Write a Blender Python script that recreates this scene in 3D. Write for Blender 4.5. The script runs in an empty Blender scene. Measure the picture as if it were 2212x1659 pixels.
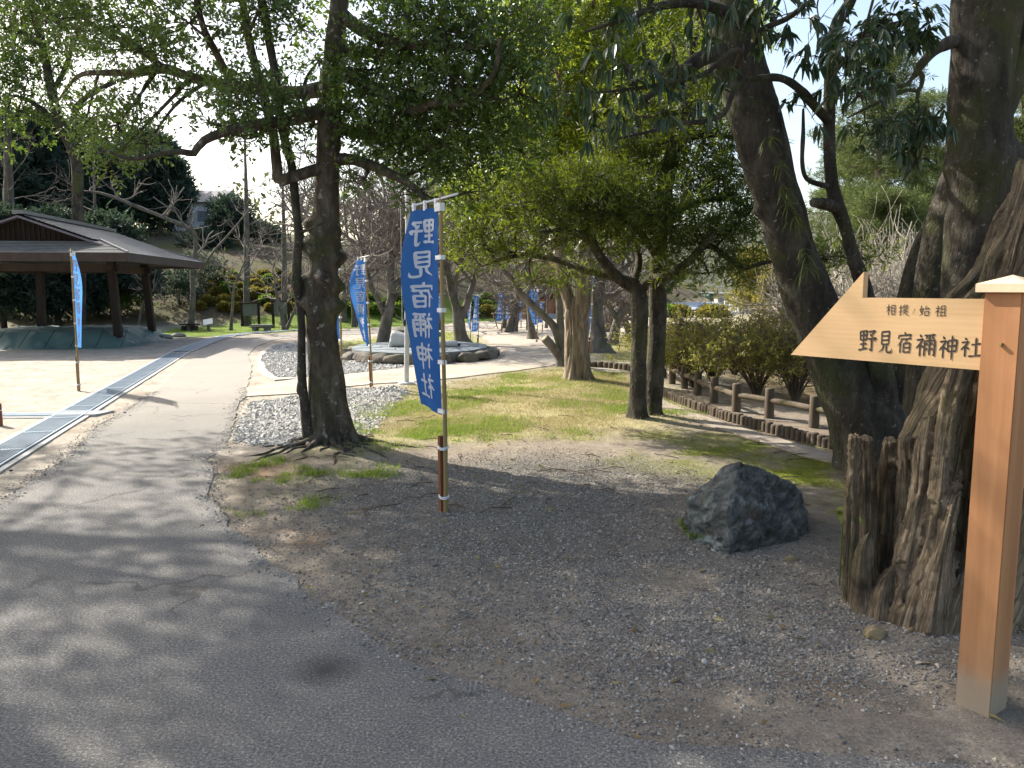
import bpy, bmesh, math, random
import numpy as np
from mathutils import Vector, Matrix, noise, geometry

# ------------------------------------------------------------------ camera, sky, sun, exposure
SC = bpy.context.scene
COL = SC.collection
FPX, CU, CV = 1700.0, 1106.0, 829.5          # focal length and centre measured on the photograph
TILT = math.atan(207.5 / FPX)
EYE = 1.6
cam_data = bpy.data.cameras.new('camera')
cam_data.sensor_width = 36.0
cam_data.lens = 36.0 * FPX / 2212.0
cam_data.clip_start, cam_data.clip_end = 0.05, 3000.0
cam = bpy.data.objects.new('camera', cam_data)
COL.objects.link(cam)
cam.location = (0, 0, EYE)
cam.rotation_euler = (math.pi / 2 - TILT, 0, 0)
SC.camera = cam

SUN_EL = math.radians(38)
SUN_AZ = math.atan2(-0.80, 0.60)              # clockwise from +Y
TO_SUN = Vector((math.sin(SUN_AZ) * math.cos(SUN_EL), math.cos(SUN_AZ) * math.cos(SUN_EL), math.sin(SUN_EL)))
world = bpy.data.worlds.new('World')
SC.world = world
world.use_nodes = True
wn = world.node_tree
bg = wn.nodes['Background']
sky = wn.nodes.new('ShaderNodeTexSky')
sky.sky_type = 'NISHITA'
sky.sun_disc = False
sky.sun_elevation = SUN_EL
sky.sun_rotation = SUN_AZ
sky.air_density, sky.dust_density, sky.ozone_density = 1.0, 2.6, 1.0
wb = wn.nodes.new('ShaderNodeMix'); wb.data_type = 'RGBA'; wb.blend_type = 'MULTIPLY'; wb.inputs[0].default_value = 1.0
wb.inputs[7].default_value = (1.0, 0.955, 0.885, 1)          # the camera's white balance, the same over the whole sky
wn.links.new(sky.outputs[0], wb.inputs[6]); wn.links.new(wb.outputs[2], bg.inputs[0])
bg.inputs[1].default_value = 0.135
sl = bpy.data.lights.new('sun', 'SUN')
sl.energy = 4.4
sl.angle = math.radians(0.53)
sl.color = (1.0, 0.94, 0.84)
so = bpy.data.objects.new('sun', sl)
COL.objects.link(so)
so.rotation_euler = TO_SUN.to_track_quat('Z', 'Y').to_euler()
SC.view_settings.view_transform = 'Standard'
SC.view_settings.look = 'None'
SC.view_settings.gamma = 1.0
SC.view_settings.exposure = 1.33
try:
    SC.view_settings.use_curve_mapping = False
except Exception:
    pass
SC.render.engine = 'CYCLES'
SC.cycles.use_denoising = True
try:
    SC.cycles.denoiser = 'OPENIMAGEDENOISE'
    SC.cycles.denoising_prefilter = 'ACCURATE'
except Exception:
    pass
SC.cycles.max_bounces = 8
SC.cycles.diffuse_bounces = 3
SC.cycles.glossy_bounces = 2
SC.cycles.transmission_bounces = 4
SC.cycles.transparent_max_bounces = 6
SC.cycles.sample_clamp_indirect = 6.0
SC.cycles.caustics_reflective = False
SC.cycles.caustics_refractive = False

# ------------------------------------------------------------------ measuring helpers
CT, ST = math.cos(TILT), math.sin(TILT)
def ray(u, v):
    dn = (v - CV) / FPX
    return ((u - CU) / FPX, CT - dn * ST, -ST - dn * CT)
def A(u, v, y):
    """the point seen at (u, v) of the photograph that lies y metres ahead"""
    d = ray(u, v); t = y / d[1]
    return Vector((d[0] * t, y, EYE + d[2] * t))
def G(u, v, z=0.0):
    """the point of the ground (height z) seen at (u, v)"""
    d = ray(u, v); t = (z - EYE) / d[2]
    return Vector((d[0] * t, d[1] * t, z))
def S(px, y):
    return px / FPX * y

# ------------------------------------------------------------------ mesh helpers
class MB:
    def __init__(s):
        s.v, s.f, s.n = [], [], 0
    def add(s, V, F):
        V = np.asarray(V, np.float64).reshape(-1, 3)
        F = np.asarray(F, np.int64)
        if F.ndim == 1: F = F.reshape(1, -1)
        s.v.append(V); s.f.append(F + s.n); s.n += len(V)
    def addl(s, V, faces):
        """faces of mixed sizes"""
        V = np.asarray(V, np.float64).reshape(-1, 3)
        for k in sorted({len(f) for f in faces}):
            s.f.append(np.array([f for f in faces if len(f) == k], np.int64) + s.n)
        s.v.append(V); s.n += len(V)
    def box(s, c, size, R=None):
        x, y, z = [q / 2 for q in size]
        V = np.array([[a, b, d] for a in (-x, x) for b in (-y, y) for d in (-z, z)], float)
        if R is not None: V = V @ np.array(R.to_3x3()).T
        V = V + np.array(c)
        s.add(V, [[0, 1, 3, 2], [4, 6, 7, 5], [0, 4, 5, 1], [2, 3, 7, 6], [0, 2, 6, 4], [1, 5, 7, 3]])
    def bar(s, a, b, w, h, up=Vector((0, 0, 1))):
        a, b = Vector(a), Vector(b); d = b - a
        z = d.normalized(); x = z.cross(up)
        if x.length < 1e-5: x = z.cross(Vector((1, 0, 0)))
        x.normalize(); y = x.cross(z)
        R = Matrix((x, y, z)).transposed()
        s.box((a + b) / 2, (w, h, d.length), R)
    def prism(s, poly, z0, z1):
        n = len(poly)
        V = [(p[0], p[1], z0) for p in poly] + [(p[0], p[1], z1) for p in poly]
        F = [[i, (i + 1) % n, n + (i + 1) % n, n + i] for i in range(n)] + [list(range(n))[::-1], list(range(n, 2 * n))]
        s.addl(V, F)
    def tube(s, pts, rad, sides=6, cap0=False, cap1=True, disp=None, squash=None):
        pts = np.asarray([tuple(p) for p in pts], float); n = len(pts)
        rad = np.asarray(rad, float) * np.ones(n)
        T = np.gradient(pts, axis=0)
        T /= np.linalg.norm(T, axis=1)[:, None] + 1e-12
        ref = np.array((1.0, 0, 0)) if abs(T[0][0]) < 0.8 else np.array((0, 1.0, 0))
        N = np.zeros_like(T)
        v = ref - T[0] * (ref @ T[0]); N[0] = v / np.linalg.norm(v)
        for i in range(1, n):
            v = N[i - 1] - T[i] * (N[i - 1] @ T[i]); N[i] = v / (np.linalg.norm(v) + 1e-12)
        B = np.cross(T, N)
        a = np.arange(sides) / sides * 2 * math.pi
        r = rad[:, None] * np.ones(sides)
        if disp is not None:
            r = disp(pts, N, B, a, r)
        V = pts[:, None, :] + r[:, :, None] * (np.cos(a)[None, :, None] * N[:, None, :] + np.sin(a)[None, :, None] * B[:, None, :])
        V = V.reshape(-1, 3)
        i = np.arange(n - 1)[:, None] * sides; j = np.arange(sides)[None, :]; k = (j + 1) % sides
        F = np.stack([i + j, i + k, i + sides + k, i + sides + j], -1).reshape(-1, 4)
        base = s.n
        s.add(V, F)
        for flag, ring, c in ((cap0, 0, pts[0]), (cap1, n - 1, pts[-1])):
            if flag:
                s.v.append(np.array([c])); q = base + ring * sides; jj = np.arange(sides); kk = (jj + 1) % sides
                s.f.append(np.stack([q + jj, q + kk, np.full(sides, s.n)], -1)); s.n += 1
    def arrays(s):
        return np.concatenate(s.v), s.f

def mesh_from(name, V, Fs, smooth=True):
    me = bpy.data.meshes.new(name)
    V = np.ascontiguousarray(V, np.float32)
    Fs = [f for f in Fs if len(f)]
    loops = np.concatenate([f.reshape(-1) for f in Fs]).astype(np.int32)
    tot = np.concatenate([np.full(len(f), f.shape[1]) for f in Fs])
    start = np.concatenate([[0], np.cumsum(tot)[:-1]]).astype(np.int32)
    me.vertices.add(len(V)); me.vertices.foreach_set('co', V.reshape(-1))
    me.loops.add(len(loops)); me.loops.foreach_set('vertex_index', loops)
    me.polygons.add(len(tot)); me.polygons.foreach_set('loop_start', start)
    me.update(calc_edges=True)
    me.polygons.foreach_set('use_smooth', np.full(len(tot), bool(smooth)))
    return me

def obj(name, mb, mat, parent=None, smooth=True, data=None):
    """one mesh object from world-space geometry; under a parent its coordinates become local to that parent"""
    if data is None:
        V, F = mb.arrays() if isinstance(mb, MB) else mb
        if parent is not None:
            M = np.array(world_matrix(parent).inverted())
            V = V @ M[:3, :3].T + M[:3, 3]
        data = mesh_from(name, V, F, smooth)
        if mat is not None: data.materials.append(mat)
    o = bpy.data.objects.new(name, data)
    COL.objects.link(o)
    if parent is not None: o.parent = parent
    return o

def world_matrix(o):
    M = o.matrix_basis.copy()
    return world_matrix(o.parent) @ M if o.parent else M

def tag(o, label=None, cat=None, group=None, kind=None):
    if label: o['label'] = label
    if cat: o['category'] = cat
    if group: o['group'] = group
    if kind: o['kind'] = kind
    return o

def thing(name, label, cat, loc=(0, 0, 0), rz=0.0, group=None):
    o = bpy.data.objects.new(name, None)
    COL.objects.link(o)
    o.location = loc; o.rotation_euler = (0, 0, rz)
    o.empty_display_size = 0.2
    return tag(o, label, cat, group)

def copy_tree(o, parent=None):
    c = o.copy(); COL.objects.link(c)
    if parent is not None: c.parent = parent
    for ch in [q for q in list(o.children)]:
        copy_tree(ch, c)
    return c

def spline(pts, n):
    """Catmull-Rom through pts (any dimension), n samples"""
    P = np.asarray([tuple(p) for p in pts], float)
    if len(P) == 2: P = np.array([P[0], (P[0] + P[1]) / 2, P[1]])
    Q = np.vstack([2 * P[0] - P[1], P, 2 * P[-1] - P[-2]])
    seg = np.linalg.norm(np.diff(P[:, :3], axis=0), axis=1); s = np.concatenate([[0], np.cumsum(seg)])
    out = []
    for t in np.linspace(0, s[-1], n):
        k = min(np.searchsorted(s, t, 'right') - 1, len(P) - 2); f = (t - s[k]) / (seg[k] + 1e-9)
        p0, p1, p2, p3 = Q[k], Q[k + 1], Q[k + 2], Q[k + 3]
        out.append(0.5 * (2 * p1 + (p2 - p0) * f + (2 * p0 - 5 * p1 + 4 * p2 - p3) * f * f + (3 * p1 - p0 - 3 * p2 + p3) * f ** 3))
    return np.array(out)

def vnoise(P, freq, seed=0):
    """smooth value noise in -1..1 for an array of 2D or 3D points"""
    P = np.asarray(P, float) * freq
    I = np.floor(P).astype(np.int64); f = P - I; f = f * f * (3 - 2 * f)
    d = P.shape[1]; out = 0
    for c in range(2 ** d):
        w = 1.0; h = np.full(len(P), seed * 7919 + 17, np.int64)
        for k in range(d):
            b = (c >> k) & 1
            w = w * (f[:, k] if b else 1 - f[:, k])
            h = (h * 374761393 + (I[:, k] + b) * (668265263 + 1274126177 * k)) & 0x7fffffff
            h = h ^ (h >> 13)
        h = (h * 1274126177) & 0x7fffffff; h = h ^ (h >> 16)
        out = out + w * ((h & 0xffff) / 32767.5 - 1)
    return out
def fbm(P, freq, seed=0, octv=4):
    a, out = 1.0, 0
    for k in range(octv):
        out = out + a * vnoise(P, freq * 2 ** k, seed + k * 13); a *= 0.5
    return out

def sdf(P, poly):
    """signed distance to a polygon in the plane, negative inside"""
    P = np.asarray(P)[:, :2]; Q = np.array([(p[0], p[1]) for p in poly])
    d = np.full(len(P), 1e9); ins = np.zeros(len(P), bool)
    for a, b in zip(Q, np.roll(Q, -1, 0)):
        e = b - a; w = P - a
        t = np.clip((w @ e) / (e @ e + 1e-12), 0, 1)
        d = np.minimum(d, np.linalg.norm(w - t[:, None] * e, axis=1))
        c = (a[1] > P[:, 1]) != (b[1] > P[:, 1])
        x = (b[0] - a[0]) * (P[:, 1] - a[1]) / ((b[1] - a[1]) if b[1] != a[1] else 1e-12) + a[0]
        ins ^= c & (P[:, 0] < x)
    return np.where(ins, -d, d)

# ------------------------------------------------------------------ materials
def new_mat(name):
    m = bpy.data.materials.new(name); m.use_nodes = True
    nt = m.node_tree; return m, nt, nt.nodes['Principled BSDF']
def ramp(nt, stops, src):
    r = nt.nodes.new('ShaderNodeValToRGB'); e = r.color_ramp.elements
    while len(e) < len(stops): e.new(0.5)
    for q, (p, c) in zip(e, stops):
        q.position = p; q.color = (*c, 1)
    nt.links.new(src, r.inputs[0]); return r.outputs[0]
def coords(nt, stretch=(1, 1, 1), world_pos=True, rot=(0, 0, 0)):
    if world_pos: s = nt.nodes.new('ShaderNodeNewGeometry').outputs['Position']
    else: s = nt.nodes.new('ShaderNodeTexCoord').outputs['Object']
    mp = nt.nodes.new('ShaderNodeMapping'); mp.inputs['Scale'].default_value = stretch; mp.inputs['Rotation'].default_value = rot
    nt.links.new(s, mp.inputs[0]); return mp.outputs[0]
def tex_noise(nt, vec, scale, detail=5, rough=0.6, dist=0.0):
    n = nt.nodes.new('ShaderNodeTexNoise'); n.inputs['Scale'].default_value = scale
    n.inputs['Detail'].default_value = detail; n.inputs['Roughness'].default_value = rough; n.inputs['Distortion'].default_value = dist
    nt.links.new(vec, n.inputs['Vector']); return n.outputs['Fac']
def mix(nt, f, a, b, mode='MIX'):
    m = nt.nodes.new('ShaderNodeMix'); m.data_type = 'RGBA'; m.blend_type = mode
    for k, q in ((0, f), (6, a), (7, b)):
        if hasattr(q, 'is_linked') or hasattr(q, 'node'): nt.links.new(q, m.inputs[k])
        elif k == 0: m.inputs[0].default_value = q
        else: m.inputs[k].default_value = (*q, 1)
    return m.outputs[2]
def bump(nt, h, strength, dist, bsdf):
    b = nt.nodes.new('ShaderNodeBump'); b.inputs['Strength'].default_value = strength; b.inputs['Distance'].default_value = dist
    nt.links.new(h, b.inputs['Height']); nt.links.new(b.outputs[0], bsdf.inputs['Normal'])
def surf(name, stops, scale=3.0, stretch=(1, 1, 1), detail=6, rough=0.9, bstr=0.5, bdist=0.02, bscale=None, extra=(), world_pos=True, metal=0.0, spec=0.3, rot=(0, 0, 0), nrough=0.62):
    """noise-coloured rough surface; extra = [(colour, scale, low, high)] blotches laid over it"""
    m, nt, b = new_mat(name)
    v = coords(nt, stretch, world_pos, rot)
    n = tex_noise(nt, v, scale, detail, nrough, 0.3)
    c = ramp(nt, stops, n)
    for col, sc, lo, hi in extra:
        k = tex_noise(nt, coords(nt, (1, 1, 1), world_pos), sc, 5, 0.65)
        k = ramp(nt, [(lo, (0, 0, 0)), (hi, (1, 1, 1))], k)
        c = mix(nt, k, c, col)
    nt.links.new(c, b.inputs['Base Color'])
    b.inputs['Roughness'].default_value = rough; b.inputs['Metallic'].default_value = metal
    b.inputs['Specular IOR Level'].default_value = spec
    if bstr:
        h = n if bscale is None else tex_noise(nt, v, bscale, 6, 0.65)
        bump(nt, h, bstr, bdist, b)
    return m
def leaf_mat(name, cols, trans, tf=0.45, rough=0.45, spec=0.35):
    m, nt, b = new_mat(name)
    g = nt.nodes.new('ShaderNodeNewGeometry')
    r = g.outputs['Random Per Island']
    c = ramp(nt, [(i / max(1, len(cols) - 1), q) for i, q in enumerate(cols)], r)
    nt.links.new(c, b.inputs['Base Color'])
    b.inputs['Roughness'].default_value = rough; b.inputs['Specular IOR Level'].default_value = spec
    t = nt.nodes.new('ShaderNodeBsdfTranslucent')
    tc = mix(nt, 0.55, c, trans)
    nt.links.new(tc, t.inputs[0])
    x = nt.nodes.new('ShaderNodeMixShader'); x.inputs[0].default_value = tf
    nt.links.new(b.outputs[0], x.inputs[1]); nt.links.new(t.outputs[0], x.inputs[2])
    nt.links.new(x.outputs[0], nt.nodes['Material Output'].inputs[0])
    return m
def plain(name, col, rough=0.6, metal=0.0, var=0.25, scale=8, spec=0.4):
    lo = tuple(q * (1 - var) for q in col); hi = tuple(min(1, q * (1 + var)) for q in col)
    return surf(name, [(0.3, lo), (0.7, hi)], scale, rough=rough, metal=metal, bstr=0.15, bdist=0.005, spec=spec, world_pos=False)

# ================================================================== the setting
rng = np.random.default_rng(7)
random.seed(7)
FOOT = ([-60, -16, -9, -4, 2, 8, 14, 24, 60], [28, 31.5, 34, 38, 45, 51, 60, 85, 190])
EDGE = ([0, 5, 9, 12, 15, 22, 30, 45, 90], [6.5, 5.2, 3.75, 3.35, 3.3, 4.6, 7.5, 14, 45])
def height(x, y):
    x = np.asarray(x, float); y = np.asarray(y, float)
    s = np.maximum(0, y - np.interp(x, *FOOT))
    z = 0.5 * s * s / (s + 2.5)
    cap = np.interp(x, [-40, -20, -8, 2, 12, 30, 60], [7.5, 6.6, 5.2, 3.6, 2.4, 1.6, 1.0])
    z = cap * (1 - np.exp(-z / cap)) + 0.004 * s
    e = np.maximum(0, x - np.interp(y, *EDGE)) * (y > 0)
    z = z - np.minimum(0.22 * e * e / (e + 1.5), 2.6)
    return z
def hz(x, y): return float(height(x, y))

def gpoly(px): return [G(u, v) for u, v in px]
Z_ASPHALT = gpoly([(2600, 1700), (1800, 1632), (1640, 1621), (1501, 1610), (1351, 1588), (1258, 1552), (1141, 1513), (1044, 1480), (958, 1449), (875, 1419),
    (800, 1375), (730, 1325), (670, 1288), (632, 1250), (582, 1225), (566, 1206), (541, 1169), (510, 1141), (482, 1103), (460, 1078), (454, 1063), (466, 1035),
    (463, 1007), (448, 991), (482, 966), (501, 938), (500, 932), (514, 869), (531, 855), (534, 835), (544, 795), (537, 765), (554, 748), (591, 734), (645, 727.5),
    (740, 723), (830, 719), (920, 716), (920, 711), (830, 712), (740, 716), (645, 722), (537, 731), (470, 741), (437, 755), (403, 785), (336, 845), (268, 888),
    (216, 917), (144, 988), (0, 1082), (-300, 1265), (-900, 1600), (-2200, 2300), (-2200, 2900), (4000, 2900), (4000, 1900)])
Z_SAND_PATH = gpoly([(531, 856), (585, 853), (648, 849), (737, 836), (809, 829), (900, 824), (971, 818), (1050, 808), (1120, 800), (1196, 789), (1206, 779), (1196, 757), (1174, 743),
    (1140, 735), (1116, 727), (1092, 718), (1098, 710), (1135, 706), (1180, 703), (1180, 694), (1100, 694), (1022, 695), (960, 700), (1000, 706), (1030, 718), (1052, 733), (1068, 745), (1086, 757), (1093, 773),
    (1060, 784), (985, 789), (885, 794), (802, 802), (737, 810), (645, 817), (534, 837)])
Z_GRAVEL_A = gpoly([(566, 775), (575, 757), (600, 744), (640, 738), (700, 741), (752, 760), (790, 783), (880, 788), (885, 792), (802, 800), (737, 808), (645, 815), (600, 815), (578, 800)])
Z_GRAVEL_B = gpoly([(560, 868), (640, 856), (737, 842), (850, 836), (872, 845), (830, 880), (805, 915), (780, 945), (745, 962), (640, 968), (560, 962), (525, 950), (535, 910)])
Z_LAWN = gpoly([(805, 905), (835, 868), (900, 838), (1000, 826), (1120, 806), (1205, 793), (1275, 800), (1350, 806), (1420, 835), (1440, 862), (1430, 905), (1340, 925), (1240, 935), (1120, 935), (960, 950), (850, 958), (775, 962)])
Z_GREEN = [gpoly(q) for q in (
    [(800, 900), (840, 868), (905, 858), (930, 880), (880, 900), (830, 915)],
    [(1050, 845), (1140, 826), (1205, 818), (1215, 836), (1130, 850), (1075, 858)],
    [(1340, 880), (1400, 872), (1420, 885), (1360, 896)],
    [(785, 938), (840, 925), (905, 928), (900, 942), (800, 955)],
    [(1000, 915), (1060, 905), (1075, 925), (1010, 932)],
    [(585, 1030), (640, 1018), (700, 1022), (660, 1050), (610, 1060)])]
Z_MOSS = gpoly([(1395, 985), (1460, 955), (1540, 948), (1640, 950), (1740, 962), (1815, 985), (1826, 1030), (1760, 1040), (1660, 1020), (1560, 1005), (1460, 1000)])
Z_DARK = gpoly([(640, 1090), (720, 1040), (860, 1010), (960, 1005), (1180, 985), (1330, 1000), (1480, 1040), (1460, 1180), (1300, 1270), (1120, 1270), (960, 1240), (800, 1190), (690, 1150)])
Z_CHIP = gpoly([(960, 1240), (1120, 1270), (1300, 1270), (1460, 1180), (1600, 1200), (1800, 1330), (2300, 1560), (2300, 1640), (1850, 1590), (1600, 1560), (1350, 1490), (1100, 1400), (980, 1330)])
Z_ISLE_LAWN = gpoly([(700, 752), (735, 738), (830, 724), (960, 716), (1000, 716), (1030, 728), (1052, 742), (1000, 752), (830, 752)])
Z_HILL_LAWN = gpoly([(335, 722), (420, 728), (500, 724), (640, 716), (760, 709), (900, 704), (1000, 699), (1100, 690), (1100, 684), (900, 688), (640, 698), (480, 704), (370, 708)])
Z_RIGHT_LAWN = gpoly([(1275, 775), (1290, 745), (1320, 725), (1420, 705), (1500, 712), (1430, 775), (1355, 782)])

def grid_axis(parts, lo, hi):
    a = []
    for x0, x1, st in parts: a.append(np.arange(x0, x1 - 1e-6, st))
    a = np.concatenate(a)
    g = []; x, st = a[-1], 0.5
    while x < hi: x += st; st *= 1.22; g.append(x)
    h = []; x, st = a[0], 0.5
    while x > lo: x -= st; st *= 1.22; h.append(x)
    return np.concatenate([np.array(h[::-1]), a, np.array(g)])
gx = grid_axis([(-14, -5, .14), (-5, 4.2, .075), (4.2, 9, .2)], -700, 700)
gy = grid_axis([(0.8, 10, .075), (10, 20, .14), (20, 46, .4)], -60, 1500)
X, Y = np.meshgrid(gx, gy)
P = np.stack([X.ravel(), Y.ravel()], 1)
Zg = height(P[:, 0], P[:, 1]) - 0.013 + 0.005 * fbm(P, 2.2, 3) + 0.003 * vnoise(P, 9, 8)
T1B = G(715, 966)
for (c, r, h) in ((T1B, 0.75, .07), (G(1250, 826), 0.7, .06), (G(1388, 905), 0.6, .05), (G(1560, 1130), .7, .03), (G(1990, 1345), .75, .06)):
    Zg += h * np.exp(-((P[:, 0] - c.x) ** 2 + (P[:, 1] - c.y) ** 2) / (r * r))
wob = 0.16 * fbm(P, 1.3, 21) + 0.06 * vnoise(P, 6, 5)
def mask(poly, soft=0.25, amp=1.0):
    return np.clip(0.5 - (sdf(P, poly) + wob * amp) / (2 * soft), 0, 1)
colr = np.tile(np.array((0.395, 0.36, 0.31)), (len(P), 1))
def lay(m, c):
    global colr
    c = np.array(c); colr = colr * (1 - m[:, None]) + c * m[:, None]
blot = np.clip(0.5 + 0.7 * fbm(P, 0.8, 31), 0, 1)
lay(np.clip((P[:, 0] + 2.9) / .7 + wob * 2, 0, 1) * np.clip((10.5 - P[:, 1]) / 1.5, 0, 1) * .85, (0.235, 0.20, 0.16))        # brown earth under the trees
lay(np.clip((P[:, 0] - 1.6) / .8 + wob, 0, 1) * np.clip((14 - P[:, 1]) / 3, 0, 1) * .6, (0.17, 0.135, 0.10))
s_hill = np.clip((P[:, 1] - np.interp(P[:, 0], *FOOT)) / 1.5, 0, 1)
lay(s_hill, (0.10, 0.078, 0.055)); lay(s_hill * blot * .7, (0.085, 0.10, 0.035))
e_right = np.clip((P[:, 0] - np.interp(P[:, 1], *EDGE) - .2) / 1.2, 0, 1) * (P[:, 1] > 3)
lay(e_right, (0.30, 0.24, 0.14)); lay(e_right * blot * .7, (0.15, 0.145, 0.05)); lay(e_right * np.clip((17 - P[:, 1]) / 3, 0, 1) * .6, (0.15, 0.115, 0.075))
far_m = np.clip((P[:, 1] - 30) / 8, 0, 1) * (1 - s_hill) * np.clip((P[:, 0] - 2) / 3, 0, 1)
lay(far_m * .6, (0.30, 0.27, 0.15))
lay(mask(Z_HILL_LAWN, .3), (0.13, 0.20, 0.03)); lay(mask(Z_ISLE_LAWN, .4), (0.24, 0.25, 0.09)); lay(mask(Z_RIGHT_LAWN, .5), (0.33, 0.29, 0.14))
lay(mask(Z_LAWN, .5, 2.4), (0.36, 0.32, 0.175))
m_green = np.zeros(len(P))
for q in Z_GREEN: m_green = np.maximum(m_green, mask(q, .6, 3.0))
lay(m_green * .5 * np.clip(.7 + fbm(P, 2.3, 61), 0, 1), (0.24, 0.27, 0.07))
m_moss = mask(Z_MOSS, .7, 3.0) * np.clip(.65 + .8 * fbm(P, 2.1, 51), 0, 1)
lay(np.clip(m_moss * 1.3, 0, 1) * .9, (0.16, 0.185, 0.022))
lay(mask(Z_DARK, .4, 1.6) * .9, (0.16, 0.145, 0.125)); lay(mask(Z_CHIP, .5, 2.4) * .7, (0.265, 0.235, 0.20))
lay(np.maximum(mask(Z_GRAVEL_A, .1, .4), mask(Z_GRAVEL_B, .15, .6)), (0.36, 0.35, 0.325))
rust = np.clip(fbm(P, 1.6, 77) * 1.6 - .7, 0, 1) * np.clip(1 - np.abs(sdf(P, Z_ASPHALT) - .35) / .5, 0, 1)
lay(rust * .7, (0.20, 0.115, 0.05))
ny, nx = X.shape
ii = (np.arange(ny - 1)[:, None] * nx + np.arange(nx - 1)[None, :])
GF = np.stack([ii, ii + 1, ii + nx + 1, ii + nx], -1).reshape(-1, 4)
gme = mesh_from('ground', np.column_stack([P, Zg]), [GF])
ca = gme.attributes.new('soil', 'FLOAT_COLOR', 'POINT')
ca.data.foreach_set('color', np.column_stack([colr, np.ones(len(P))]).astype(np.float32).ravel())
m, nt, b = new_mat('earth')
at = nt.nodes.new('ShaderNodeAttribute'); at.attribute_name = 'soil'
v = coords(nt)
n1 = ramp(nt, [(0.30, (0.55, 0.54, 0.52)), (0.5, (0.95, 0.95, 0.95)), (0.72, (1.5, 1.48, 1.42))], tex_noise(nt, v, 95, 4, 0.75))
n2 = ramp(nt, [(0.32, (0.74, 0.72, 0.69)), (0.68, (1.2, 1.2, 1.2))], tex_noise(nt, v, 2.3, 7, 0.7, 0.6))
n3 = ramp(nt, [(0.3, (0.8, 0.8, 0.8)), (0.7, (1.2, 1.18, 1.15))], tex_noise(nt, v, 17, 4, 0.7))
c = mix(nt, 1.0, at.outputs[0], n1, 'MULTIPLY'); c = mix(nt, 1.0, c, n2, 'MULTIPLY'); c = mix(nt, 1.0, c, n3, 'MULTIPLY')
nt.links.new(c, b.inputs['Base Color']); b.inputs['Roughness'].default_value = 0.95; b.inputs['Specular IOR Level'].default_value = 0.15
bump(nt, tex_noise(nt, v, 60, 5, 0.75), 0.7, 0.02, b)
gme.materials.append(m)
ground = bpy.data.objects.new('ground', gme); COL.objects.link(ground); tag(ground, kind='structure')

def zone(P_, poly, soft): return np.clip(0.5 - sdf(P_, poly) / (2 * soft), 0, 1)
def ground_z(x, y):
    """height of the ground sheet as meshed (bilinear)"""
    x = np.asarray(x, float); y = np.asarray(y, float)
    i = np.clip(np.searchsorted(gx, x) - 1, 0, nx - 2); j = np.clip(np.searchsorted(gy, y) - 1, 0, ny - 2)
    fx = (x - gx[i]) / (gx[i + 1] - gx[i]); fy = (y - gy[j]) / (gy[j + 1] - gy[j]); Zq = Zg.reshape(ny, nx)
    return Zq[j, i] * (1 - fx) * (1 - fy) + Zq[j, i + 1] * fx * (1 - fy) + Zq[j + 1, i] * (1 - fx) * fy + Zq[j + 1, i + 1] * fx * fy

def sheet(name, poly, z, mat, jit=.02, step=.09, drop=.03):
    pts = []; n = len(poly)
    for i in range(n):
        a, b_ = poly[i], poly[(i + 1) % n]; L = (b_ - a).length
        st = step if max(a.y, b_.y) < 12 else step * 3
        k = max(1, int(L / st)) if L < 30 else 8
        for q in range(k):
            p = a.lerp(b_, q / k); pts.append(p)
    w = np.array([(p.x, p.y) for p in pts]); jx = jit * (vnoise(w, 9, 3) + .9 * vnoise(w, 2.1, 4)); jy = jit * (vnoise(w, 9, 5) + .9 * vnoise(w, 2.1, 6))
    pts = [Vector((p.x + jx[i], p.y + jy[i], z)) for i, p in enumerate(pts)]
    tri = geometry.tessellate_polygon([pts])
    mb = MB(); V = [tuple(p) for p in pts] + [(p.x, p.y, z - drop) for p in pts]; k = len(pts)
    F = []
    for t in tri:
        a, b_, c_ = [pts[q] for q in t]
        if (b_ - a).cross(c_ - a).z < 0: t = (t[0], t[2], t[1])
        F.append(list(t))
    mb.addl(V, F + [[i, k + i, k + (i + 1) % k, (i + 1) % k] for i in range(k)])
    o = obj(name, mb, mat, smooth=False); tag(o, kind='structure'); return o

# worn asphalt with pale aggregate; an oil stain near its edge
m, nt, b = new_mat('asphalt')
v = coords(nt)
n1 = tex_noise(nt, v, 85, 4, 0.85)
c1 = ramp(nt, [(0.34, (0.04, 0.04, 0.04)), (0.45, (0.13, 0.126, 0.118)), (0.55, (0.20, 0.192, 0.18)), (0.66, (0.46, 0.445, 0.42))], n1)
n2 = ramp(nt, [(0.3, (0.78, 0.79, 0.81)), (0.7, (1.2, 1.18, 1.15))], tex_noise(nt, v, 1.1, 7, 0.68, 0.4))
c = mix(nt, 1.0, c1, n2, 'MULTIPLY')
wn_ = nt.nodes.new('ShaderNodeTexVoronoi'); wn_.inputs['Scale'].default_value = 42; nt.links.new(v, wn_.inputs['Vector'])
spk = ramp(nt, [(0.10, (1, 1, 1)), (0.16, (0, 0, 0))], wn_.outputs['Distance'])
sel = ramp(nt, [(0.80, (0, 0, 0)), (0.86, (1, 1, 1))], wn_.outputs['Color'])
c = mix(nt, mix(nt, 1.0, spk, sel, 'MULTIPLY'), c, (0.5, 0.49, 0.46))
gp = nt.nodes.new('ShaderNodeNewGeometry'); sx = nt.nodes.new('ShaderNodeSeparateXYZ'); nt.links.new(gp.outputs[0], sx.inputs[0])
ry = nt.nodes.new('ShaderNodeMapRange'); ry.inputs[1].default_value = 7.5; ry.inputs[2].default_value = 12.5; nt.links.new(sx.outputs[1], ry.inputs[0])
sunlit_sand = mix(nt, 0.62, c, (0.36, 0.325, 0.275)); c = mix(nt, ry.outputs[0], c, sunlit_sand)       # trodden sand plus sunlight painted into the colour of the farther stretch
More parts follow.
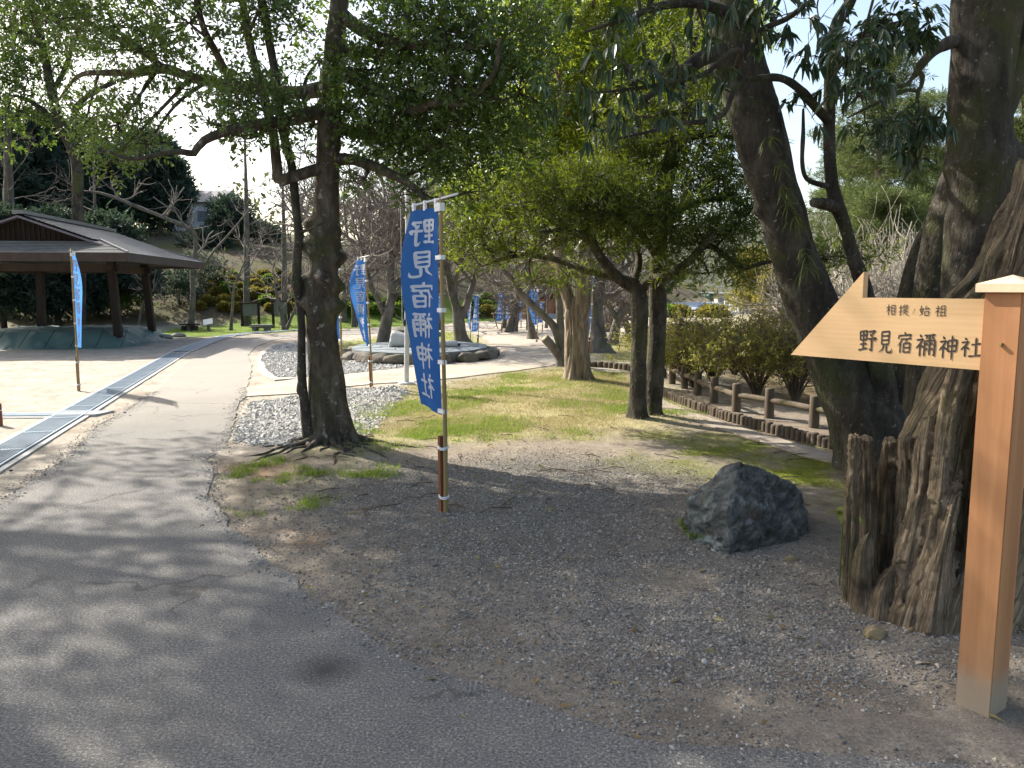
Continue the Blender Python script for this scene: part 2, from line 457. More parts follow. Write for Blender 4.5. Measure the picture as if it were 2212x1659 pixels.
st_ = G(705, 1447); dv = nt.nodes.new('ShaderNodeVectorMath'); dv.operation = 'DISTANCE'; dv.inputs[1].default_value = st_; nt.links.new(gp.outputs[0], dv.inputs[0])
sk = ramp(nt, [(0.02, (0.8, 0.8, 0.8)), (0.07, (0.5, 0.5, 0.5)), (0.17, (0, 0, 0))], dv.outputs['Value'])
c = mix(nt, sk, c, (0.03, 0.03, 0.03))
vc = nt.nodes.new('ShaderNodeTexVoronoi'); vc.feature = 'DISTANCE_TO_EDGE'; vc.inputs['Scale'].default_value = .55
wv_ = nt.nodes.new('ShaderNodeVectorMath'); wv_.operation = 'MULTIPLY_ADD'; nz = nt.nodes.new('ShaderNodeTexNoise'); nz.inputs['Scale'].default_value = 3.0; nz.inputs['Detail'].default_value = 6; nt.links.new(v, nz.inputs['Vector'])
wv_.inputs[1].default_value = (.5, .5, .5); nt.links.new(nz.outputs['Color'], wv_.inputs[0]); nt.links.new(v, wv_.inputs[2]); nt.links.new(wv_.outputs[0], vc.inputs['Vector'])
ck = mix(nt, 1.0, ramp(nt, [(.0, (1, 1, 1)), (.006, (.4, .4, .4)), (.012, (0, 0, 0))], vc.outputs['Distance']), ramp(nt, [(.5, (0, 0, 0)), (.6, (.75, .75, .75))], tex_noise(nt, v, .6, 3)), 'MULTIPLY')
c = mix(nt, ck, c, (.05, .046, .04))
dirt = ramp(nt, [(.52, (0, 0, 0)), (.72, (.3, .3, .3))], tex_noise(nt, v, .9, 8, .7)); c = mix(nt, dirt, c, (.24, .205, .16))
nt.links.new(c, b.inputs['Base Color']); b.inputs['Roughness'].default_value = 0.85; b.inputs['Specular IOR Level'].default_value = 0.3
bump(nt, tex_noise(nt, v, 150, 3, 0.8), 0.8, 0.008, b)
M_ASPHALT = m
M_SANDPATH = surf('sandy concrete', [(0.3, (0.33, 0.285, 0.225)), (0.7, (0.45, 0.395, 0.32))], 3.0, detail=10, rough=0.9, bstr=0.4, bdist=0.01, bscale=80, extra=[((0.27, 0.235, 0.19), 0.7, 0.5, 0.7)])
sheet('asphalt_path', Z_ASPHALT, 0.0, M_ASPHALT, .022)
sheet('sandy_path', Z_SAND_PATH, 0.004, M_SANDPATH, .02)
# pale mortar verge between the path and the gravel bed
M_MORTAR = surf('pale mortar', [(0.3, (0.34, 0.31, 0.265)), (0.7, (0.46, 0.425, 0.37))], 6, rough=0.95, bstr=0.5, bdist=0.01, bscale=50)
sheet('mortar_kerb', gpoly([(556, 800), (556, 775), (566, 757), (588, 743), (596, 745), (574, 758), (565, 776), (577, 801), (600, 816), (645, 815.5), (645, 817.5), (595, 821), (568, 812)]), .008, M_MORTAR, .03)

# ------------------------------------------------------------------ loose stones, grass
OCT = np.array([(1, 0, 0), (0, 1, 0), (-1, 0, 0), (0, -1, 0), (0, 0, 1), (0, 0, -1)], float)
OCF = np.array([(0, 1, 4), (1, 2, 4), (2, 3, 4), (3, 0, 4), (1, 0, 5), (2, 1, 5), (3, 2, 5), (0, 3, 5)])
def stones(name, P2, size, mat, flat=.62):
    n = len(P2); k = size * rng.lognormal(0, .33, n)
    V = OCT[None] * (1 + .45 * (rng.random((n, 6, 1)) - .5)) + .35 * (rng.random((n, 6, 3)) - .5)
    V = V * (k[:, None, None] * np.stack([rng.uniform(.7, 1.3, n), rng.uniform(.7, 1.2, n), flat * rng.uniform(.7, 1.2, n)], 1)[:, None, :])
    a = rng.random(n) * 6.283; ca_, sa = np.cos(a), np.sin(a)
    tx = rng.normal(0, .35, n)
    y2 = V[:, :, 1] * np.cos(tx)[:, None] - V[:, :, 2] * np.sin(tx)[:, None]; z2 = V[:, :, 1] * np.sin(tx)[:, None] + V[:, :, 2] * np.cos(tx)[:, None]
    V = np.stack([V[:, :, 0] * ca_[:, None] - y2 * sa[:, None], V[:, :, 0] * sa[:, None] + y2 * ca_[:, None], z2], -1)
    z = np.maximum(ground_z(P2[:, 0], P2[:, 1]), np.where(sdf(P2, Z_ASPHALT) < .01, -.001, -1)) + k * .18
    V = V + np.column_stack([P2, z])[:, None, :]
    F = (OCF[None] + (np.arange(n) * 6)[:, None, None]).reshape(-1, 3)
    o = bpy.data.objects.new(name, mesh_from(name, V.reshape(-1, 3), [F], smooth=False)); COL.objects.link(o); o.data.materials.append(mat)
    return tag(o, kind='stuff')
def sample(poly, n, soft=.2, extra=None):
    Q = np.array([(p[0], p[1]) for p in poly]); lo, hi = Q.min(0) - soft, Q.max(0) + soft
    out = []; tot = 0
    while tot < n:
        R = lo + rng.random((n * 3, 2)) * (hi - lo)
        k = zone(R, poly, soft)
        if extra is not None: k = k * extra(R)
        R = R[rng.random(len(R)) < k]
        out.append(R); tot += len(R)
    return np.concatenate(out)[:n]
def off_path(R): return (sdf(R, Z_ASPHALT) > .03) & (sdf(R, Z_SAND_PATH) > .03)
def stone_mat(name, cols):
    m, nt, b = new_mat(name); g = nt.nodes.new('ShaderNodeNewGeometry')
    c = ramp(nt, [(i / (len(cols) - 1), q) for i, q in enumerate(cols)], g.outputs['Random Per Island'])
    c = mix(nt, 1.0, c, ramp(nt, [(.3, (.75, .75, .75)), (.7, (1.2, 1.2, 1.2))], tex_noise(nt, coords(nt), 120, 3)), 'MULTIPLY')
    nt.links.new(c, b.inputs['Base Color']); b.inputs['Roughness'].default_value = .85; return m
M_PALE = stone_mat('pale gravel stone', [(.22, .215, .205), (.37, .36, .335), (.46, .45, .42), (.33, .315, .29), (.50, .48, .45)])
M_DARKST = stone_mat('dark gravel stone', [(.08, .073, .066), (.18, .165, .145), (.28, .26, .225), (.115, .107, .096), (.42, .39, .34), (.16, .138, .108)])
def border(poly, n, sd_, ylim=13):
    Q = np.array([(p[0], p[1]) for p in poly]); out = []
    for a, b_ in zip(Q, np.roll(Q, -1, 0)):
        L = np.linalg.norm(b_ - a)
        if L < 12 and max(a[1], b_[1]) < ylim and min(a[1], b_[1]) > 1.2: k = int(n * L); out.append(a + (b_ - a) * rng.random((k, 1)) + rng.normal(0, sd_, (k, 2)))
    return np.concatenate(out)
edge_grit = border(Z_ASPHALT, 420, .07)
stones('pale_gravel', np.concatenate([sample(Z_GRAVEL_A, 17000, .08), sample(Z_GRAVEL_B, 22000, .14, lambda R: off_path(R) & (np.hypot(R[:, 0] - T1B.x, R[:, 1] - T1B.y) > .25))]), .021, M_PALE)
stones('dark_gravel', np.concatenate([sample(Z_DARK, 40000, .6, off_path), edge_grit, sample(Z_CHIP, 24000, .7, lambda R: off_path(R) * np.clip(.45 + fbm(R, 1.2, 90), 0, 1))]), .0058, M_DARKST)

def blades(name, P2, h, w, mat, lean=.5, kind='stuff'):
    n = len(P2); a = rng.random(n) * 6.283; hh = h * rng.lognormal(0, .35, n)
    base = np.column_stack([P2, ground_z(P2[:, 0], P2[:, 1]) - .003])
    side = np.stack([np.cos(a), np.sin(a), np.zeros(n)], 1) * (w / 2)
    l = rng.random(n) * 6.283; ln = hh * lean * rng.random(n) * 1.6
    tip = base + np.stack([np.cos(l) * ln, np.sin(l) * ln, hh], 1)
    V = np.stack([base - side, base + side, tip], 1).reshape(-1, 3)
    F = np.arange(n * 3).reshape(-1, 3)
    o = bpy.data.objects.new(name, mesh_from(name, V, [F], smooth=False)); COL.objects.link(o); o.data.materials.append(mat)
    return tag(o, kind=kind)
M_DRY = leaf_mat('dry grass', [(.32, .28, .13), (.42, .37, .20), (.22, .24, .08), (.46, .41, .24)], (.5, .4, .2), .3, .8, .1)
M_GRN = leaf_mat('green grass', [(.10, .17, .02), (.18, .26, .04), (.25, .30, .07), (.13, .20, .03)], (.30, .42, .05), .4, .6, .2)
M_MOSS = leaf_mat('moss', [(.13, .17, .015), (.19, .22, .025), (.15, .19, .018)], (.3, .4, .03), .3, .8, .1)
green_unused = lambda R: np.max([zone(R, q, .45) for q in Z_GREEN], 0) * np.clip(.55 + fbm(R, 1.7, 9), 0, 1) * off_path(R)
dry_d = lambda R: np.clip(.75 + .6 * fbm(R, 1.1, 12), 0, 1) * off_path(R)
blades('dry_grass', sample(Z_LAWN, 90000, .6, dry_d), .027, .006, M_DRY, .9)
gg = [sample(q, 5200, .7, lambda R: np.clip(.35 + 1.3 * fbm(R, 2.1, 9), 0, 1) * off_path(R)) for q in Z_GREEN]
gg[5] = gg[5][:3000]
gg += [sample(Z_LAWN, 14000, .5, lambda R: np.clip(fbm(R, 1.3, 40) * 1.5 - .3, 0, 1) * off_path(R)), sample(Z_ISLE_LAWN, 9000, .3, off_path), sample(Z_HILL_LAWN, 22000, .3, off_path), sample(Z_RIGHT_LAWN, 12000, .4, off_path)]
gg = np.concatenate(gg); ctr_ = gg[rng.integers(0, len(gg), len(gg) // 14)]; pick = rng.random(len(gg)) < .65; gg[pick] = ctr_[rng.integers(0, len(ctr_), pick.sum())] + rng.normal(0, .035, (pick.sum(), 2))
blades('green_grass', gg, .034, .007, M_GRN, .8)
blades('moss', sample(Z_MOSS, 16000, .7, lambda R: np.clip(.45 + .9 * fbm(R, 2.1, 51), 0, 1)), .010, .006, M_MOSS, 1.0)

# ================================================================== trees: how they are built
def unit(V): return V / (np.linalg.norm(V, axis=-1, keepdims=True) + 1e-9)
def leaf_fold(P, D, L, W, fold=.18):
    """small leaves: two triangles folded on the midrib"""
    n = len(P); R = unit(rng.normal(size=(n, 3))); Sd = unit(np.cross(D, R)); U = np.cross(Sd, D)
    L = L * rng.lognormal(0, .22, n)[:, None]; W = W * rng.lognormal(0, .2, n)[:, None]
    mid = P + D * L * .46
    V = np.stack([P, mid - Sd * W / 2 + U * W * fold, P + D * L, mid + Sd * W / 2 + U * W * fold], 1)
    k = np.arange(n)[:, None] * 4
    return V.reshape(-1, 3), np.concatenate([k + [0, 1, 2], k + [0, 2, 3]])
def leaf_long(P, D, L, W, droop=.5):
    """large leaves: eight faces, creased and curling down to the tip"""
    n = len(P); down = np.array((0, 0, -1.0)); L = L * rng.lognormal(0, .2, n)[:, None]; W = W * rng.lognormal(0, .15, n)[:, None]
    R = unit(np.array((0, 0, 1.0)) + .55 * rng.normal(size=(n, 3))); Sd = unit(np.cross(D, R)); U = np.cross(Sd, D)
    rows = []
    for t, w in ((0, .03), (.3, .42), (.62, .46), (1.0, .0)):
        c = P + D * L * t + down * L * droop * t * t
        if t in (0, 1.0): rows += [c]
        else: rows += [c - Sd * W * w + U * W * .13, c, c + Sd * W * w + U * W * .13]
    V = np.stack(rows, 1); k = np.arange(n)[:, None] * 8
    T = [k + q for q in ([0, 1, 2], [0, 2, 3], [4, 7, 5], [5, 7, 6])]
    Q = [k + q for q in ([1, 4, 5, 2], [2, 5, 6, 3])]
    return V.reshape(-1, 3), np.concatenate(T), np.concatenate(Q)
def prisms(A_, B_, r):
    """thin three-sided twigs"""
    n = len(A_); D = unit(B_ - A_); S1 = unit(np.cross(D, rng.normal(size=(n, 3)))); S2 = np.cross(D, S1)
    V = []
    for c, k in ((A_, 1.0), (B_, .45)):
        for a in (0, 2.094, 4.189): V.append(c + (S1 * math.cos(a) + S2 * math.sin(a)) * r * k)
    V = np.stack(V, 1); k = np.arange(n)[:, None] * 6
    return V.reshape(-1, 3), np.concatenate([k + [0, 1, 4, 3], k + [1, 2, 5, 4], k + [2, 0, 3, 5]])

class Tree:
    def __init__(s, name, label, base, group=None, cat='tree'):
        s.root = thing(name, label, cat, base, 0, group); s.base = Vector(base)
        s.skel = []; s.tw = MB(); s.lv = MB(); s.big = MB()
    def trunk(s, pts, rad, mat, sides=20, n=40, disp=None, name='trunk', cap1=True, cap0=False):
        k = spline([(*p, r) for p, r in zip(pts, rad)], n)
        mb = MB(); mb.tube(k[:, :3], np.maximum(k[:, 3], .004), sides, cap0=cap0, cap1=cap1, disp=disp)
        s.skel.append(k); return obj(name, mb, mat, s.root)
    def limb(s, pts, rad, mat, n=18, sides=9, name='limb', knot=.12, cap0=False):
        k = spline([(*p, r) for p, r in zip(pts, rad)], n)
        def d(p, N, B, a, r):
            q = (p[:, None, :] + (np.cos(a)[None, :, None] * N[:, None] + np.sin(a)[None, :, None] * B[:, None]) * r[:, :, None]).reshape(-1, 3)
            return r * (1 + knot * vnoise(q, 9, 4).reshape(r.shape))
        mb = MB(); mb.tube(k[:, :3], np.maximum(k[:, 3], .003), sides, cap0=cap0, disp=d)
        s.skel.append(k); return obj(name, mb, mat, s.root)
    def near(s, c):
        best = None
        for k in s.skel:
            d = np.linalg.norm(k[:, :3] - c, axis=1) + .25 * np.maximum(0, k[:, 2] - c[2]); i = int(d.argmin())
            if best is None or d[i] < best[0]: best = (d[i], k[i])
        return best[1]
    def clump(s, c, r, n, per=9, L=.05, W=.022, tl=.22, out=.8, up=.25, droop=0.0, style='fold', sub=9, join=True, shell=2.3, thick=.012, twigs=True):
        c = np.array(tuple(c), float); r = np.array(r, float) * np.ones(3)
        Uq = unit(rng.normal(size=(n, 3))); rr = rng.random((n, 1)) ** (1 / shell)
        P0 = c + Uq * rr * r
        Dt = unit(out * Uq + .7 * rng.normal(size=(n, 3)) + np.array((0, 0, up)))
        if join and s.skel:
            a = s.near(c); m_ = (a[:3] + c) / 2 + rng.normal(0, .08, 3) * np.linalg.norm(a[:3] - c); ra = min(a[3] * .55, thick * 2.4)
            k = spline([a[:3], m_, c], 8); s.tw.tube(k, np.linspace(ra, thick, 8), 5)
        for q in rng.choice(n, min(sub, n), replace=False):
            e = P0[q]; m_ = (c + e) / 2 + rng.normal(0, .1, 3) * np.linalg.norm(e - c)
            s.tw.tube(spline([c, m_, e, e + Dt[q] * tl * .6], 7), np.linspace(thick * .8, thick * .2, 7), 4)
        if twigs:
            V, F = prisms(P0 - Dt * tl * .5, P0 + Dt * tl, thick * .28); s.tw.add(V, F)
        t = (np.arange(per) + .6) / per
        P = (P0[:, None, :] + Dt[:, None, :] * (tl * t)[None, :, None]).reshape(-1, 3)
        D = np.repeat(Dt, per, 0)
        pr = unit(np.cross(D, rng.normal(size=D.shape)))
        DL = unit(.55 * D + .8 * pr + np.array((0, 0, -droop)))
        if style == 'fold':
            V, F = leaf_fold(P, DL, L, W); s.lv.add(V, F)
        else:
            V, T, Q = leaf_long(P, DL, L, W, droop); b0 = s.lv.n; s.lv.add(V, T); s.lv.f.append(Q + b0)
    def finish(s, bark, leaf):
        if s.tw.n: tag(obj('twigs', s.tw, bark, s.root), kind='stuff')
        if s.lv.n: obj('crown', s.lv, leaf, s.root, smooth=False)
        return s.root

def bark_disp(seed, amp=.08, f=(7, 7, 2.2), flare=None, knobs=(), flutes=0.0, z0=0.0):
    def d(p, N, B, a, r):
        dirv = np.cos(a)[None, :, None] * N[:, None] + np.sin(a)[None, :, None] * B[:, None]
        q = (p[:, None, :] + dirv * r[:, :, None]).reshape(-1, 3)
        k = 1 + amp * fbm(q * np.array(f), 1.0, seed, 6).reshape(r.shape)
        th = np.arctan2(dirv[:, :, 1], dirv[:, :, 0]); z = p[:, 2][:, None] - z0
        if flare: k = k + flare[0] * np.exp(-np.maximum(z, 0) / flare[1]) * (1 + .55 * np.sin(th * flare[2] + seed) + .3 * np.sin(th * (flare[2] * 2 + 1)))
        if flutes: k = k + flutes * np.abs(np.sin(th * 4.5 + 3 * vnoise(np.stack([z + 0 * th, th], -1).reshape(-1, 2), 1.6, seed).reshape(r.shape)))
        R = r * k
        for (kz, kt, ka, sz, st) in knobs:
            dt = (th - kt + math.pi) % (2 * math.pi) - math.pi
            R = R + ka * np.exp(-((z + z0 - kz) / sz) ** 2 - (dt / st) ** 2)
        return R
    return d

def grow(mb, p, d, L, r, lvl, last, R, up=.12, wob=.22, spread=.75, kids=(4, 6), ratio=.64, rr=.58, start=.3):
    n = 6 if lvl < 2 else 5
    pts = [np.array(p, float)]; d = np.array(d, float)
    for i in range(n):
        d = unit(d + R.normal(0, wob, 3) * (1 if lvl else .5) + np.array((0, 0, up)))
        pts.append(pts[-1] + d * L / n)
    mb.tube(pts, np.linspace(r, max(r * .42, .0035), n + 1), max(3, 8 - 2 * lvl) if lvl else 9)
    if lvl >= last: return
    pts = np.array(pts)
    for q in range(R.integers(kids[0], kids[1] + 1)):
        t = start + (1 - start) * (q + R.random()) / kids[1] if lvl else start + (1 - start) * R.random()
        t = min(t, 1.0) * n; i = int(min(t, n - 1)); b_ = pts[i] + (pts[i + 1] - pts[i]) * (t - i)
        dd = unit(unit(pts[i + 1] - pts[i]) * (1 - spread * .5) + unit(R.normal(size=3)) * spread)
        grow(mb, b_, dd, L * ratio * R.uniform(.75, 1.2), max(r * rr * R.uniform(.7, 1.1), .0035), lvl + 1, last, R, up, wob, spread, kids, ratio, rr, .2)

def bare_tree(name, label, group, stems, mat, seed, last=3, reach=3.0, boughs=5, up=.12, twmat=None, spread=.8, start=.45, kids=(4, 6), cat='tree', sides=12, flare=.5, boost=1.0):
    """stems = list of ([points], [radii]); boughs grow from the upper part of each stem"""
    R = np.random.default_rng(seed); base = stems[0][0][0]
    s = Tree(name, label, (base[0], base[1], base[2]), group, cat)
    mb = MB()
    for (pts, rad) in stems:
        s.trunk(pts, rad, mat, sides, 22, bark_disp(seed, .12, (6, 6, 3), (flare, .16, 4), z0=base[2]))
        k = s.skel[-1]
        for q in range(boughs):
            t = start + (1 - start) * (q + R.random()) / boughs; i = int(min(t, .999) * (len(k) - 1))
            a = R.random() * 6.283; dd = unit(np.array((math.cos(a), math.sin(a), R.uniform(.1, .8))))
            grow(mb, k[i, :3], dd, reach * R.uniform(.7, 1.15) * (1.15 - .5 * t), k[i, 3] * .55 + .006, 1, last + 1, R, up, .2, spread, kids)
        grow(mb, k[-1, :3], unit(k[-1, :3] - k[-3, :3]), reach * .6, k[-1, 3], 1, last + 1, R, up, .2, spread, kids)
    tag(obj('branches', mb, twmat or mat, s.root), kind='stuff')
    return s

# ------------------------------------------------------------------ barks and leaves
M_BARK_KNOB = surf('grey brown bark', [(.3, (.025, .02, .014)), (.5, (.085, .068, .048)), (.7, (.19, .16, .12))], 9, (1, 1, .35), 10, .92, 1.0, .06, 22, extra=[((.30, .295, .26), 11, .60, .66), ((.06, .075, .02), 2.2, .52, .7)])
M_BARK_DARK = surf('dark smooth bark', [(.3, (.018, .015, .011)), (.5, (.06, .051, .039)), (.7, (.135, .118, .09))], 8, (1, 1, .4), 10, .92, 1.0, .05, 30, extra=[((.075, .08, .028), 1.9, .5, .66), ((.23, .22, .19), 26, .62, .67)])
M_BARK_LICHEN = surf('dark bark with lichen', [(.3, (.018, .015, .011)), (.5, (.06, .051, .039)), (.7, (.135, .118, .09))], 8, (1, 1, .4), 10, .92, 1.0, .05, 30, extra=[((.07, .08, .028), 1.9, .5, .66), ((.22, .21, .18), 24, .63, .68), ((.20, .28, .24), 15, .66, .70)])
M_BARK_SHRED = surf('shredding bark', [(.28, (.05, .036, .025)), (.46, (.17, .13, .09)), (.62, (.30, .245, .18)), (.78, (.42, .36, .28))], 13, (1, 1, .12), 8, .92, .9, .04)
M_BARK_GREY = surf('grey cherry bark', [(.3, (.06, .052, .045)), (.5, (.125, .11, .095)), (.75, (.22, .20, .175))], 6, (1, 1, .6), 7, .9, .6, .02, 20, extra=[((.11, .12, .06), 2.5, .52, .7)])
M_TWIG_PALE = surf('pale winter twigs', [(.3, (.12, .10, .088)), (.7, (.22, .19, .165))], 4, bstr=0)
M_TWIG_BROWN = surf('brown twigs', [(.3, (.085, .06, .045)), (.7, (.16, .115, .085))], 4, bstr=0)
M_TWIG_WHITE = surf('bleached twigs', [(.3, (.24, .21, .17)), (.7, (.40, .36, .30))], 4, bstr=0)
M_LEAF_GLOSSY = leaf_mat('small glossy leaf', [(.022, .05, .010), (.038, .08, .015), (.06, .115, .02), (.03, .062, .012)], (.36, .56, .03), .30, .33, .7)
M_LEAF_NEEDLE = leaf_mat('shade side needle leaf', [(.018, .038, .010), (.03, .056, .013), (.048, .075, .016)], (.42, .52, .03), .40, .45, .4)  # shade of the thick backlit crown put into the leaf colour
M_LEAF_SUNNY = leaf_mat('sunlit needle leaf', [(.09, .14, .018), (.13, .175, .024), (.07, .115, .015), (.18, .20, .028)], (.72, .84, .07), .6, .5, .3)  # sunlight on the crown put into the leaf colour, brighter and yellower
M_LEAF_BIG = leaf_mat('large dark leaf', [(.02, .042, .018), (.035, .062, .024), (.028, .052, .02), (.05, .08, .03)], (.12, .22, .04), .22, .28, .6)
M_LEAF_CONIFER = leaf_mat('blue green conifer', [(.022, .042, .034), (.034, .06, .045), (.045, .072, .048)], (.08, .13, .06), .28, .6, .2)
M_LEAF_PINE = leaf_mat('pine needles', [(.06, .085, .03), (.10, .125, .045), (.045, .07, .028)], (.22, .28, .06), .35, .6, .2)
M_LEAF_BUSH = leaf_mat('azalea leaf', [(.08, .10, .02), (.13, .14, .03), (.18, .13, .045), (.09, .12, .022)], (.5, .5, .08), .45, .5, .3)
M_LEAF_DOME = leaf_mat('clipped azalea leaf', [(.13, .13, .03), (.18, .155, .036), (.21, .155, .04), (.11, .12, .028)], (.4, .36, .07), .36, .6, .2)
M_LEAF_DOMEG = leaf_mat('clipped green leaf', [(.07, .13, .02), (.12, .19, .03), (.085, .145, .025)], (.3, .45, .06), .4, .6, .2)

# ================================================================== the trees
# --- knobbly evergreen beside the path
Y1 = T1B.y + .12
t = Tree('evergreen_tree', 'thick knobbly grey trunk under the broad evergreen crown, between path and front banner', (T1B.x, Y1, 0))
mp = [(718, 985), (719, 955), (716, 915), (708, 850), (699, 770), (696, 703), (694, 640), (698, 578), (703, 510), (705, 465), (707, 370), (709, 300), (712, 235), (722, 100), (733, 0)]
mr = [50, 46, 43, 39, 34, 32.5, 33, 32, 31, 28, 24, 24, 24, 21, 18]
pp = [A(u, v, Y1) for u, v in mp]; pp += [pp[-1] + Vector((.12, .1, 1.3)), pp[-1] + Vector((.1, .25, 2.6)), pp[-1] + Vector((.2, .3, 4.0))]
rr_ = [S(q, Y1) for q in mr] + [.07, .05, .02]
kz = lambda v: A(700, v, Y1).z
kn = [(kz(536), math.pi * 1.02, .12, .07, .7), (kz(612), math.pi * .97, .13, .075, .7), (kz(585), math.pi, -.05, .05, .6), (kz(655), -math.pi * .85, .10, .07, .6), (kz(486), math.pi, .09, .07, .6), (kz(715), math.pi, .04, .05, .5),
      (kz(553), 0.05, .08, .07, .8), (kz(615), 0, .085, .065, .8), (kz(661), -.1, .10, .07, .8), (kz(585), 0, -.02, .04, .5), (kz(500), -.5, .05, .04, .4), (kz(600), -1.3, .08, .05, .4), (kz(690), -1.8, .06, .05, .4), (kz(540), -2.0, .08, .05, .4), (kz(780), -1.5, .025, .07, .5)]
t.trunk(pp, rr_, M_BARK_KNOB, 80, 260, bark_disp(3, .10, (6, 6, 2.5), (.42, .11, 5), kn, z0=.02))
P1 = lambda u, v, dy=0.0: A(u, v, Y1 + dy)
sp = lambda *q: [S(x, Y1) for x in q]
t.limb([P1(700, 240), P1(660, 248, -.3), P1(605, 262, -.6), P1(540, 272, -.8), P1(504, 279, -.9), P1(443, 302, -1.0), P1(416, 334, -1.05), P1(404, 330, -1.1), P1(370, 328, -1.2), P1(286, 343, -1.4), P1(215, 320, -1.5)], sp(17, 15, 12, 11, 9, 8, 6.5, 6, 5, 3.5, 1.5), M_BARK_KNOB, 34)
t.limb([P1(706, 190), P1(640, 200, .3), P1(560, 192, .5), P1(467, 178, .7), P1(400, 163, .9), P1(353, 148, 1.0), P1(286, 158, 1.2), P1(230, 157, 1.3), P1(168, 165, 1.5), P1(118, 228, 1.7)], sp(17, 14, 13, 11, 11, 12, 9, 8, 5, 2), M_BARK_KNOB, 34)
t.limb([P1(353, 148, 1.0), P1(300, 105, 1.1), P1(235, 75, 1.3), P1(170, 30, 1.5), P1(110, -30, 1.8)], sp(9, 8, 7, 5, 3), M_BARK_KNOB)
t.limb([P1(505, 186, .6), P1(470, 120, .3), P1(440, 60, 0), P1(420, -20, -.2), P1(400, -120, -.3)], sp(9, 8, 7, 6, 3), M_BARK_KNOB)
t.limb([P1(700, 362, -.05), P1(655, 374, -.15), P1(614, 388, -.2), P1(601, 389, -.2), P1(600, 372, -.2), P1(594, 330, -.2), P1(590, 290, -.15), P1(570, 210, 0), P1(548, 130, .1), P1(531, 50, .1), P1(520, -40, .2), P1(500, -180, .3)], sp(13, 12, 12, 12, 11, 10.5, 10, 10, 9, 8, 7, 3), M_BARK_KNOB, 46, 12, cap0=False)
t.limb([P1(735, 30), P1(790, 70, -.2), P1(868, 97, -.5), P1(940, 96, -.7), P1(1020, 101, -.9), P1(1080, 90, -1.0)], sp(15, 13, 11, 9, 7, 3), M_BARK_KNOB, 24)
t.limb([P1(728, 107), P1(830, 117, .3), P1(900, 128, .5), P1(983, 151, .7), P1(1060, 185, .9)], sp(14, 11, 10, 8, 3), M_BARK_KNOB, 24)
t.limb([P1(715, 150), P1(785, 178, -.3), P1(850, 215, -.5), P1(902, 237, -.7), P1(930, 222, -.8), P1(1003, 222, -.9), P1(1040, 190, -1), P1(1070, 151, -1.1), P1(1080, 80, -1.2)], sp(16, 13, 11, 10, 8, 7, 6, 5, 3), M_BARK_KNOB, 30)
t.limb([P1(712, 270), P1(768, 287, .2), P1(820, 298, .3), P1(868, 300, .3), P1(960, 306, .5), P1(1040, 300, .6)], sp(15, 13, 11, 10, 7, 3), M_BARK_KNOB, 24)
t.limb([P1(712, 345, .05), P1(751, 344, 0), P1(800, 357, -.2), P1(852, 380, -.3), P1(890, 402, -.4), P1(915, 427, -.45), P1(925, 445, -.5)], sp(15, 12, 10, 9, 8, 6, 2), M_BARK_KNOB, 24)
for q in range(9):                                           # boughs of the crown above the picture
    a = q * .7 + .3; b0 = pp[-3] + Vector((0, 0, .3 * (q % 4)))
    e = b0 + Vector((math.cos(a) * 3.0, math.sin(a) * 2.3, .9 + .35 * (q % 3)))
    t.limb([b0, b0.lerp(e, .5) + Vector((0, 0, .35)), e], [.06, .045, .02], M_BARK_KNOB, 10, 7)
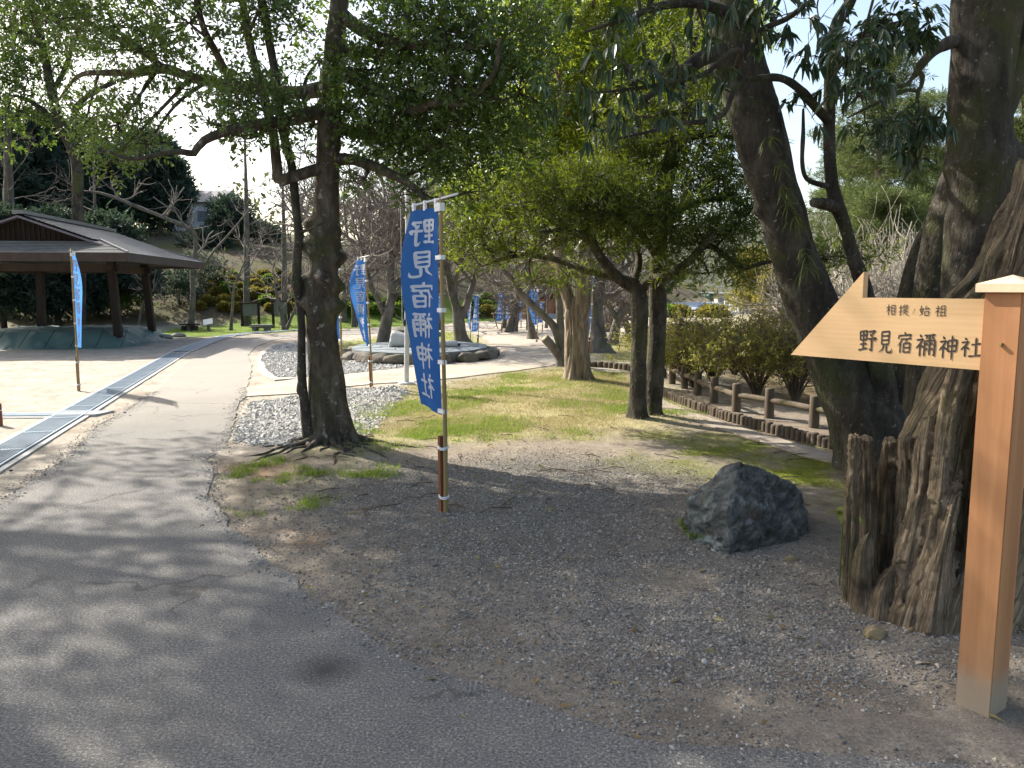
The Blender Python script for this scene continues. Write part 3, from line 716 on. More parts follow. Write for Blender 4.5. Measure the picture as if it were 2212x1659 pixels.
# surface roots
rt = np.random.default_rng(5)
for q in range(15):
    a = -math.pi * (.02 + .96 * q / 14) + rt.normal(0, .1); L = rt.uniform(.3, .95); d = Vector((math.cos(a), math.sin(a), 0)); p0 = Vector((T1B.x, Y1, 0)) + d * .2
    pts = []
    for k in range(7):
        w = p0 + d * (L * k / 6) + Vector((-d.y, d.x, 0)) * rt.normal(0, .05) * (k > 0)
        pts.append((w.x, w.y, float(ground_z(w.x, w.y)) + [.06, .018, .006, .002, .006, -.004, -.02][k]))
    t.limb(pts, [.045, .028, .018, .014, .012, .009, .005], M_BARK_KNOB, 16, 7, name='root', knot=.3)
C1 = [(250, 55, .8, 140, 70, .7, 380), (95, 45, 1.2, 110, 75, .7, 260), (410, 50, .2, 120, 75, .6, 360), (560, 25, -.4, 75, 50, .5, 160), (335, 120, .9, 80, 50, .4, 160),
      (255, 270, .6, 75, 60, .35, 210), (185, 262, 1.2, 60, 52, .4, 130), (300, 225, .8, 75, 40, .4, 130), (240, 345, .3, 45, 40, .3, 90), (318, 310, .2, 50, 42, .3, 80),
      (560, 222, -.6, 95, 58, .4, 330), (640, 205, -.4, 80, 65, .4, 300), (480, 205, .4, 80, 45, .4, 170), (600, 165, .3, 60, 40, .4, 110), (560, 290, -.6, 75, 25, .35, 110), (470, 270, -.8, 60, 30, .3, 80),
      (690, 130, -.3, 55, 60, .3, 150), (680, 270, -.35, 60, 40, .25, 150), (660, 330, -.3, 45, 40, .25, 70), (745, 240, -.3, 50, 70, .3, 180), (650, 60, .4, 50, 50, .3, 80), (705, 420, -.3, 26, 45, .12, 40),
      (800, 150, -.3, 95, 60, .45, 300), (870, 60, -.5, 110, 55, .5, 300), (960, 60, -.8, 120, 70, .6, 380), (1060, 90, -.6, 120, 95, .7, 460), (1140, 40, 0, 80, 70, .6, 220), (1120, 200, -.3, 110, 80, .6, 380),
      (985, 200, -.8, 100, 45, .5, 260), (880, 215, -.5, 110, 50, .5, 300), (800, 250, -.2, 90, 50, .4, 260), (960, 280, -.3, 130, 55, .5, 400), (850, 310, .1, 95, 45, .4, 240), (1060, 290, .2, 110, 60, .5, 320),
      (930, 345, 0, 90, 40, .4, 210), (1010, 360, .3, 80, 40, .4, 160), (1130, 330, .6, 60, 45, .4, 100), (790, 385, -.2, 45, 35, .25, 36), (890, 420, -.4, 45, 28, .2, 40), (1010, 415, .2, 60, 35, .3, 60), (380, 190, .7, 60, 40, .4, 90)]
for (u, v, dy, ru, rv, ry_, n) in C1:
    kf = (.34 if v > 180 else .46) if u < 480 else .40 if u < 590 else .14 if u < 765 else .55
    t.clump(P1(u, v, dy + (.75 if 590 < u < 765 else 0)), (S(ru, Y1 + dy), ry_, S(rv, Y1 + dy)), int(n * kf), 10, .058, .026, .2, sub=10, thick=.010)
for q in range(37):                                          # the crown above the picture, which shades the foreground
    a = rt.random() * 6.283; w = math.sqrt(rt.random()); c = Vector((T1B.x - 1.4 + math.cos(a) * w * 4.6, Y1 + .2 + math.sin(a) * w * 3.0, 5.2 + rt.random() * 3.2 * (1.1 - w * .6)))
    t.clump(c, (.95, .85, .5), 150, 8, .075, .034, .24, sub=5, thick=.012, twigs=False)
t.finish(M_BARK_KNOB, M_LEAF_GLOSSY)

# --- slender stem growing against it
t = Tree('sapling', 'slender leaning stem growing against the foot of the knobbly tree', A(668, 962, Y1 - .1))
t.trunk([A(u, v, Y1 - .12) for u, v in [(669, 975), (666, 945), (659, 890), (653, 828), (651, 760), (651, 703), (646, 650), (641, 610), (643, 536), (645, 503), (638, 437), (632, 370), (622, 328), (615, 302), (604, 235), (595, 168), (583, 95), (571, 20), (560, -60), (545, -200)]],
        sp(13, 11.5, 10.5, 10, 9.5, 9, 8.5, 9.5, 9, 9, 9, 9, 8.5, 8.5, 8.5, 8, 8, 7.5, 7, 3), M_BARK_DARK, 18, 110, bark_disp(9, .12, (8, 8, 4), (.5, .08, 4), [(A(650, 838, Y1).z, math.pi, .03, .035, .7), (A(650, 508, Y1).z, 0, .025, .03, .6), (A(650, 608, Y1).z, math.pi, .012, .06, .9), (A(650, 800, Y1).z, 3, .012, .03, .9)]))
t.limb([A(645, 503, Y1 - .12), A(662, 498, Y1 - .2), A(688, 486, Y1 - .35), A(712, 476, Y1 - .4)], sp(4, 3, 2, 1), M_BARK_DARK, 8, 6)
for (u, v, ru, rv, n) in ((590, 20, 50, 40, 30), (570, -60, 110, 70, 200), (545, -190, 130, 90, 260)):
    t.clump(A(u, v, Y1 - .2), (S(ru, Y1), .5, S(rv, Y1)), n, 9, .052, .022, .2, sub=8, thick=.009)
t.finish(M_BARK_DARK, M_LEAF_GLOSSY)

# --- broad evergreen outside the picture on the left, whose crown shades the path
t = Tree('evergreen_tree', 'evergreen tree out of view at the far left whose crown shades the path', (-10.6, 9.2, 0), None)
t.trunk([(-10.6, 9.2, -.1), (-10.5, 9.2, 1.5), (-10.2, 9.1, 3.6), (-10.3, 8.9, 6.2), (-10.1, 8.8, 9.5)], [.32, .26, .22, .17, .05], M_BARK_KNOB, 20, 40, bark_disp(11, .1, (6, 6, 2.5), (.5, .2, 5)))
for q in range(8):
    a = q * .8; e = Vector((-10.3 + math.cos(a) * 3.2, 8.9 + math.sin(a) * 2.6, 6.8 + (q % 3) * .9)); b0 = Vector((-10.3, 9.0, 4.4 + .3 * q))
    t.limb([b0, b0.lerp(e, .5) + Vector((0, 0, .3)), e], [.09, .06, .02], M_BARK_KNOB, 12, 7)
for q in range(60):
    a = rt.random() * 6.283; w = math.sqrt(rt.random()); c = Vector((-10.2 + math.cos(a) * w * 4.8, 9.0 + math.sin(a) * w * 3.8, 5.6 + rt.random() * 4.4 * (1.1 - w * .6)))
    t.clump(c, (1.0, .9, .5), 140, 8, .08, .036, .26, sub=5, thick=.012, twigs=False)
t.finish(M_BARK_KNOB, M_LEAF_GLOSSY)

# --- tall open tree behind the pavilion at the upper left
yl = 30.0; ql = lambda u, v, dy=0.0: A(u, v, yl + dy); sL = lambda *q: [S(x, yl) for x in q]
t = Tree('evergreen_tree', 'tall open evergreen rising behind the pavilion into the upper left corner', (ql(172, 600).x, yl, hz(ql(172, 600).x, yl)), None)
t.trunk([ql(172, 705), ql(172, 560), ql(168, 430), ql(166, 350), ql(152, 312), ql(132, 270), ql(112, 200), ql(92, 100), ql(60, -20), ql(40, -120)], sL(13, 12, 11, 11, 11, 10, 9, 8, 6, 3), M_BARK_DARK, 14, 60, bark_disp(15, .1, (4, 4, 2)))
for pts, rd in (([(155, 318), (168, 300), (160, 250), (180, 215), (240, 180), (290, 165)], (8, 8, 7, 6, 5, 2)), ([(130, 268), (95, 240), (60, 215), (20, 205)], (6, 5, 4, 2)), ([(112, 200), (140, 150), (160, 90), (190, 30)], (6, 5, 4, 2)), ([(165, 345), (185, 345), (200, 335), (204, 315), (198, 290)], (7, 7, 6, 5, 2)), ([(92, 100), (50, 70), (0, 60)], (5, 4, 2))):
    t.limb([ql(u, v) for u, v in pts], sL(*rd), M_BARK_DARK, 18, 7)
for (u, v, ru, rv, n) in ((20, 40, 60, 50, 120), (70, 30, 60, 45, 110), (130, 40, 60, 45, 110), (190, 30, 60, 40, 100), (30, 110, 60, 45, 110), (90, 120, 50, 40, 80), (160, 100, 50, 40, 70), (20, 180, 50, 45, 90), (60, 170, 45, 35, 60), (40, 240, 50, 40, 80), (90, 230, 30, 25, 30), (150, 210, 35, 30, 40), (210, 190, 40, 30, 40), (200, 290, 40, 35, 60), (230, 250, 40, 30, 40), (10, 290, 40, 40, 60), (80, -40, 120, 50, 160), (120, 280, 30, 25, 24), (250, 120, 50, 40, 50), (-30, 120, 60, 80, 120)):
    t.clump(ql(u, v), (S(ru, yl), .9, S(rv, yl)), n, 9, .16, .065, .5, sub=8, thick=.02)
t.finish(M_BARK_DARK, M_LEAF_GLOSSY)

# --- two trunks with flat layers of dark needle leaves
b2 = G(1376, 908); Y2 = b2.y
t = Tree('yew_pine', 'dark twin-trunked yew pine with flat layers of needle leaves, right of the lawn', (b2.x, Y2, 0))
q2 = lambda u, v, dy=0.0: A(u, v, Y2 + dy); s2 = lambda *q: [S(x, Y2) for x in q]
t.trunk([q2(1378, 930), q2(1377, 900), q2(1378, 820), q2(1380, 740), q2(1382, 680), q2(1378, 640), q2(1366, 615), q2(1340, 600)], s2(22, 18, 17, 16.5, 17, 18, 15, 9), M_BARK_DARK, 24, 60, bark_disp(21, .1, (6, 6, 1.2), (.3, .1, 4), flutes=.08))
t.trunk([q2(1410, 920, .25), q2(1410, 890, .25), q2(1416, 800, .25), q2(1420, 700, .25), q2(1420, 600, .2), q2(1428, 478, .15), q2(1440, 384, .1), q2(1456, 322, 0), q2(1473, 275, 0), q2(1490, 180, 0), q2(1500, 80, 0), q2(1520, -60, 0)], s2(24, 19, 18, 17.5, 17, 16, 16, 15, 14, 11, 8, 3), M_BARK_DARK, 24, 80, bark_disp(22, .1, (6, 6, 1.2), (.3, .1, 4), flutes=.08))
for pts, rd in (([(1380, 640, 0), (1400, 606, -.1), (1440, 597, -.3), (1487, 565, -.5), (1521, 528, -.7), (1545, 500, -.8)], (12, 11, 9, 8, 7, 3)),
                ([(1500, 555, -.5), (1530, 530, -.5), (1570, 556, -.6), (1607, 578, -.7), (1640, 570, -.8), (1690, 560, -.8)], (6, 6, 6, 5, 4, 2)),
                ([(1370, 622, 0), (1334, 600, -.2), (1300, 560, -.4), (1271, 515, -.6), (1224, 500, -.8), (1160, 502, -1)], (13, 12, 10, 9, 7, 3)),
                ([(1340, 602, -.2), (1270, 585, -.1), (1200, 560, .1), (1120, 552, .3), (1040, 575, .5)], (9, 8, 7, 5, 2)),
                ([(1368, 615, 0), (1380, 560, .1), (1365, 500, .2), (1340, 440, .3), (1330, 360, .3)], (9, 8, 7, 6, 3)),
                ([(1420, 560, .2), (1380, 500, -.3), (1300, 440, -.6), (1240, 420, -.8)], (8, 7, 5, 2)),
                ([(1430, 470, .1), (1500, 440, -.2), (1570, 430, -.4), (1620, 450, -.5)], (8, 7, 5, 2)),
                ([(1460, 300, 0), (1530, 290, -.2), (1600, 300, -.2)], (9, 7, 3)), ([(1472, 270, 0), (1400, 220, .2), (1330, 200, .3)], (9, 7, 3))):
    t.limb([q2(u, v, dy) for u, v, dy in pts], s2(*rd), M_BARK_DARK, 20, 8)
C2 = [(1000, 440, .1, 70, 40, .5, 150), (1080, 420, 0, 80, 45, .5, 200), (1160, 400, -.2, 80, 40, .5, 190), (1620, 450, -.4, 60, 50, .4, 120), (1300, 420, -.6, 100, 50, .6, 300), (1420, 450, -.6, 100, 50, .6, 300), (1550, 360, -.2, 80, 50, .5, 200), (1480, 330, 0, 90, 50, .5, 200),(1050, 540, .2, 60, 30, .4, 90), (980, 500, .3, 50, 35, .4, 80), (1150, 455, -.6, 95, 42, .6, 300), (1250, 445, -.8, 100, 48, .6, 360), (1340, 470, -.5, 95, 55, .6, 360), (1430, 500, -.5, 90, 55, .6, 320), (1500, 480, -.4, 90, 60, .6, 330), (1570, 510, -.4, 70, 45, .5, 220),
      (1060, 480, .2, 80, 42, .5, 190), (1010, 540, .5, 70, 36, .5, 110), (1110, 545, .3, 60, 30, .4, 80), (1190, 520, -.7, 60, 30, .4, 110), (1290, 540, -.3, 60, 30, .4, 110), (1230, 600, .3, 38, 26, .3, 60), (1150, 610, .4, 40, 22, .3, 45), (1260, 395, -.4, 90, 40, .5, 200),
      (1370, 390, 0, 90, 55, .5, 280), (1480, 400, -.2, 90, 50, .5, 260), (1580, 420, -.3, 80, 50, .5, 210), (1400, 300, .1, 90, 50, .5, 200), (1520, 310, -.1, 90, 50, .5, 220), (1610, 330, -.1, 60, 50, .5, 120), (1340, 330, .2, 70, 50, .5, 140), (1530, 590, -.6, 55, 22, .35, 70), (1590, 570, -.7, 50, 22, .35, 70), (1680, 545, -.8, 60, 26, .3, 70), (1780, 560, -.7, 80, 18, .35, 90),(1870, 560, -.6, 70, 18, .35, 80), (1440, 580, -.3, 40, 20, .3, 40), (1440, 200, .2, 90, 60, .6, 260), (1530, 160, 0, 80, 70, .6, 240), (1370, 240, .2, 80, 50, .5, 220), (1550, 250, 0, 70, 60, .5, 220), (1480, 100, .1, 90, 60, .6, 200), (1330, 320, 0, 80, 50, .5, 200)]
for (u, v, dy, ru, rv, ry_, n) in C2:
    t.clump(q2(u, v, dy), (S(ru, Y2), ry_, S(rv, Y2)), int(n * (.26 if 1390 < u < 1490 and v < 480 else .46)), 15, .092, .0135, .19, up=.5, sub=10, thick=.008)
t.finish(M_BARK_DARK, M_LEAF_NEEDLE)

# --- shredding bark, sunlit yellow-green crown
b3 = G(1250, 824); Y3 = b3.y
t = Tree('yew_pine', 'stout trunk of pale shredding bark with a tall yellow-green crown, at the lawn edge', (b3.x, Y3, 0))
q3 = lambda u, v, dy=0.0: A(u, v, Y3 + dy); s3 = lambda *q: [S(x, Y3) for x in q]
t.trunk([q3(1250, 845), q3(1250, 820), q3(1247, 780), q3(1246, 740), q3(1247, 700), q3(1246, 672), q3(1244, 640)], s3(31, 27, 24, 22.5, 22.5, 21, 14), M_BARK_SHRED, 72, 120, bark_disp(31, .13, (9, 9, 1.1), (.28, .16, 5), flutes=.16))
t.trunk([q3(1240, 690), q3(1232, 660), q3(1222, 630), q3(1214, 597), q3(1212, 540), q3(1222, 450), q3(1235, 330), q3(1250, 150), q3(1250, -50)], s3(13, 13, 12.5, 12, 11, 10, 9, 7, 3), M_BARK_SHRED, 22, 60, bark_disp(32, .13, (9, 9, 1.1), flutes=.12))
t.trunk([q3(1254, 690, -.05), q3(1259, 660, -.08), q3(1261, 630, -.1), q3(1262, 590, -.1), q3(1272, 520, 0), q3(1300, 420, .1), q3(1330, 250, .2), q3(1350, 50, .2), q3(1360, -150, .2)], s3(16, 16.5, 16, 15, 13, 12, 10, 7, 3), M_BARK_SHRED, 22, 60, bark_disp(33, .13, (9, 9, 1.1), flutes=.12))
for q in range(12):
    a = q * 1.13; k = t.skel[1 + q % 2]; b0 = Vector(k[20 + 3 * q % 36, :3]); e = b0 + Vector((math.cos(a) * 2.3, math.sin(a) * 1.8, .8)); e.z = max(e.z, 3.1)
    t.limb([b0, b0.lerp(e, .5) + Vector((0, 0, .15)), e], [.06, .04, .015], M_BARK_SHRED, 10, 6)
C3 = [(1180, 60, .3, 120, 80, 1, 240), (1290, 60, 0, 120, 80, 1, 260), (1400, 50, 0, 110, 80, 1, 220), (1490, 80, .2, 90, 80, .9, 160), (1200, 180, 0, 110, 80, .9, 260), (1310, 170, -.4, 120, 80, .9, 300), (1430, 170, 0, 110, 80, .9, 230),
      (1130, 290, .3, 90, 70, .8, 160), (1230, 290, 0, 110, 70, .8, 240), (1340, 280, -.3, 110, 70, .8, 240), (1450, 270, .1, 90, 70, .8, 160), (1120, 380, .4, 90, 45, .7, 140), (1220, 370, .2, 100, 50, .8, 190), (1330, 370, .2, 100, 50, .8, 180), (1050, 420, .6, 80, 45, .7, 120), (1190, 430, .6, 90, 30, .7, 110), (1260, 470, .8, 100, 45, .7, 150), (1360, 470, .8, 90, 45, .7, 110),
      (1250, -80, 0, 170, 80, 1.4, 300), (1400, -90, 0, 150, 80, 1.4, 260), (1300, -220, 0, 200, 100, 1.5, 300), (1120, -40, .3, 120, 80, 1.2, 200), (1520, -30, .3, 100, 90, 1.2, 160), (1560, 190, .6, 60, 70, .8, 90), (1610, 60, 1.0, 60, 60, .8, 60)]
for (u, v, dy, ru, rv, ry_, n) in C3:
    t.clump(q3(u, v, dy), (S(ru, Y3), ry_, S(rv, Y3)), int(n * (1.5 if v > 0 else .4)), 14, .12, .022, .28, up=.7, sub=8, thick=.011)
t.finish(M_BARK_SHRED, M_LEAF_SUNNY)

# --- great dark leaning tree on the right, with large hanging leaves
Y5 = 6.9
q5 = lambda u, v, dy=0.0: A(u, v, Y5 + dy); s5 = lambda *q: [S(x, Y5) for x in q]
b5 = G(1890, 1000); 
t = Tree('leaning_tree', 'massive dark trunk leaning left behind the sign, lichen spots near its foot', (b5.x, Y5, 0))
t.trunk([q5(1905, 1030), q5(1890, 960), q5(1862, 890), q5(1828, 830), q5(1790, 740), q5(1748, 640), q5(1712, 540), q5(1684, 440), q5(1652, 330), q5(1622, 218), q5(1600, 120), q5(1578, 0), q5(1556, -120), q5(1520, -330), q5(1500, -500)], s5(86, 80, 72, 62, 55, 52, 49, 47.5, 50, 51, 48, 46, 40, 24, 10), M_BARK_LICHEN, 110, 300, bark_disp(41, .08, (5, 5, 2), (.18, .25, 4), [(A(1600, 440, Y5).z, math.pi, .05, .05, .4), (A(1600, 130, Y5).z, math.pi, .10, .10, .5)]))
t.trunk([q5(1900, 900, -.1), q5(1905, 840, -.15), q5(1896, 760, -.2), q5(1880, 680, -.2), q5(1862, 610, -.2), q5(1842, 551, -.2), q5(1825, 487, -.2), q5(1806, 437, -.2), q5(1796, 386, -.2), q5(1791, 302, -.2), q5(1794, 168, -.2), q5(1805, 60, -.2), q5(1838, 0, -.2), q5(1860, -80, -.1), q5(1880, -250, 0)], s5(40, 30, 22, 18, 16, 14, 13, 15, 12.5, 12, 12, 12, 11, 9, 4), M_BARK_DARK, 24, 110, bark_disp(42, .07, (6, 6, 3)), name='stem')
t.limb([q5(1812, 450, -.2), q5(1790, 443, -.3), q5(1770, 438, -.4), q5(1757, 437, -.45)], s5(12, 11.5, 11, 10), M_BARK_DARK, 8, 12, name='stub')
for pts, rd in (([(1800, 405, -.2), (1770, 398, -.3), (1742, 385, -.3), (1733, 350, -.35), (1735, 290, -.35), (1735, 235, -.4)], (6, 5.5, 5, 4.5, 4, 2)),
                ([(1790, 262, -.2), (1770, 240, -.3), (1730, 195, -.4), (1690, 170, -.5), (1650, 168, -.6), (1610, 172, -.75)], (11, 10, 9, 8, 6, 5)),
                ([(1612, 170, -.7), (1585, 195, -.9), (1565, 245, -1.0), (1520, 262, -1.1), (1460, 268, -1.2), (1400, 285, -1.3), (1330, 300, -1.35)], (5, 5, 4.5, 4, 3.5, 3, 1.5)),
                ([(1600, 180, -.7), (1590, 145, -.9), (1602, 112, -1.0), (1575, 112, -1.1), (1530, 155, -1.15), (1470, 175, -1.25), (1380, 190, -1.4), (1290, 200, -1.5)], (5, 5, 5, 4.5, 4, 4, 3, 1.5)),
                ([(1560, 110, -.5), (1510, 130, -.7), (1450, 175, -.8), (1390, 215, -.9)], (15, 13, 10, 6)),
                ([(1630, 90, -.3), (1650, 62, -.6), (1700, 40, -.7), (1740, 10, -.8), (1790, -30, -.8)], (8, 6, 5, 4, 2)),
                ([(1600, 40, -.4), (1520, 10, -.9), (1440, 10, -1.2), (1350, 40, -1.5), (1260, 70, -1.6)], (12, 9, 7, 5, 2)),
                ([(1800, 120, -.2), (1850, 140, -.6), (1890, 110, -.8), (1960, 90, -1.0)], (8, 6, 5, 2))):
    t.limb([q5(u, v, dy) for u, v, dy in pts], s5(*rd), M_BARK_DARK, 24, 8, knot=.2)
C5 = [(1210, 195, -1.5, 55, 35, .3, 16), (1265, 150, -1.5, 60, 35, .3, 18), (1330, 205, -1.4, 55, 45, .3, 22), (1350, 130, -1.4, 60, 45, .3, 22), (1420, 165, -1.2, 60, 45, .3, 24), (1390, 250, -1.2, 60, 35, .3, 20), (1300, 265, -1.3, 50, 28, .3, 14), (1450, 90, -1.2, 60, 45, .3, 20), (1520, 60, -1.0, 60, 55, .3, 26), (1480, 225, -1.1, 55, 30, .3, 16), (1590, 60, -.8, 50, 55, .3, 24), (1560, 190, -.9, 40, 30, .3, 10),
      (1700, 30, -.6, 60, 35, .3, 26), (1770, 45, -.5, 60, 50, .3, 30), (1830, 80, -.6, 60, 45, .3, 26), (1760, 120, -.4, 55, 45, .3, 22), (1830, 160, -.5, 55, 45, .3, 22), (1740, 230, -.4, 50, 50, .3, 20), (1680, 75, -.5, 35, 35, .3, 10), (1290, 60, -1.5, 60, 40, .3, 14), (1380, 50, -1.4, 60, 35, .3, 16), (1640, 20, -.6, 50, 30, .3, 16)]
for (u, v, dy, ru, rv, ry_, n) in C5:
    t.clump(q5(u, v, dy), (S(ru, Y5), ry_, S(rv, Y5)), max(3, int(n * .32)), 7, .095, .034, .08, out=.6, up=.05, droop=.6, style='long', sub=7, thick=.005)
M_FERN = leaf_mat('fern frond', [(.05, .08, .015), (.09, .12, .02), (.13, .15, .03)], (.3, .36, .05), .35, .5, .3)
for (u, v) in ((1700, 440), (1712, 470), (1690, 415), (1738, 545), (1660, 300), (1745, 575), (1680, 360)):
    c = q5(u, v, -.26); nn = 16; a = rt.uniform(-2.6, .2, nn); D = unit(np.column_stack([np.cos(a), -np.abs(np.sin(a)) * .6 - .3, rt.uniform(-.3, .7, nn)]))
    Vf, Tf, Qf = leaf_long(np.tile(np.array(c), (nn, 1)) + rt.normal(size=(nn, 3)) * .02, D, .15, .011, 1.0); mb = MB(); mb.add(Vf, Tf); mb.f.append(Qf); obj('fern', mb, M_FERN, t.root, False)
for q in range(17):
    a = rt.random() * 6.283; w = math.sqrt(rt.random()); c = Vector((2.3 + math.cos(a) * w * 3.3, 6.2 + math.sin(a) * w * 2.6, 5.3 + rt.random() * 2.2))
    t.clump(c, (.8, .8, .45), 60, 7, .12, .045, .1, out=.6, up=0, droop=.4, style='long', sub=4, thick=.01, twigs=False)
t.finish(M_BARK_DARK, M_LEAF_BIG)

# --- upright trunk on the right edge, and the darker one behind it
Y7 = 5.6
q7 = lambda u, v, dy=0.0: A(u, v, Y7 + dy); s7 = lambda *q: [S(x, Y7) for x in q]
g7 = G(2120, 1100)
t = Tree('broad_trunk_tree', 'thick upright mossy trunk behind the weathered stump at the right edge', (q7(2120, 1000).x, Y7, 0))
t.trunk([q7(2095, 1110), q7(2100, 1000), q7(2105, 800), q7(2108, 640), q7(2112, 551), q7(2118, 437), q7(2122, 360), q7(2116, 300), q7(2118, 200), q7(2126, 100), q7(2132, 0), q7(2145, -150), q7(2150, -350)], s7(96, 84, 72, 66, 63, 64, 70, 62, 62, 64, 70, 50, 26), M_BARK_DARK, 110, 260, bark_disp(51, .09, (5, 5, 2), (.2, .3, 4), [(A(2100, 363, Y7).z, 0, .05, .1, .6), (A(2100, 355, Y7).z, math.pi, .025, .06, .6)]))
t.limb([q7(2140, 230), q7(2185, 150), q7(2222, 60), q7(2260, -40), q7(2300, -180)], s7(44, 40, 36, 32, 16), M_BARK_DARK, 24, 18)
t.limb([q7(2075, 85), q7(2045, 95, -.1), q7(2015, 112, -.2), q7(1990, 140, -.3), q7(1975, 165, -.35)], s7(16, 13, 10, 8, 5), M_BARK_DARK, 16, 9)
for pts, rd in (([(2020, 108, -.2), (1985, 80, -.3), (1965, 50, -.4), (1930, 55, -.5), (1880, 75, -.6), (1840, 110, -.7), (1800, 165, -.7)], (9, 8, 7, 6, 5, 4, 2)),
                ([(1980, 155, -.35), (1993, 165, -.4), (1985, 195, -.45), (1960, 195, -.5), (1900, 220, -.6), (1830, 255, -.7)], (5, 4.5, 4, 3.5, 3, 1.5)),
                ([(1985, 190, -.45), (1980, 230, -.5), (1985, 260, -.5), (1975, 290, -.5), (1990, 330, -.5), (1950, 390, -.5)], (4, 3.5, 3, 3, 2.5, 1)),
                ([(1975, 165, -.4), (1950, 185, -.5), (1880, 190, -.6), (1820, 240, -.7)], (4, 3.5, 3, 1.2))):
    t.limb([q7(u, v, dy) for u, v, dy in pts], s7(*rd), M_BARK_DARK, 24, 7, knot=.25)
C7 = [(1960, 45, -.5, 55, 30, .25, 22), (1900, 75, -.6, 60, 35, .25, 30), (1850, 100, -.7, 55, 40, .25, 26), (1985, 70, -.4, 40, 25, .2, 14), (1930, 30, -.4, 40, 20, .25, 12), (2010, 250, -.5, 40, 25, .25, 22), (1990, 280, -.5, 50, 28, .25, 26), (1900, 165, -.6, 35, 20, .2, 10), (1960, 320, -.5, 40, 22, .25, 14), (1930, 265, -.6, 40, 20, .2, 10), (1880, 290, -.6, 50, 25, .3, 16), (1850, 210, -.7, 40, 30, .25, 14)]
for (u, v, dy, ru, rv, ry_, n) in C7:
    t.clump(q7(u, v, dy), (S(ru, Y7), ry_, S(rv, Y7)), int(n * .8), 7, .072, .026, .06, out=.6, up=0.1, droop=.5, style='long', sub=8, thick=.005)
for q in range(14):
    a = rt.random() * 6.283; w = math.sqrt(rt.random()); c = Vector((3.6 + math.cos(a) * w * 2.8, 4.6 + math.sin(a) * w * 2.6, 4.6 + rt.random() * 2.2))
    t.clump(c, (.8, .8, .45), 60, 7, .12, .045, .1, out=.6, up=0, droop=.4, style='long', sub=4, thick=.01, twigs=False)
t.finish(M_BARK_DARK, M_LEAF_BIG)
Y8 = 7.6
t = Tree('dark_trunk_tree', 'dark bare trunk leaning right, half hidden behind the thick upright trunk', (A(1990, 900, Y8).x, Y8, hz(A(1990, 900, Y8).x, Y8)))
t.trunk([A(u, v, Y8) for u, v in ((1990, 1000), (1994, 900), (2005, 760), (2015, 640), (2030, 540), (2052, 450), (2085, 350), (2130, 220), (2180, 80), (2220, -60))], [S(x, Y8) for x in (46, 42, 40, 39, 38, 37, 34, 30, 24, 12)], M_BARK_DARK, 26, 70, bark_disp(61, .06, (4, 4, 2), (.2, .2, 4)))
t.finish(M_BARK_DARK, M_LEAF_BIG)
t = Tree('dark_trunk_tree', 'short dark trunk seen in the gap under the sign board', (A(1945, 900, 8.2).x, 8.2, -.1))
t.trunk([A(u, v, 8.2) for u, v in ((1920, 960), (1925, 900), (1940, 800), (1955, 690), (1985, 560), (2040, 420), (2090, 250))], [S(x, 8.2) for x in (46, 40, 34, 28, 22, 16, 6)], M_BARK_DARK, 22, 50, bark_disp(62, .06, (4, 4, 2), (.2, .2, 4)))
t.finish(M_BARK_DARK, M_LEAF_BIG)

# ================================================================== pavilion over the ring
def objl(name, mb, mat, parent, smooth=False):
    V, F = mb.arrays(); me = mesh_from(name, V, F, smooth); me.materials.append(mat); return obj(name, None, None, parent, data=me)
def GH(u, v, y0=26.0, y1=140.0):
    """where the line of sight through (u, v) meets the terrain"""
    y = y0
    while y < y1:
        p = A(u, v, y)
        if p.z <= hz(p.x, p.y): return Vector((p.x, p.y, hz(p.x, p.y)))
        y += .2
    return A(u, v, y1)
def box_mb(*boxes):
    mb = MB()
    for c, s_ in boxes: mb.box(c, s_)
    return mb
M_ROOFMETAL = surf('grey metal roofing', [(.3, (.13, .13, .135)), (.7, (.20, .20, .205))], 6, rough=.36, metal=.5, bstr=.1, bdist=.004, spec=.5)
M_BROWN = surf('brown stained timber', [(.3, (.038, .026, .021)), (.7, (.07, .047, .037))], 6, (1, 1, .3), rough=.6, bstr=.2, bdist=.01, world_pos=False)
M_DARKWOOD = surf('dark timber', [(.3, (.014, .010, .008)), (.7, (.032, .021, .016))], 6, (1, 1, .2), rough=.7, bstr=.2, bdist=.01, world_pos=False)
M_PURPLE = surf('grey purple painted board', [(.3, (.12, .105, .125)), (.7, (.19, .17, .19))], 5, rough=.55, bstr=.1, world_pos=False)
pv = thing('pavilion', 'brown open pavilion with grey hip and gable roof on slanting posts, at the left edge', 'pavilion', (-13.75, 23.56, 0), math.radians(8))
XR, XA, XL, YF, YB, ZE, SL, SB = 3.6, .85, -1.9, -4.2, 3.6, 2.47, .36, .95
mb = MB(); hw = XR - XA; pit = .118
def strip(p0, p1, p2, p3):
    """one lapped course: p0,p1 lower edge (lifted), p2,p3 upper edge"""
    up = np.array((0, 0, .016)); q = [np.array(p, float) for p in (p0, p1, p2, p3)]
    mb.add([q[0] + up, q[1] + up, q[2], q[3]], [[0, 1, 2, 3]]); mb.add([q[0] - up * .4, q[1] - up * .4, q[1] + up, q[0] + up], [[0, 1, 2, 3]])
k = 0
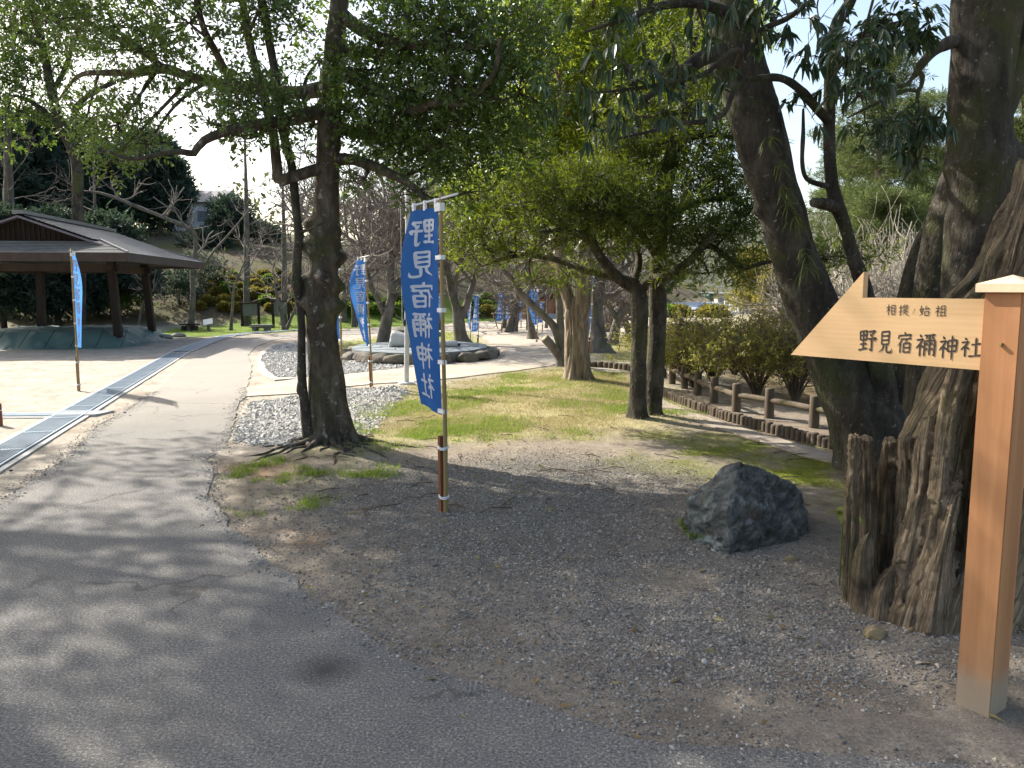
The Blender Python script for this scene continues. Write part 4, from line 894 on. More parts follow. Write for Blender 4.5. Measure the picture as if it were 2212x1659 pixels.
while k * pit < hw - .01:
    s0, s1 = k * pit, min((k + 1) * pit, hw)
    def yr(s): return (YF + s, YB - s) if s < SB else (YF + SB - .32, YB - SB + .32)
    a0, b0 = yr(s0); a1, b1 = yr(s1 if s1 < SB or s0 >= SB else SB - 1e-6)
    for sg in (1, -1):
        X0, X1 = XA + sg * (hw - s0), XA + sg * (hw - s1)
        P_ = [(X0, a0, ZE + s0 * SL), (X0, b0, ZE + s0 * SL), (X1, b1, ZE + s1 * SL), (X1, a1, ZE + s1 * SL)]
        strip(*(P_ if sg > 0 else [P_[1], P_[0], P_[3], P_[2]]))
    if s1 <= SB + .03:
        for (ye, sg) in ((YF, 1), (YB, -1)):
            P_ = [(XL + s0, ye + sg * s0, ZE + s0 * SL), (XR - s0, ye + sg * s0, ZE + s0 * SL), (XR - s1, ye + sg * s1, ZE + s1 * SL), (XL + s1, ye + sg * s1, ZE + s1 * SL)]
            strip(*(P_ if sg > 0 else [P_[1], P_[0], P_[3], P_[2]]))
    k += 1
for sx in (1, -1):                                           # hip ridges and ridge cap
    mb.bar((XA + sx * hw, YF, ZE + .02), (XA + sx * (hw - SB), YF + SB, ZE + SB * SL + .03), .07, .05)
    mb.bar((XA + sx * hw, YB, ZE + .02), (XA + sx * (hw - SB), YB - SB, ZE + SB * SL + .03), .07, .05)
roof = objl('roof', mb, M_ROOFMETAL, pv)
ZR = ZE + hw * SL
objl('ridge_cap', box_mb(((XA, (YF + YB) / 2, ZR + .04), (.26, YB - YF - 2 * SB + .7, .09))), M_ROOFMETAL, roof)
objl('fascia', box_mb((((XL + XR) / 2, YF + .03, ZE - .115), (XR - XL, .06, .2)), (((XL + XR) / 2, YB - .03, ZE - .115), (XR - XL, .06, .2)),
    ((XR - .03, (YF + YB) / 2, ZE - .115), (.06, YB - YF - .13, .2)), ((XL + .03, (YF + YB) / 2, ZE - .115), (.06, YB - YF - .13, .2))), M_BROWN, pv)
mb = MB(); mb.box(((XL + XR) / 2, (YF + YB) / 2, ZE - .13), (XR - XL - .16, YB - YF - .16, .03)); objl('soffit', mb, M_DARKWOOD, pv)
for y_, sgn in ((YF + SB, -1), (YB - SB, 1)):
    mb = MB(); w = hw - SB; zf = ZE + SB * SL
    mb.addl([(XA - w, y_, zf), (XA + w, y_, zf), (XA, y_, ZR)], [[0, 1, 2]] if sgn < 0 else [[0, 2, 1]])
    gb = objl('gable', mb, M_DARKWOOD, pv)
    lt = MB()
    for q in range(1, 9):
        z = zf + q * (ZR - zf) / 9; ww = w * (1 - q / 9); lt.box((XA, y_ + sgn * .025, z), (2 * ww, .03, .022))
    for q in range(-14, 15):
        x = q * w / 15; lt.box((XA + x, y_ + sgn * .055, zf + (ZR - zf) * (1 - abs(q) / 15) / 2), (.022, .025, (ZR - zf) * (1 - abs(q) / 15)))
    tag(objl('lattice', lt, M_DARKWOOD, gb), kind='stuff')  # dark timber puts the gable's shade into the brown lattice
    bb = MB()
    for sx in (1, -1): bb.bar((XA + sx * .0, y_ + sgn * .30, ZR - .075), (XA + sx * (w + .25), y_ + sgn * .30, zf - .16), .05, .17, Vector((0, 1, 0)))
    objl('bargeboard', bb, M_PURPLE, pv)
for cx in (-.75, 2.4):
    for cy in (-1.75, 1.2):
        ox, oy = (.05 if cx > 0 else -.05), (.035 if cy > 0 else -.035)
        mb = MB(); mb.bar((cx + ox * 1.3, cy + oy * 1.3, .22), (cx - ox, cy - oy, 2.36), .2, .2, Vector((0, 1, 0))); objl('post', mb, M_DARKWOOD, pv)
mb = MB()
for cy in (-1.65, 1.1): mb.box((.82, cy, 2.16), (3.5, .12, .2))
for cx in (-.68, 2.33): mb.box((cx, -.275, 2.12), (.12, 3.1, .2))
objl('tie_beam', mb, M_BROWN, pv)

# the earth ring under its green sheet
mr_ = thing('covered_ring', 'low earth ring under a teal green tarpaulin beneath the pavilion', 'covered mound', (-13.75, 23.56, 0), math.radians(8))
xs = np.linspace(-2.6, 3.25, 90); ys = np.linspace(-3.25, 2.6, 80); XX, YY = np.meshgrid(xs, ys); PP = np.stack([XX.ravel(), YY.ravel()], 1)
ed = np.minimum.reduce([PP[:, 0] + 2.3, 3.05 - PP[:, 0], PP[:, 1] + 3.05, 2.35 - PP[:, 1]]) + .05 * vnoise(PP, 2.2, 3)
zz = np.clip(ed / .95, 0, 1); zz = .42 * zz * zz * (3 - 2 * zz) ** .6 - .02
fold = np.abs(vnoise(np.stack([PP[:, 0] * 3 + PP[:, 1] * 2, PP[:, 1] * 2.5 - PP[:, 0]], 1), .9, 9)); zz += .035 * np.clip(1 - fold * 4, 0, 1) * (ed > 0) + .012 * fbm(PP, 1.5, 5)
ny_, nx_ = XX.shape; i0 = np.arange(ny_ - 1)[:, None] * nx_ + np.arange(nx_ - 1)[None]
mb = MB(); mb.add(np.column_stack([PP, zz]), np.stack([i0, i0 + 1, i0 + nx_ + 1, i0 + nx_], -1).reshape(-1, 4))
M_TARP = surf('teal tarpaulin', [(.3, (.085, .15, .14)), (.7, (.13, .21, .195))], 2.5, rough=.55, bstr=.5, bdist=.02, bscale=7, world_pos=False, spec=.4)
objl('tarpaulin', mb, M_TARP, mr_, True)
mb = MB()
for x_ in np.linspace(-2.2, 2.9, 9):
    mb = MB(); mb.bar((x_, -2.98, .03), (x_ * .98, -2.2, .46), .012, .012); objl('rope', mb, M_DARKWOOD, mr_)
M_SANDBAG = surf('pale sandbag', [(.3, (.24, .24, .22)), (.7, (.36, .36, .33))], 5, rough=.9, bstr=.4, bdist=.01, bscale=30, world_pos=False)
def blob(center, size, mat, name, seed=0, amp=.25, parent=None, sub=3, freq=1.6, flat=None, rz=0.0, facet=0.0, smooth=True, data_only=False):
    """an irregular lump (stone, sandbag): a subdivided icosphere pushed about by noise"""
    bm = bmesh.new(); bmesh.ops.create_icosphere(bm, subdivisions=sub, radius=1.0)
    V = np.array([v.co[:] for v in bm.verts]); F = np.array([[v.index for v in f.verts] for f in bm.faces]); bm.free()
    r = 1 + amp * fbm(V + seed * 3.7, freq, seed, 3)
    V = V * r[:, None]
    if facet:
        R = np.random.default_rng(seed); 
        for q in range(9):
            nrm = unit(R.normal(size=3)); lim = R.uniform(.55, .85); dd = V @ nrm; ex = np.maximum(0, dd - lim); V = V - nrm[None] * (ex * facet)[:, None]
    if flat is not None: V[:, 2] = np.maximum(V[:, 2], flat)
    V = V * np.array(size); c, s_ = math.cos(rz), math.sin(rz)
    V = np.column_stack([V[:, 0] * c - V[:, 1] * s_, V[:, 0] * s_ + V[:, 1] * c, V[:, 2]]) + np.array(center)
    mb = MB(); mb.add(V, F)
    return mb if data_only else obj(name, mb, mat, parent, smooth)
for q, ((u, v), lab) in enumerate((((109, 744), 'sandbag on the front hem of the green tarpaulin, left of the pavilion banner'), ((271, 745), 'sandbag on the front corner of the green tarpaulin'), ((313, 737), 'sandbag on the right hem of the tarpaulin, next behind the corner one'),
                      ((359, 731), 'sandbag halfway back along the right hem of the tarpaulin'), ((386, 727.5), 'sandbag at the rear right end of the tarpaulin'))):
    p = G(u, v); tag(blob((p.x, p.y, .05), (.24, .17, .085), M_SANDBAG, 'sandbag', q + 2, .12, rz=q), lab, 'sandbag', 'sandbags holding down the tarpaulin')

# ================================================================== the planted slope behind
def dome(p, r, h, mat, label, seed):
    R = np.random.default_rng(seed); n = int(520 + 300 * r)
    Uq = unit(R.normal(size=(n, 3))); Uq[:, 2] = np.abs(Uq[:, 2]) * 1.0 - .22
    k = 1 + .06 * R.normal(size=(n, 1))
    c = np.array((p.x, p.y, hz(p.x, p.y) + h * .32))
    P0 = c + Uq * k * np.array((r, r, h * .78)); D = unit(Uq + .6 * R.normal(size=(n, 3)))
    V, F = leaf_fold(P0, D, .16 * (.5 + r), .10 * (.5 + r)); mb = MB(); mb.add(V, F)
    bm_ = blob(tuple(c), (r * .93, r * .93, h * .72), None, 'x', seed, .06, sub=2, data_only=True); V2, F2 = bm_.arrays(); mb.add(V2, F2[0])
    o = bpy.data.objects.new('azalea_dome', None); bpy.data.objects.remove(o)
    root = obj('clipped_azalea', mb, mat, None, False); return tag(root, label, 'shrub', 'clipped azalea domes on the slope')
z2 = lambda x, y: (345.6 + .1562 * x, 535.7 + .1562 * y)
DM = [(840, 480, 150, 110, 0), (985, 480, 130, 90, 0), (690, 500, 130, 80, 0), (690, 560, 120, 80, 0), (940, 600, 160, 130, 1), (1100, 560, 110, 80, 0), (1300, 450, 140, 80, 0), (1320, 540, 170, 130, 0), (1500, 470, 150, 110, 1), (1300, 600, 130, 80, 0),
      (1310, 660, 170, 120, 0), (1490, 660, 190, 120, 0), (1120, 670, 100, 100, 0), (1480, 750, 180, 90, 1), (880, 750, 160, 110, 0), (1020, 740, 130, 100, 0), (660, 760, 150, 110, 0), (890, 850, 130, 100, 0), (1040, 850, 140, 110, 0), (1525, 860, 110, 80, 0),
      (1790, 740, 100, 90, 1), (1830, 450, 90, 120, 0), (1440, 370, 150, 80, 0), (1000, 400, 120, 80, 1), (930, 360, 140, 80, 0), (1790, 830, 100, 80, 0), (2010, 860, 90, 80, 0), (550, 820, 120, 90, 0), (1630, 540, 120, 90, 0), (1640, 380, 130, 90, 0), (1900, 600, 120, 90, 0), (780, 640, 120, 90, 0)]
px_d = [(*z2(x, y), w * .1562, h * .1562, g) for x, y, w, h, g in DM]
px_d += [(933 + .2188 * x, 553 + .2188 * y, w * .2188, h * .2188, g) for x, y, w, h, g in ((540, 570, 130, 100, 0), (540, 505, 100, 70, 1), (640, 560, 90, 80, 1), (640, 510, 90, 70, 1), (430, 570, 80, 80, 1), (620, 430, 110, 70, 1), (520, 430, 110, 70, 1), (760, 560, 110, 90, 1), (800, 480, 110, 80, 1), (430, 480, 90, 80, 1), (330, 560, 110, 90, 0))]
px_d += [(708.5 + .18 * x, 656.6 + .18 * y, w * .18, h * .18, g) for x, y, w, h, g in ((215, 90, 170, 130, 1), (820, 95, 170, 120, 1), (560, 100, 150, 110, 1), (370, 30, 140, 90, 0), (690, 10, 140, 90, 1), (950, 40, 140, 90, 1), (180, -20, 140, 90, 0), (480, -40, 150, 90, 1), (860, -60, 150, 90, 1))]
dcount = {}
px_d.sort()
ORD = ['leftmost', 'second from left', 'third from left', 'fourth from left', 'fifth from left', 'sixth from left', 'seventh from left', 'eighth from left', 'ninth from left']
for q, (u, v, w, h, g) in enumerate(px_d):
    p = GH(u, v + h * .3); sz = S(w, p.y) / 2
    col = 'green' if g else 'olive gold'
    nb = ('just above the white plaque' if u < 470 else 'near the small pine' if u < 520 else 'round the left notice board' if u < 575 else 'round the right notice board' if u < 650 else 'between knobbly tree and flagpole' if u < 900 else 'behind the far banners')
    nth = dcount.setdefault((col, nb, v > 640, v > 605, w > 24), []); nth.append(0)
    dome(p, sz * 1.12, S(h, p.y) * 1.05, M_LEAF_DOMEG if g else M_LEAF_DOME, f'{col} dome {nb}, {"lower" if v > 640 else "middle" if v > 605 else "upper"}, ' + ('broad, ' if w > 24 else 'small, ') + ORD[len(nth) - 1], 100 + q)

def conifer(u, y, top, wpx, n, seed, label, mat=None, base_v=None, cat='tree', L=.34, leafless=.18):
    x = A(u, 600, y).x; z0 = hz(x, y); R = np.random.default_rng(seed); H = A(u, top, y).z - z0; w = S(wpx, y) / 2
    t = Tree('conifer' if cat == 'conifer' else 'evergreen_tree', label, (x, y, z0), 'dark evergreens behind the pavilion')
    t.trunk([(x, y, z0 - .1), (x + R.normal(0, .1), y, z0 + H * .5), (x + R.normal(0, .2), y, z0 + H * .97)], [w * .09, w * .06, .03], M_BARK_DARK, 9, 14)
    for q in range(n):
        f = leafless + (1 - leafless) * R.random() ** .8; a = R.random() * 6.283; rad = w * (1.15 - .85 * f) * (.35 + .65 * R.random())
        c = Vector((x + math.cos(a) * rad, y + math.sin(a) * rad * .8, z0 + H * f)); e = w * (.30 + .15 * R.random())
        t.clump(c, (e, e, e * .42), 66, 8, L * y / 38, L * .28 * y / 38, .6, out=1.0, up=-.05, sub=2, thick=.02, twigs=False, shell=1.8)
    return t.finish(M_BARK_DARK, mat or M_LEAF_CONIFER)
for q, (u, y, top, w, n, lab) in enumerate(((-40, 44, 235, 230, 48, 'dark evergreen at the left edge above the pavilion roof'), (70, 47, 262, 200, 50, 'tall dark evergreen right behind the pavilion gable'), (165, 50, 285, 200, 50, 'dark evergreen behind the pavilion roof, where the pale bough starts'),
        (255, 54, 330, 180, 46, 'dark evergreen behind the right slope of the pavilion roof'), (340, 58, 305, 150, 40, 'feathery dark conifer left of the white house on the slope'), (120, 31.5, 480, 170, 34, 'low dark evergreen close behind the pavilion, left'), (240, 33, 490, 180, 36, 'low dark evergreen close behind the pavilion, right'), (352, 50, 345, 140, 40, 'dark evergreen beyond the right eave of the pavilion'), (0, 31, 470, 160, 30, 'low dark evergreen behind the pavilion at the left edge'))):
    conifer(u, y, top, w, n, 200 + q, lab)
conifer(-190, 27, 180, 300, 40, 219, 'unseen dark evergreen left of the pavilion, added to shade the tarpaulin')  # added out of view to keep the sun off the tarpaulin
# the small layered pine and bluish shrubs on the slope
for q, (u, y, top, w, n, lab) in enumerate(((500, 47, 445, 120, 18, 'small layered pine on the slope under the white house'), (560, 50, 500, 120, 16, 'dark bushy evergreen among the azalea domes'), (450, 46, 520, 120, 16, 'dusky evergreen bush beyond the pavilion eave'))):
    conifer(u, y, top, w, n, 230 + q, lab, L=.22, leafless=.4)
def shrub(p, w, h, n, seed, label, mat, twmat, group, L=.05, W=.022, stems=14, name='shrub', per=8, tl=.2, low=.3, cat='shrub', droop=0.0):
    R = np.random.default_rng(seed); s = Tree(name, label, p, group, cat); mb = MB()
    for q in range(stems):
        a = R.random() * 6.283; e = Vector((math.cos(a) * w * R.uniform(.3, 1), math.sin(a) * w * R.uniform(.3, 1), h * R.uniform(.65, 1.0)))
        k = spline([p, p + Vector((e.x * .25, e.y * .25, e.z * .45)), p + Vector((e.x * .65, e.y * .65, e.z * .8)), p + e], 10)
        mb.tube(k, np.linspace(.012 + .006 * h, .003, 10), 5)
        for j in range(5):
            i = R.integers(3, 10); d = unit(R.normal(size=3) + np.array((0, 0, .6)))
            grow(mb, k[i], d, .35 * h * R.uniform(.5, 1), .006, 2, 3, R, .1, .25, .7, (2, 4))
    tag(obj('stems', mb, twmat, s.root), kind='stuff')
    for q in range(n):
        a = R.random() * 6.283; rr_ = w * math.sqrt(R.random()); c = p + Vector((math.cos(a) * rr_, math.sin(a) * rr_, h * (low + (1 - low) * R.random() * (1.05 - .5 * (rr_ / w) ** 2))))
        s.clump(c, (.28 * w, .28 * w, .16 * h), 16, per, L, W, tl, sub=2, join=False, thick=.004, droop=droop)
    return s.finish(twmat, mat)
for q, (u, v, w, h, lab) in enumerate(((70, 655, .9, 1.3, 'leafy green shrub in the dark under the pavilion roof, left'), (165, 660, 1.0, 1.1, 'leafy green shrub behind the pavilion banner'), (275, 655, .8, 1.1, 'leafy green shrub between the two slanting pavilion posts'), (390, 640, 1.1, 1.5, 'dark shrub beyond the right pavilion post'), (435, 600, 1.2, 1.6, 'dark shrub on the slope under the tip of the eave'))):
    p = GH(u, v + 25); shrub(p, w, h, 26, 260 + q, lab, M_LEAF_DOMEG if q in (0, 2) else M_LEAF_CONIFER, M_TWIG_BROWN, 'shrubs on the dark bank', L=.13, W=.05, stems=7, tl=.3)

# white house on the slope
wh = thing('house', 'white house with grey roof half hidden up the slope', 'house', (-21.5, 55, hz(-21.5, 55)))
M_WHITEWALL = surf('white render', [(.3, (.58, .60, .63)), (.7, (.72, .74, .76))], 2, rough=.8, bstr=.1)
M_GLASS = plain('window glass', (.22, .25, .28), .1, 0, .2, 3, .8)
M_ROOFGREY = surf('grey tile roof', [(.3, (.12, .12, .13)), (.7, (.2, .2, .21))], 4, rough=.6, bstr=.3, bdist=.03, bscale=10)
bx, by = A(415, 460, 56).x, 56; zb, zt = A(415, 500, 56).z, A(415, 436, 56).z
hb = hz(bx, by)
wall = obj('wall', box_mb(((bx, by + 2.5, (hb - .3 + zt) / 2), (3.4, 5, zt - hb + .3))), M_WHITEWALL, wh, False)
rm = MB(); rm.addl([(bx - 2.0, by - .4, zt - .05), (bx + 2.0, by - .4, zt - .05), (bx + 2.0, by + 5.4, zt - .05), (bx - 2.0, by + 5.4, zt - .05), (bx - 2.0, by + 2.5, zt + 1.1), (bx + 2.0, by + 2.5, zt + 1.1)], [[0, 1, 5, 4], [2, 3, 4, 5], [0, 4, 3], [1, 2, 5], [0, 3, 2, 1]]); obj('roof', rm, M_ROOFGREY, wh, False)
for x_ in (-.75, .8):
    f_ = obj('window', box_mb(((bx + x_, by - .03, zt - 1.0), (1.0, .05, .9))), M_WHITEWALL, wh, False); obj('pane', box_mb(((bx + x_, by - .06, zt - 1.0), (.84, .03, .74))), M_GLASS, f_, False)

# tall bare conifers and the spreading bare maple
def mast(u, v0, v1, w0, w1, seed, label, mat=M_BARK_GREY, boughs=15, reach=2.2, y=None):
    p = GH(u, v0) if y is None else Vector((A(u, v0, y).x, y, hz(A(u, v0, y).x, y))); y = p.y; R = np.random.default_rng(seed)
    top = A(u - 3, v1, y); s = Tree('bare_conifer', label, p, 'tall bare conifers on the slope', 'tree'); mb = MB()
    s.trunk([p - Vector((0, 0, .2)), p.lerp(top, .5) + Vector((.05, 0, 0)), top], [S(w0, y), S((w0 + w1) / 2, y), S(w1, y) * .5], mat, 14, 40, bark_disp(seed, .1, (6, 6, 2), (.5, .3, 5), z0=p.z))
    for q in range(boughs):
        f = .22 + .76 * (q + R.random()) / boughs; b0 = p.lerp(top, f); a = R.random() * 6.283; d = np.array((math.cos(a), math.sin(a), R.uniform(.15, .7)))
        grow(mb, b0, unit(d), reach * (1.25 - .9 * f) * R.uniform(.6, 1.2), .035 * (1.3 - f), 1, 3, R, .06, .10, .6, (3, 5))
    tag(obj('branches', mb, M_TWIG_PALE, s.root), kind='stuff'); return s
mast(532, 702, 300, 7.5, 4, 71, 'tall straight bare conifer behind the left notice board')
mast(613, 703, 380, 6.5, 4, 72, 'straight bare conifer behind the right notice board, lit down one side')
mast(18, 700, 200, 11, 9, 73, 'thick pale bare trunk behind the pavilion at the left edge', y=33, boughs=14)
mast(205, 640, 330, 4, 3, 74, 'thin dark trunk behind the pavilion roof', y=36, boughs=6)
pm = G(411, 713); ym = pm.y
bt = bare_tree('bare_maple', 'grey bare maple whose long pale bough reaches left over the pavilion roof', 'bare trees by the far lawn',
    [([pm - Vector((0, 0, .1)), A(417, 640, ym), A(416, 582, ym), A(424, 524, ym), A(415, 497, ym), A(383, 482, ym), A(350, 468, ym), A(300, 448, ym), A(240, 424, ym), A(205, 415, ym), A(172, 413, ym)], [S(x, ym) for x in (7, 5.5, 5, 4.5, 4.5, 4, 4, 3.6, 3.2, 2.6, 1.5)])], M_BARK_GREY, 81, 1, 1.6, 8, .1, M_TWIG_PALE, start=.3)
bt.limb([A(420, 600, ym), A(440, 575, ym), A(460, 545, ym - .4), A(500, 500, ym - .6), A(540, 450, ym - .8)], [S(x, ym) for x in (3.5, 3, 2.5, 2, 1)], M_BARK_GREY, 14, 6)
for q, (stems, lab, reach) in enumerate((
        ([([(498, 713), (502, 670), (506, 623), (518, 590), (533, 555)], (4, 3, 2.6, 2, 1.2))], 'thin bare tree on the green lawn between plaque and bench', 1.3),
        ([([(614, 713), (608, 680), (599, 645), (592, 600)], (4.5, 4, 3, 1.5)), ([(616, 712), (628, 690), (640, 660), (652, 620)], (3.5, 3, 2.5, 1.2))], 'forked dark bare tree on the lawn right of the bench', 1.8),
        ([([(297, 712), (306, 665), (318, 630), (312, 590)], (3, 2.6, 2, 1))], 'thin bare tree behind the far pavilion post', 1.2),
        ([([(765, 706), (764, 670), (757, 630), (745, 585)], (6, 5, 4, 2)), ([(768, 704), (776, 650), (790, 600)], (4, 3, 1.5))], 'small bare cherry right of the knobbly tree', 2.4))):
    st = [([G(*pts[0]) - Vector((0, 0, .1))] + [A(u, v, G(*pts[0]).y) for u, v in pts[1:]], [S(x, G(*pts[0]).y) for x in rd]) for pts, rd in stems]
    bare_tree('bare_tree', lab, 'bare trees by the far lawn', st, M_BARK_GREY, 90 + q, 2 if q == 3 else 1, reach, 6, .12, M_TWIG_PALE)
# cherry trees along the path
CH = [([([(826, 752), (831, 715), (838, 680), (846, 640), (843, 600), (846, 560), (850, 520), (842, 470), (848, 420)], (17, 13, 11, 10, 9, 8, 6.5, 5, 3)), ([(836, 690), (818, 650), (800, 615), (788, 560), (770, 500)], (7, 6.5, 5.5, 4.5, 2)), ([(846, 625), (868, 600), (900, 575), (935, 545)], (6, 5, 4, 2)), ([(842, 660), (866, 618), (872, 560), (890, 500)], (6, 5, 4, 2))], 'dark bare cherry at the back of the stone bed, left of the flagpole', 2.9, None),
      ([([(1000, 744), (993, 715), (990, 690), (984, 660), (975, 630), (968, 590), (955, 540), (960, 480)], (18, 13, 12, 9, 8, 7, 5, 2)), ([(992, 690), (1008, 660), (1018, 625), (1030, 585), (1050, 540)], (9, 8, 6.5, 5, 2)), ([(982, 650), (985, 600), (1000, 560), (1010, 500)], (6, 5, 4, 2))], 'bare cherry forking low behind the right end of the stone bed', 2.4, None),
      ([([(944, 712), (946, 680), (950, 640), (940, 590), (930, 540)], (9, 8, 7, 5, 2))], 'dark bare cherry half hidden behind the front banner', 2.4, None),
      ([([(1098, 717), (1106, 685), (1117, 650), (1120, 615), (1116, 570), (1120, 520)], (7, 6, 5.5, 5, 4, 2)), ([(1112, 716), (1116, 690), (1120, 660)], (5.5, 5, 3))], 'slanting bare trunk pair left of the bend in the far path', 2.2, None),
      ([([(1088, 710), (1091, 685), (1086, 650), (1081, 610), (1088, 560)], (5, 4.5, 4, 3.5, 2))], 'thin dark bare trunk beside the far banners', 1.8, None),
      ([([(1150, 731), (1147, 700), (1145, 665), (1142, 630), (1136, 590), (1140, 530)], (10, 7.5, 7, 6.5, 5, 2))], 'upright bare cherry on the right verge of the far path', 2.3, None),
      ([([(1141, 712), (1139, 680), (1136, 640)], (3.5, 3, 1.5))], 'thin bare trunk just left of the upright far cherry', 1.2, None),
      ([([(1179, 708), (1182, 675), (1184, 640), (1190, 600)], (3.5, 3, 2.5, 1.5))], 'thin bare tree in front of the orange shrine', 1.6, None),
      ([([(1215, 790), (1213, 760), (1212, 725), (1210, 690), (1207, 640), (1203, 590), (1206, 540)], (14, 11, 9, 8, 7, 6, 3)), ([(1212, 762), (1208, 738), (1197, 706), (1176, 684), (1152, 660), (1136, 645), (1123, 630), (1108, 605), (1090, 586), (1070, 560)], (10, 9, 8.5, 8, 8.5, 8, 7, 6, 5, 3))], 'old leaning cherry with a sawn stub, left against the shredding trunk', 1.6, None),
      ([([(1297, 760), (1293, 720), (1289, 680), (1291, 640), (1296, 600), (1290, 550)], (26, 17, 15, 14, 12, 7)), ([(1290, 665), (1278, 640), (1262, 622)], (5, 4, 2))], 'thick upright cherry trunk right of the banner behind the yew pine', 1.8, None),
      ([([(1322, 744), (1327, 720), (1335, 692), (1345, 670), (1360, 645), (1385, 620)], (13, 11, 10, 8, 6, 3)), ([(1334, 690), (1322, 672), (1312, 655), (1305, 635)], (8, 6, 5, 2)), ([(1337, 690), (1352, 668), (1362, 650), (1366, 620)], (7, 6, 5, 2))], 'low forking cherry stump tree left of the twin trunks', 1.3, None),
      ([([(1362, 732), (1358, 712), (1350, 695), (1342, 680)], (9, 8, 6, 3)), ([(1360, 715), (1368, 695), (1374, 670)], (6, 5, 3))], 'short dark gnarled cherry directly behind the twin trunks', 1.2, None)]
for q, (stems, lab, reach, _) in enumerate(CH):
    yb = G(*stems[0][0][0]).y
    st = [([A(u, v, yb) for u, v in pts], [S(x, yb) for x in rd]) for pts, rd in stems]
    st[0][0][0].z = -.08
    bare_tree('cherry_tree', lab, 'bare cherries along the path', st, M_BARK_GREY, 110 + q, 3 if reach > 1.7 else 2, reach, 8 if q < 3 else 6, .1, M_TWIG_PALE, start=.5 if q != 8 else .75, kids=(3, 5))
    if q == 8:
        s_ = [o for o in bpy.data.objects if o.get('label') == lab][0]
        mb = MB(); k = spline([(*A(1214, 780, yb), S(9, yb)), (*A(1203, 762, yb - .1), S(9, yb)), (*A(1190, 745, yb - .2), S(9, yb)), (*A(1177, 730, yb - .25), S(9.5, yb))], 12); mb.tube(k[:, :3], k[:, 3], 14, disp=bark_disp(5, .1, (8, 8, 5)))
        stub = obj('stub', mb, M_BARK_GREY, s_)
        c = Vector(k[-1, :3]); d = (c - Vector(k[-2, :3])).normalized(); mb = MB(); mb.tube([c + d * .004, c + d * .012], [S(8.6, yb), S(8.4, yb)], 14); obj('cut_face', mb, plain('pale cut wood', (.42, .33, .2), .8), stub)
# more bare cherries standing farther back, to fill the distance
for q, (u, y, h, lab) in enumerate(((690, 42, 5.5, 'bare cherry far off, between the knobbly tree and the hill'), (790, 46, 6, 'bare cherry on the slope behind the second banner'), (880, 40, 6.5, 'bare cherry far behind the flagpole'), (930, 48, 6, 'bare cherry on the far slope behind the front banner'), (1060, 50, 6, 'bare cherry far up behind the path bend'), (655, 50, 6, 'bare tree on the slope just left of the knobbly tree'), (735, 36, 5.5, 'bare cherry right behind the knobbly trunk'))):
    x = A(u, 600, y).x; z = hz(x, y); R = np.random.default_rng(q)
    bare_tree('bare_tree', lab, 'bare trees on the slope', [([Vector((x, y, z - .1)), Vector((x + R.normal(0, .2), y, z + h * .22)), Vector((x + R.normal(0, .4), y, z + h * .45)), Vector((x + R.normal(0, .5), y, z + h * .75))], [.2, .15, .11, .04])], M_BARK_GREY, 140 + q, 2, 2.8, 10, .14, M_TWIG_PALE, start=.2)

# a wood closing the far distance
def wood(name, boxes, n, mat, L, seed):
    R = np.random.default_rng(seed); mb = MB()
    for (x0, x1, y0, y1, zlo, zhi) in boxes:
        m_ = int(n * (x1 - x0) * (zhi - zlo) / 60)
        cx = R.uniform(x0, x1, m_); cy = R.uniform(y0, y1, m_); base = height(cx, cy)
        top = base + zlo + (zhi - zlo) * np.clip(.55 + .6 * fbm(np.stack([cx, cy], 1), .09, seed), .1, 1.2)
        ct = np.column_stack([cx, cy, base + (top - base) * R.random(m_) ** .55])
        P0 = np.repeat(ct, 14, 0) + R.normal(size=(m_ * 14, 3)) * np.array((L * 2.2, L * 2.2, L * 1.3))
        V, F = leaf_fold(P0, unit(R.normal(size=P0.shape)), L, L * .5); mb.add(V, F)
    o = obj(name, mb, mat, None, False); return tag(o, kind='stuff')
M_LEAF_FAR = leaf_mat('far leaves', [(.045, .06, .025), (.08, .095, .035), (.06, .07, .03), (.12, .115, .05)], (.2, .22, .06), .3, .7, .1)
wood('far_woods', [(-60, -6, 62, 74, 1.0, 6.0), (-10, 22, 58, 72, .3, 3.5)], 34, M_LEAF_FAR, .55, 5)
wood('slope_undergrowth', [(-30, -3, 43, 61, .15, 1.5), (-30, -14, 35, 43, .05, .5)], 60, M_LEAF_FAR, .26, 25)

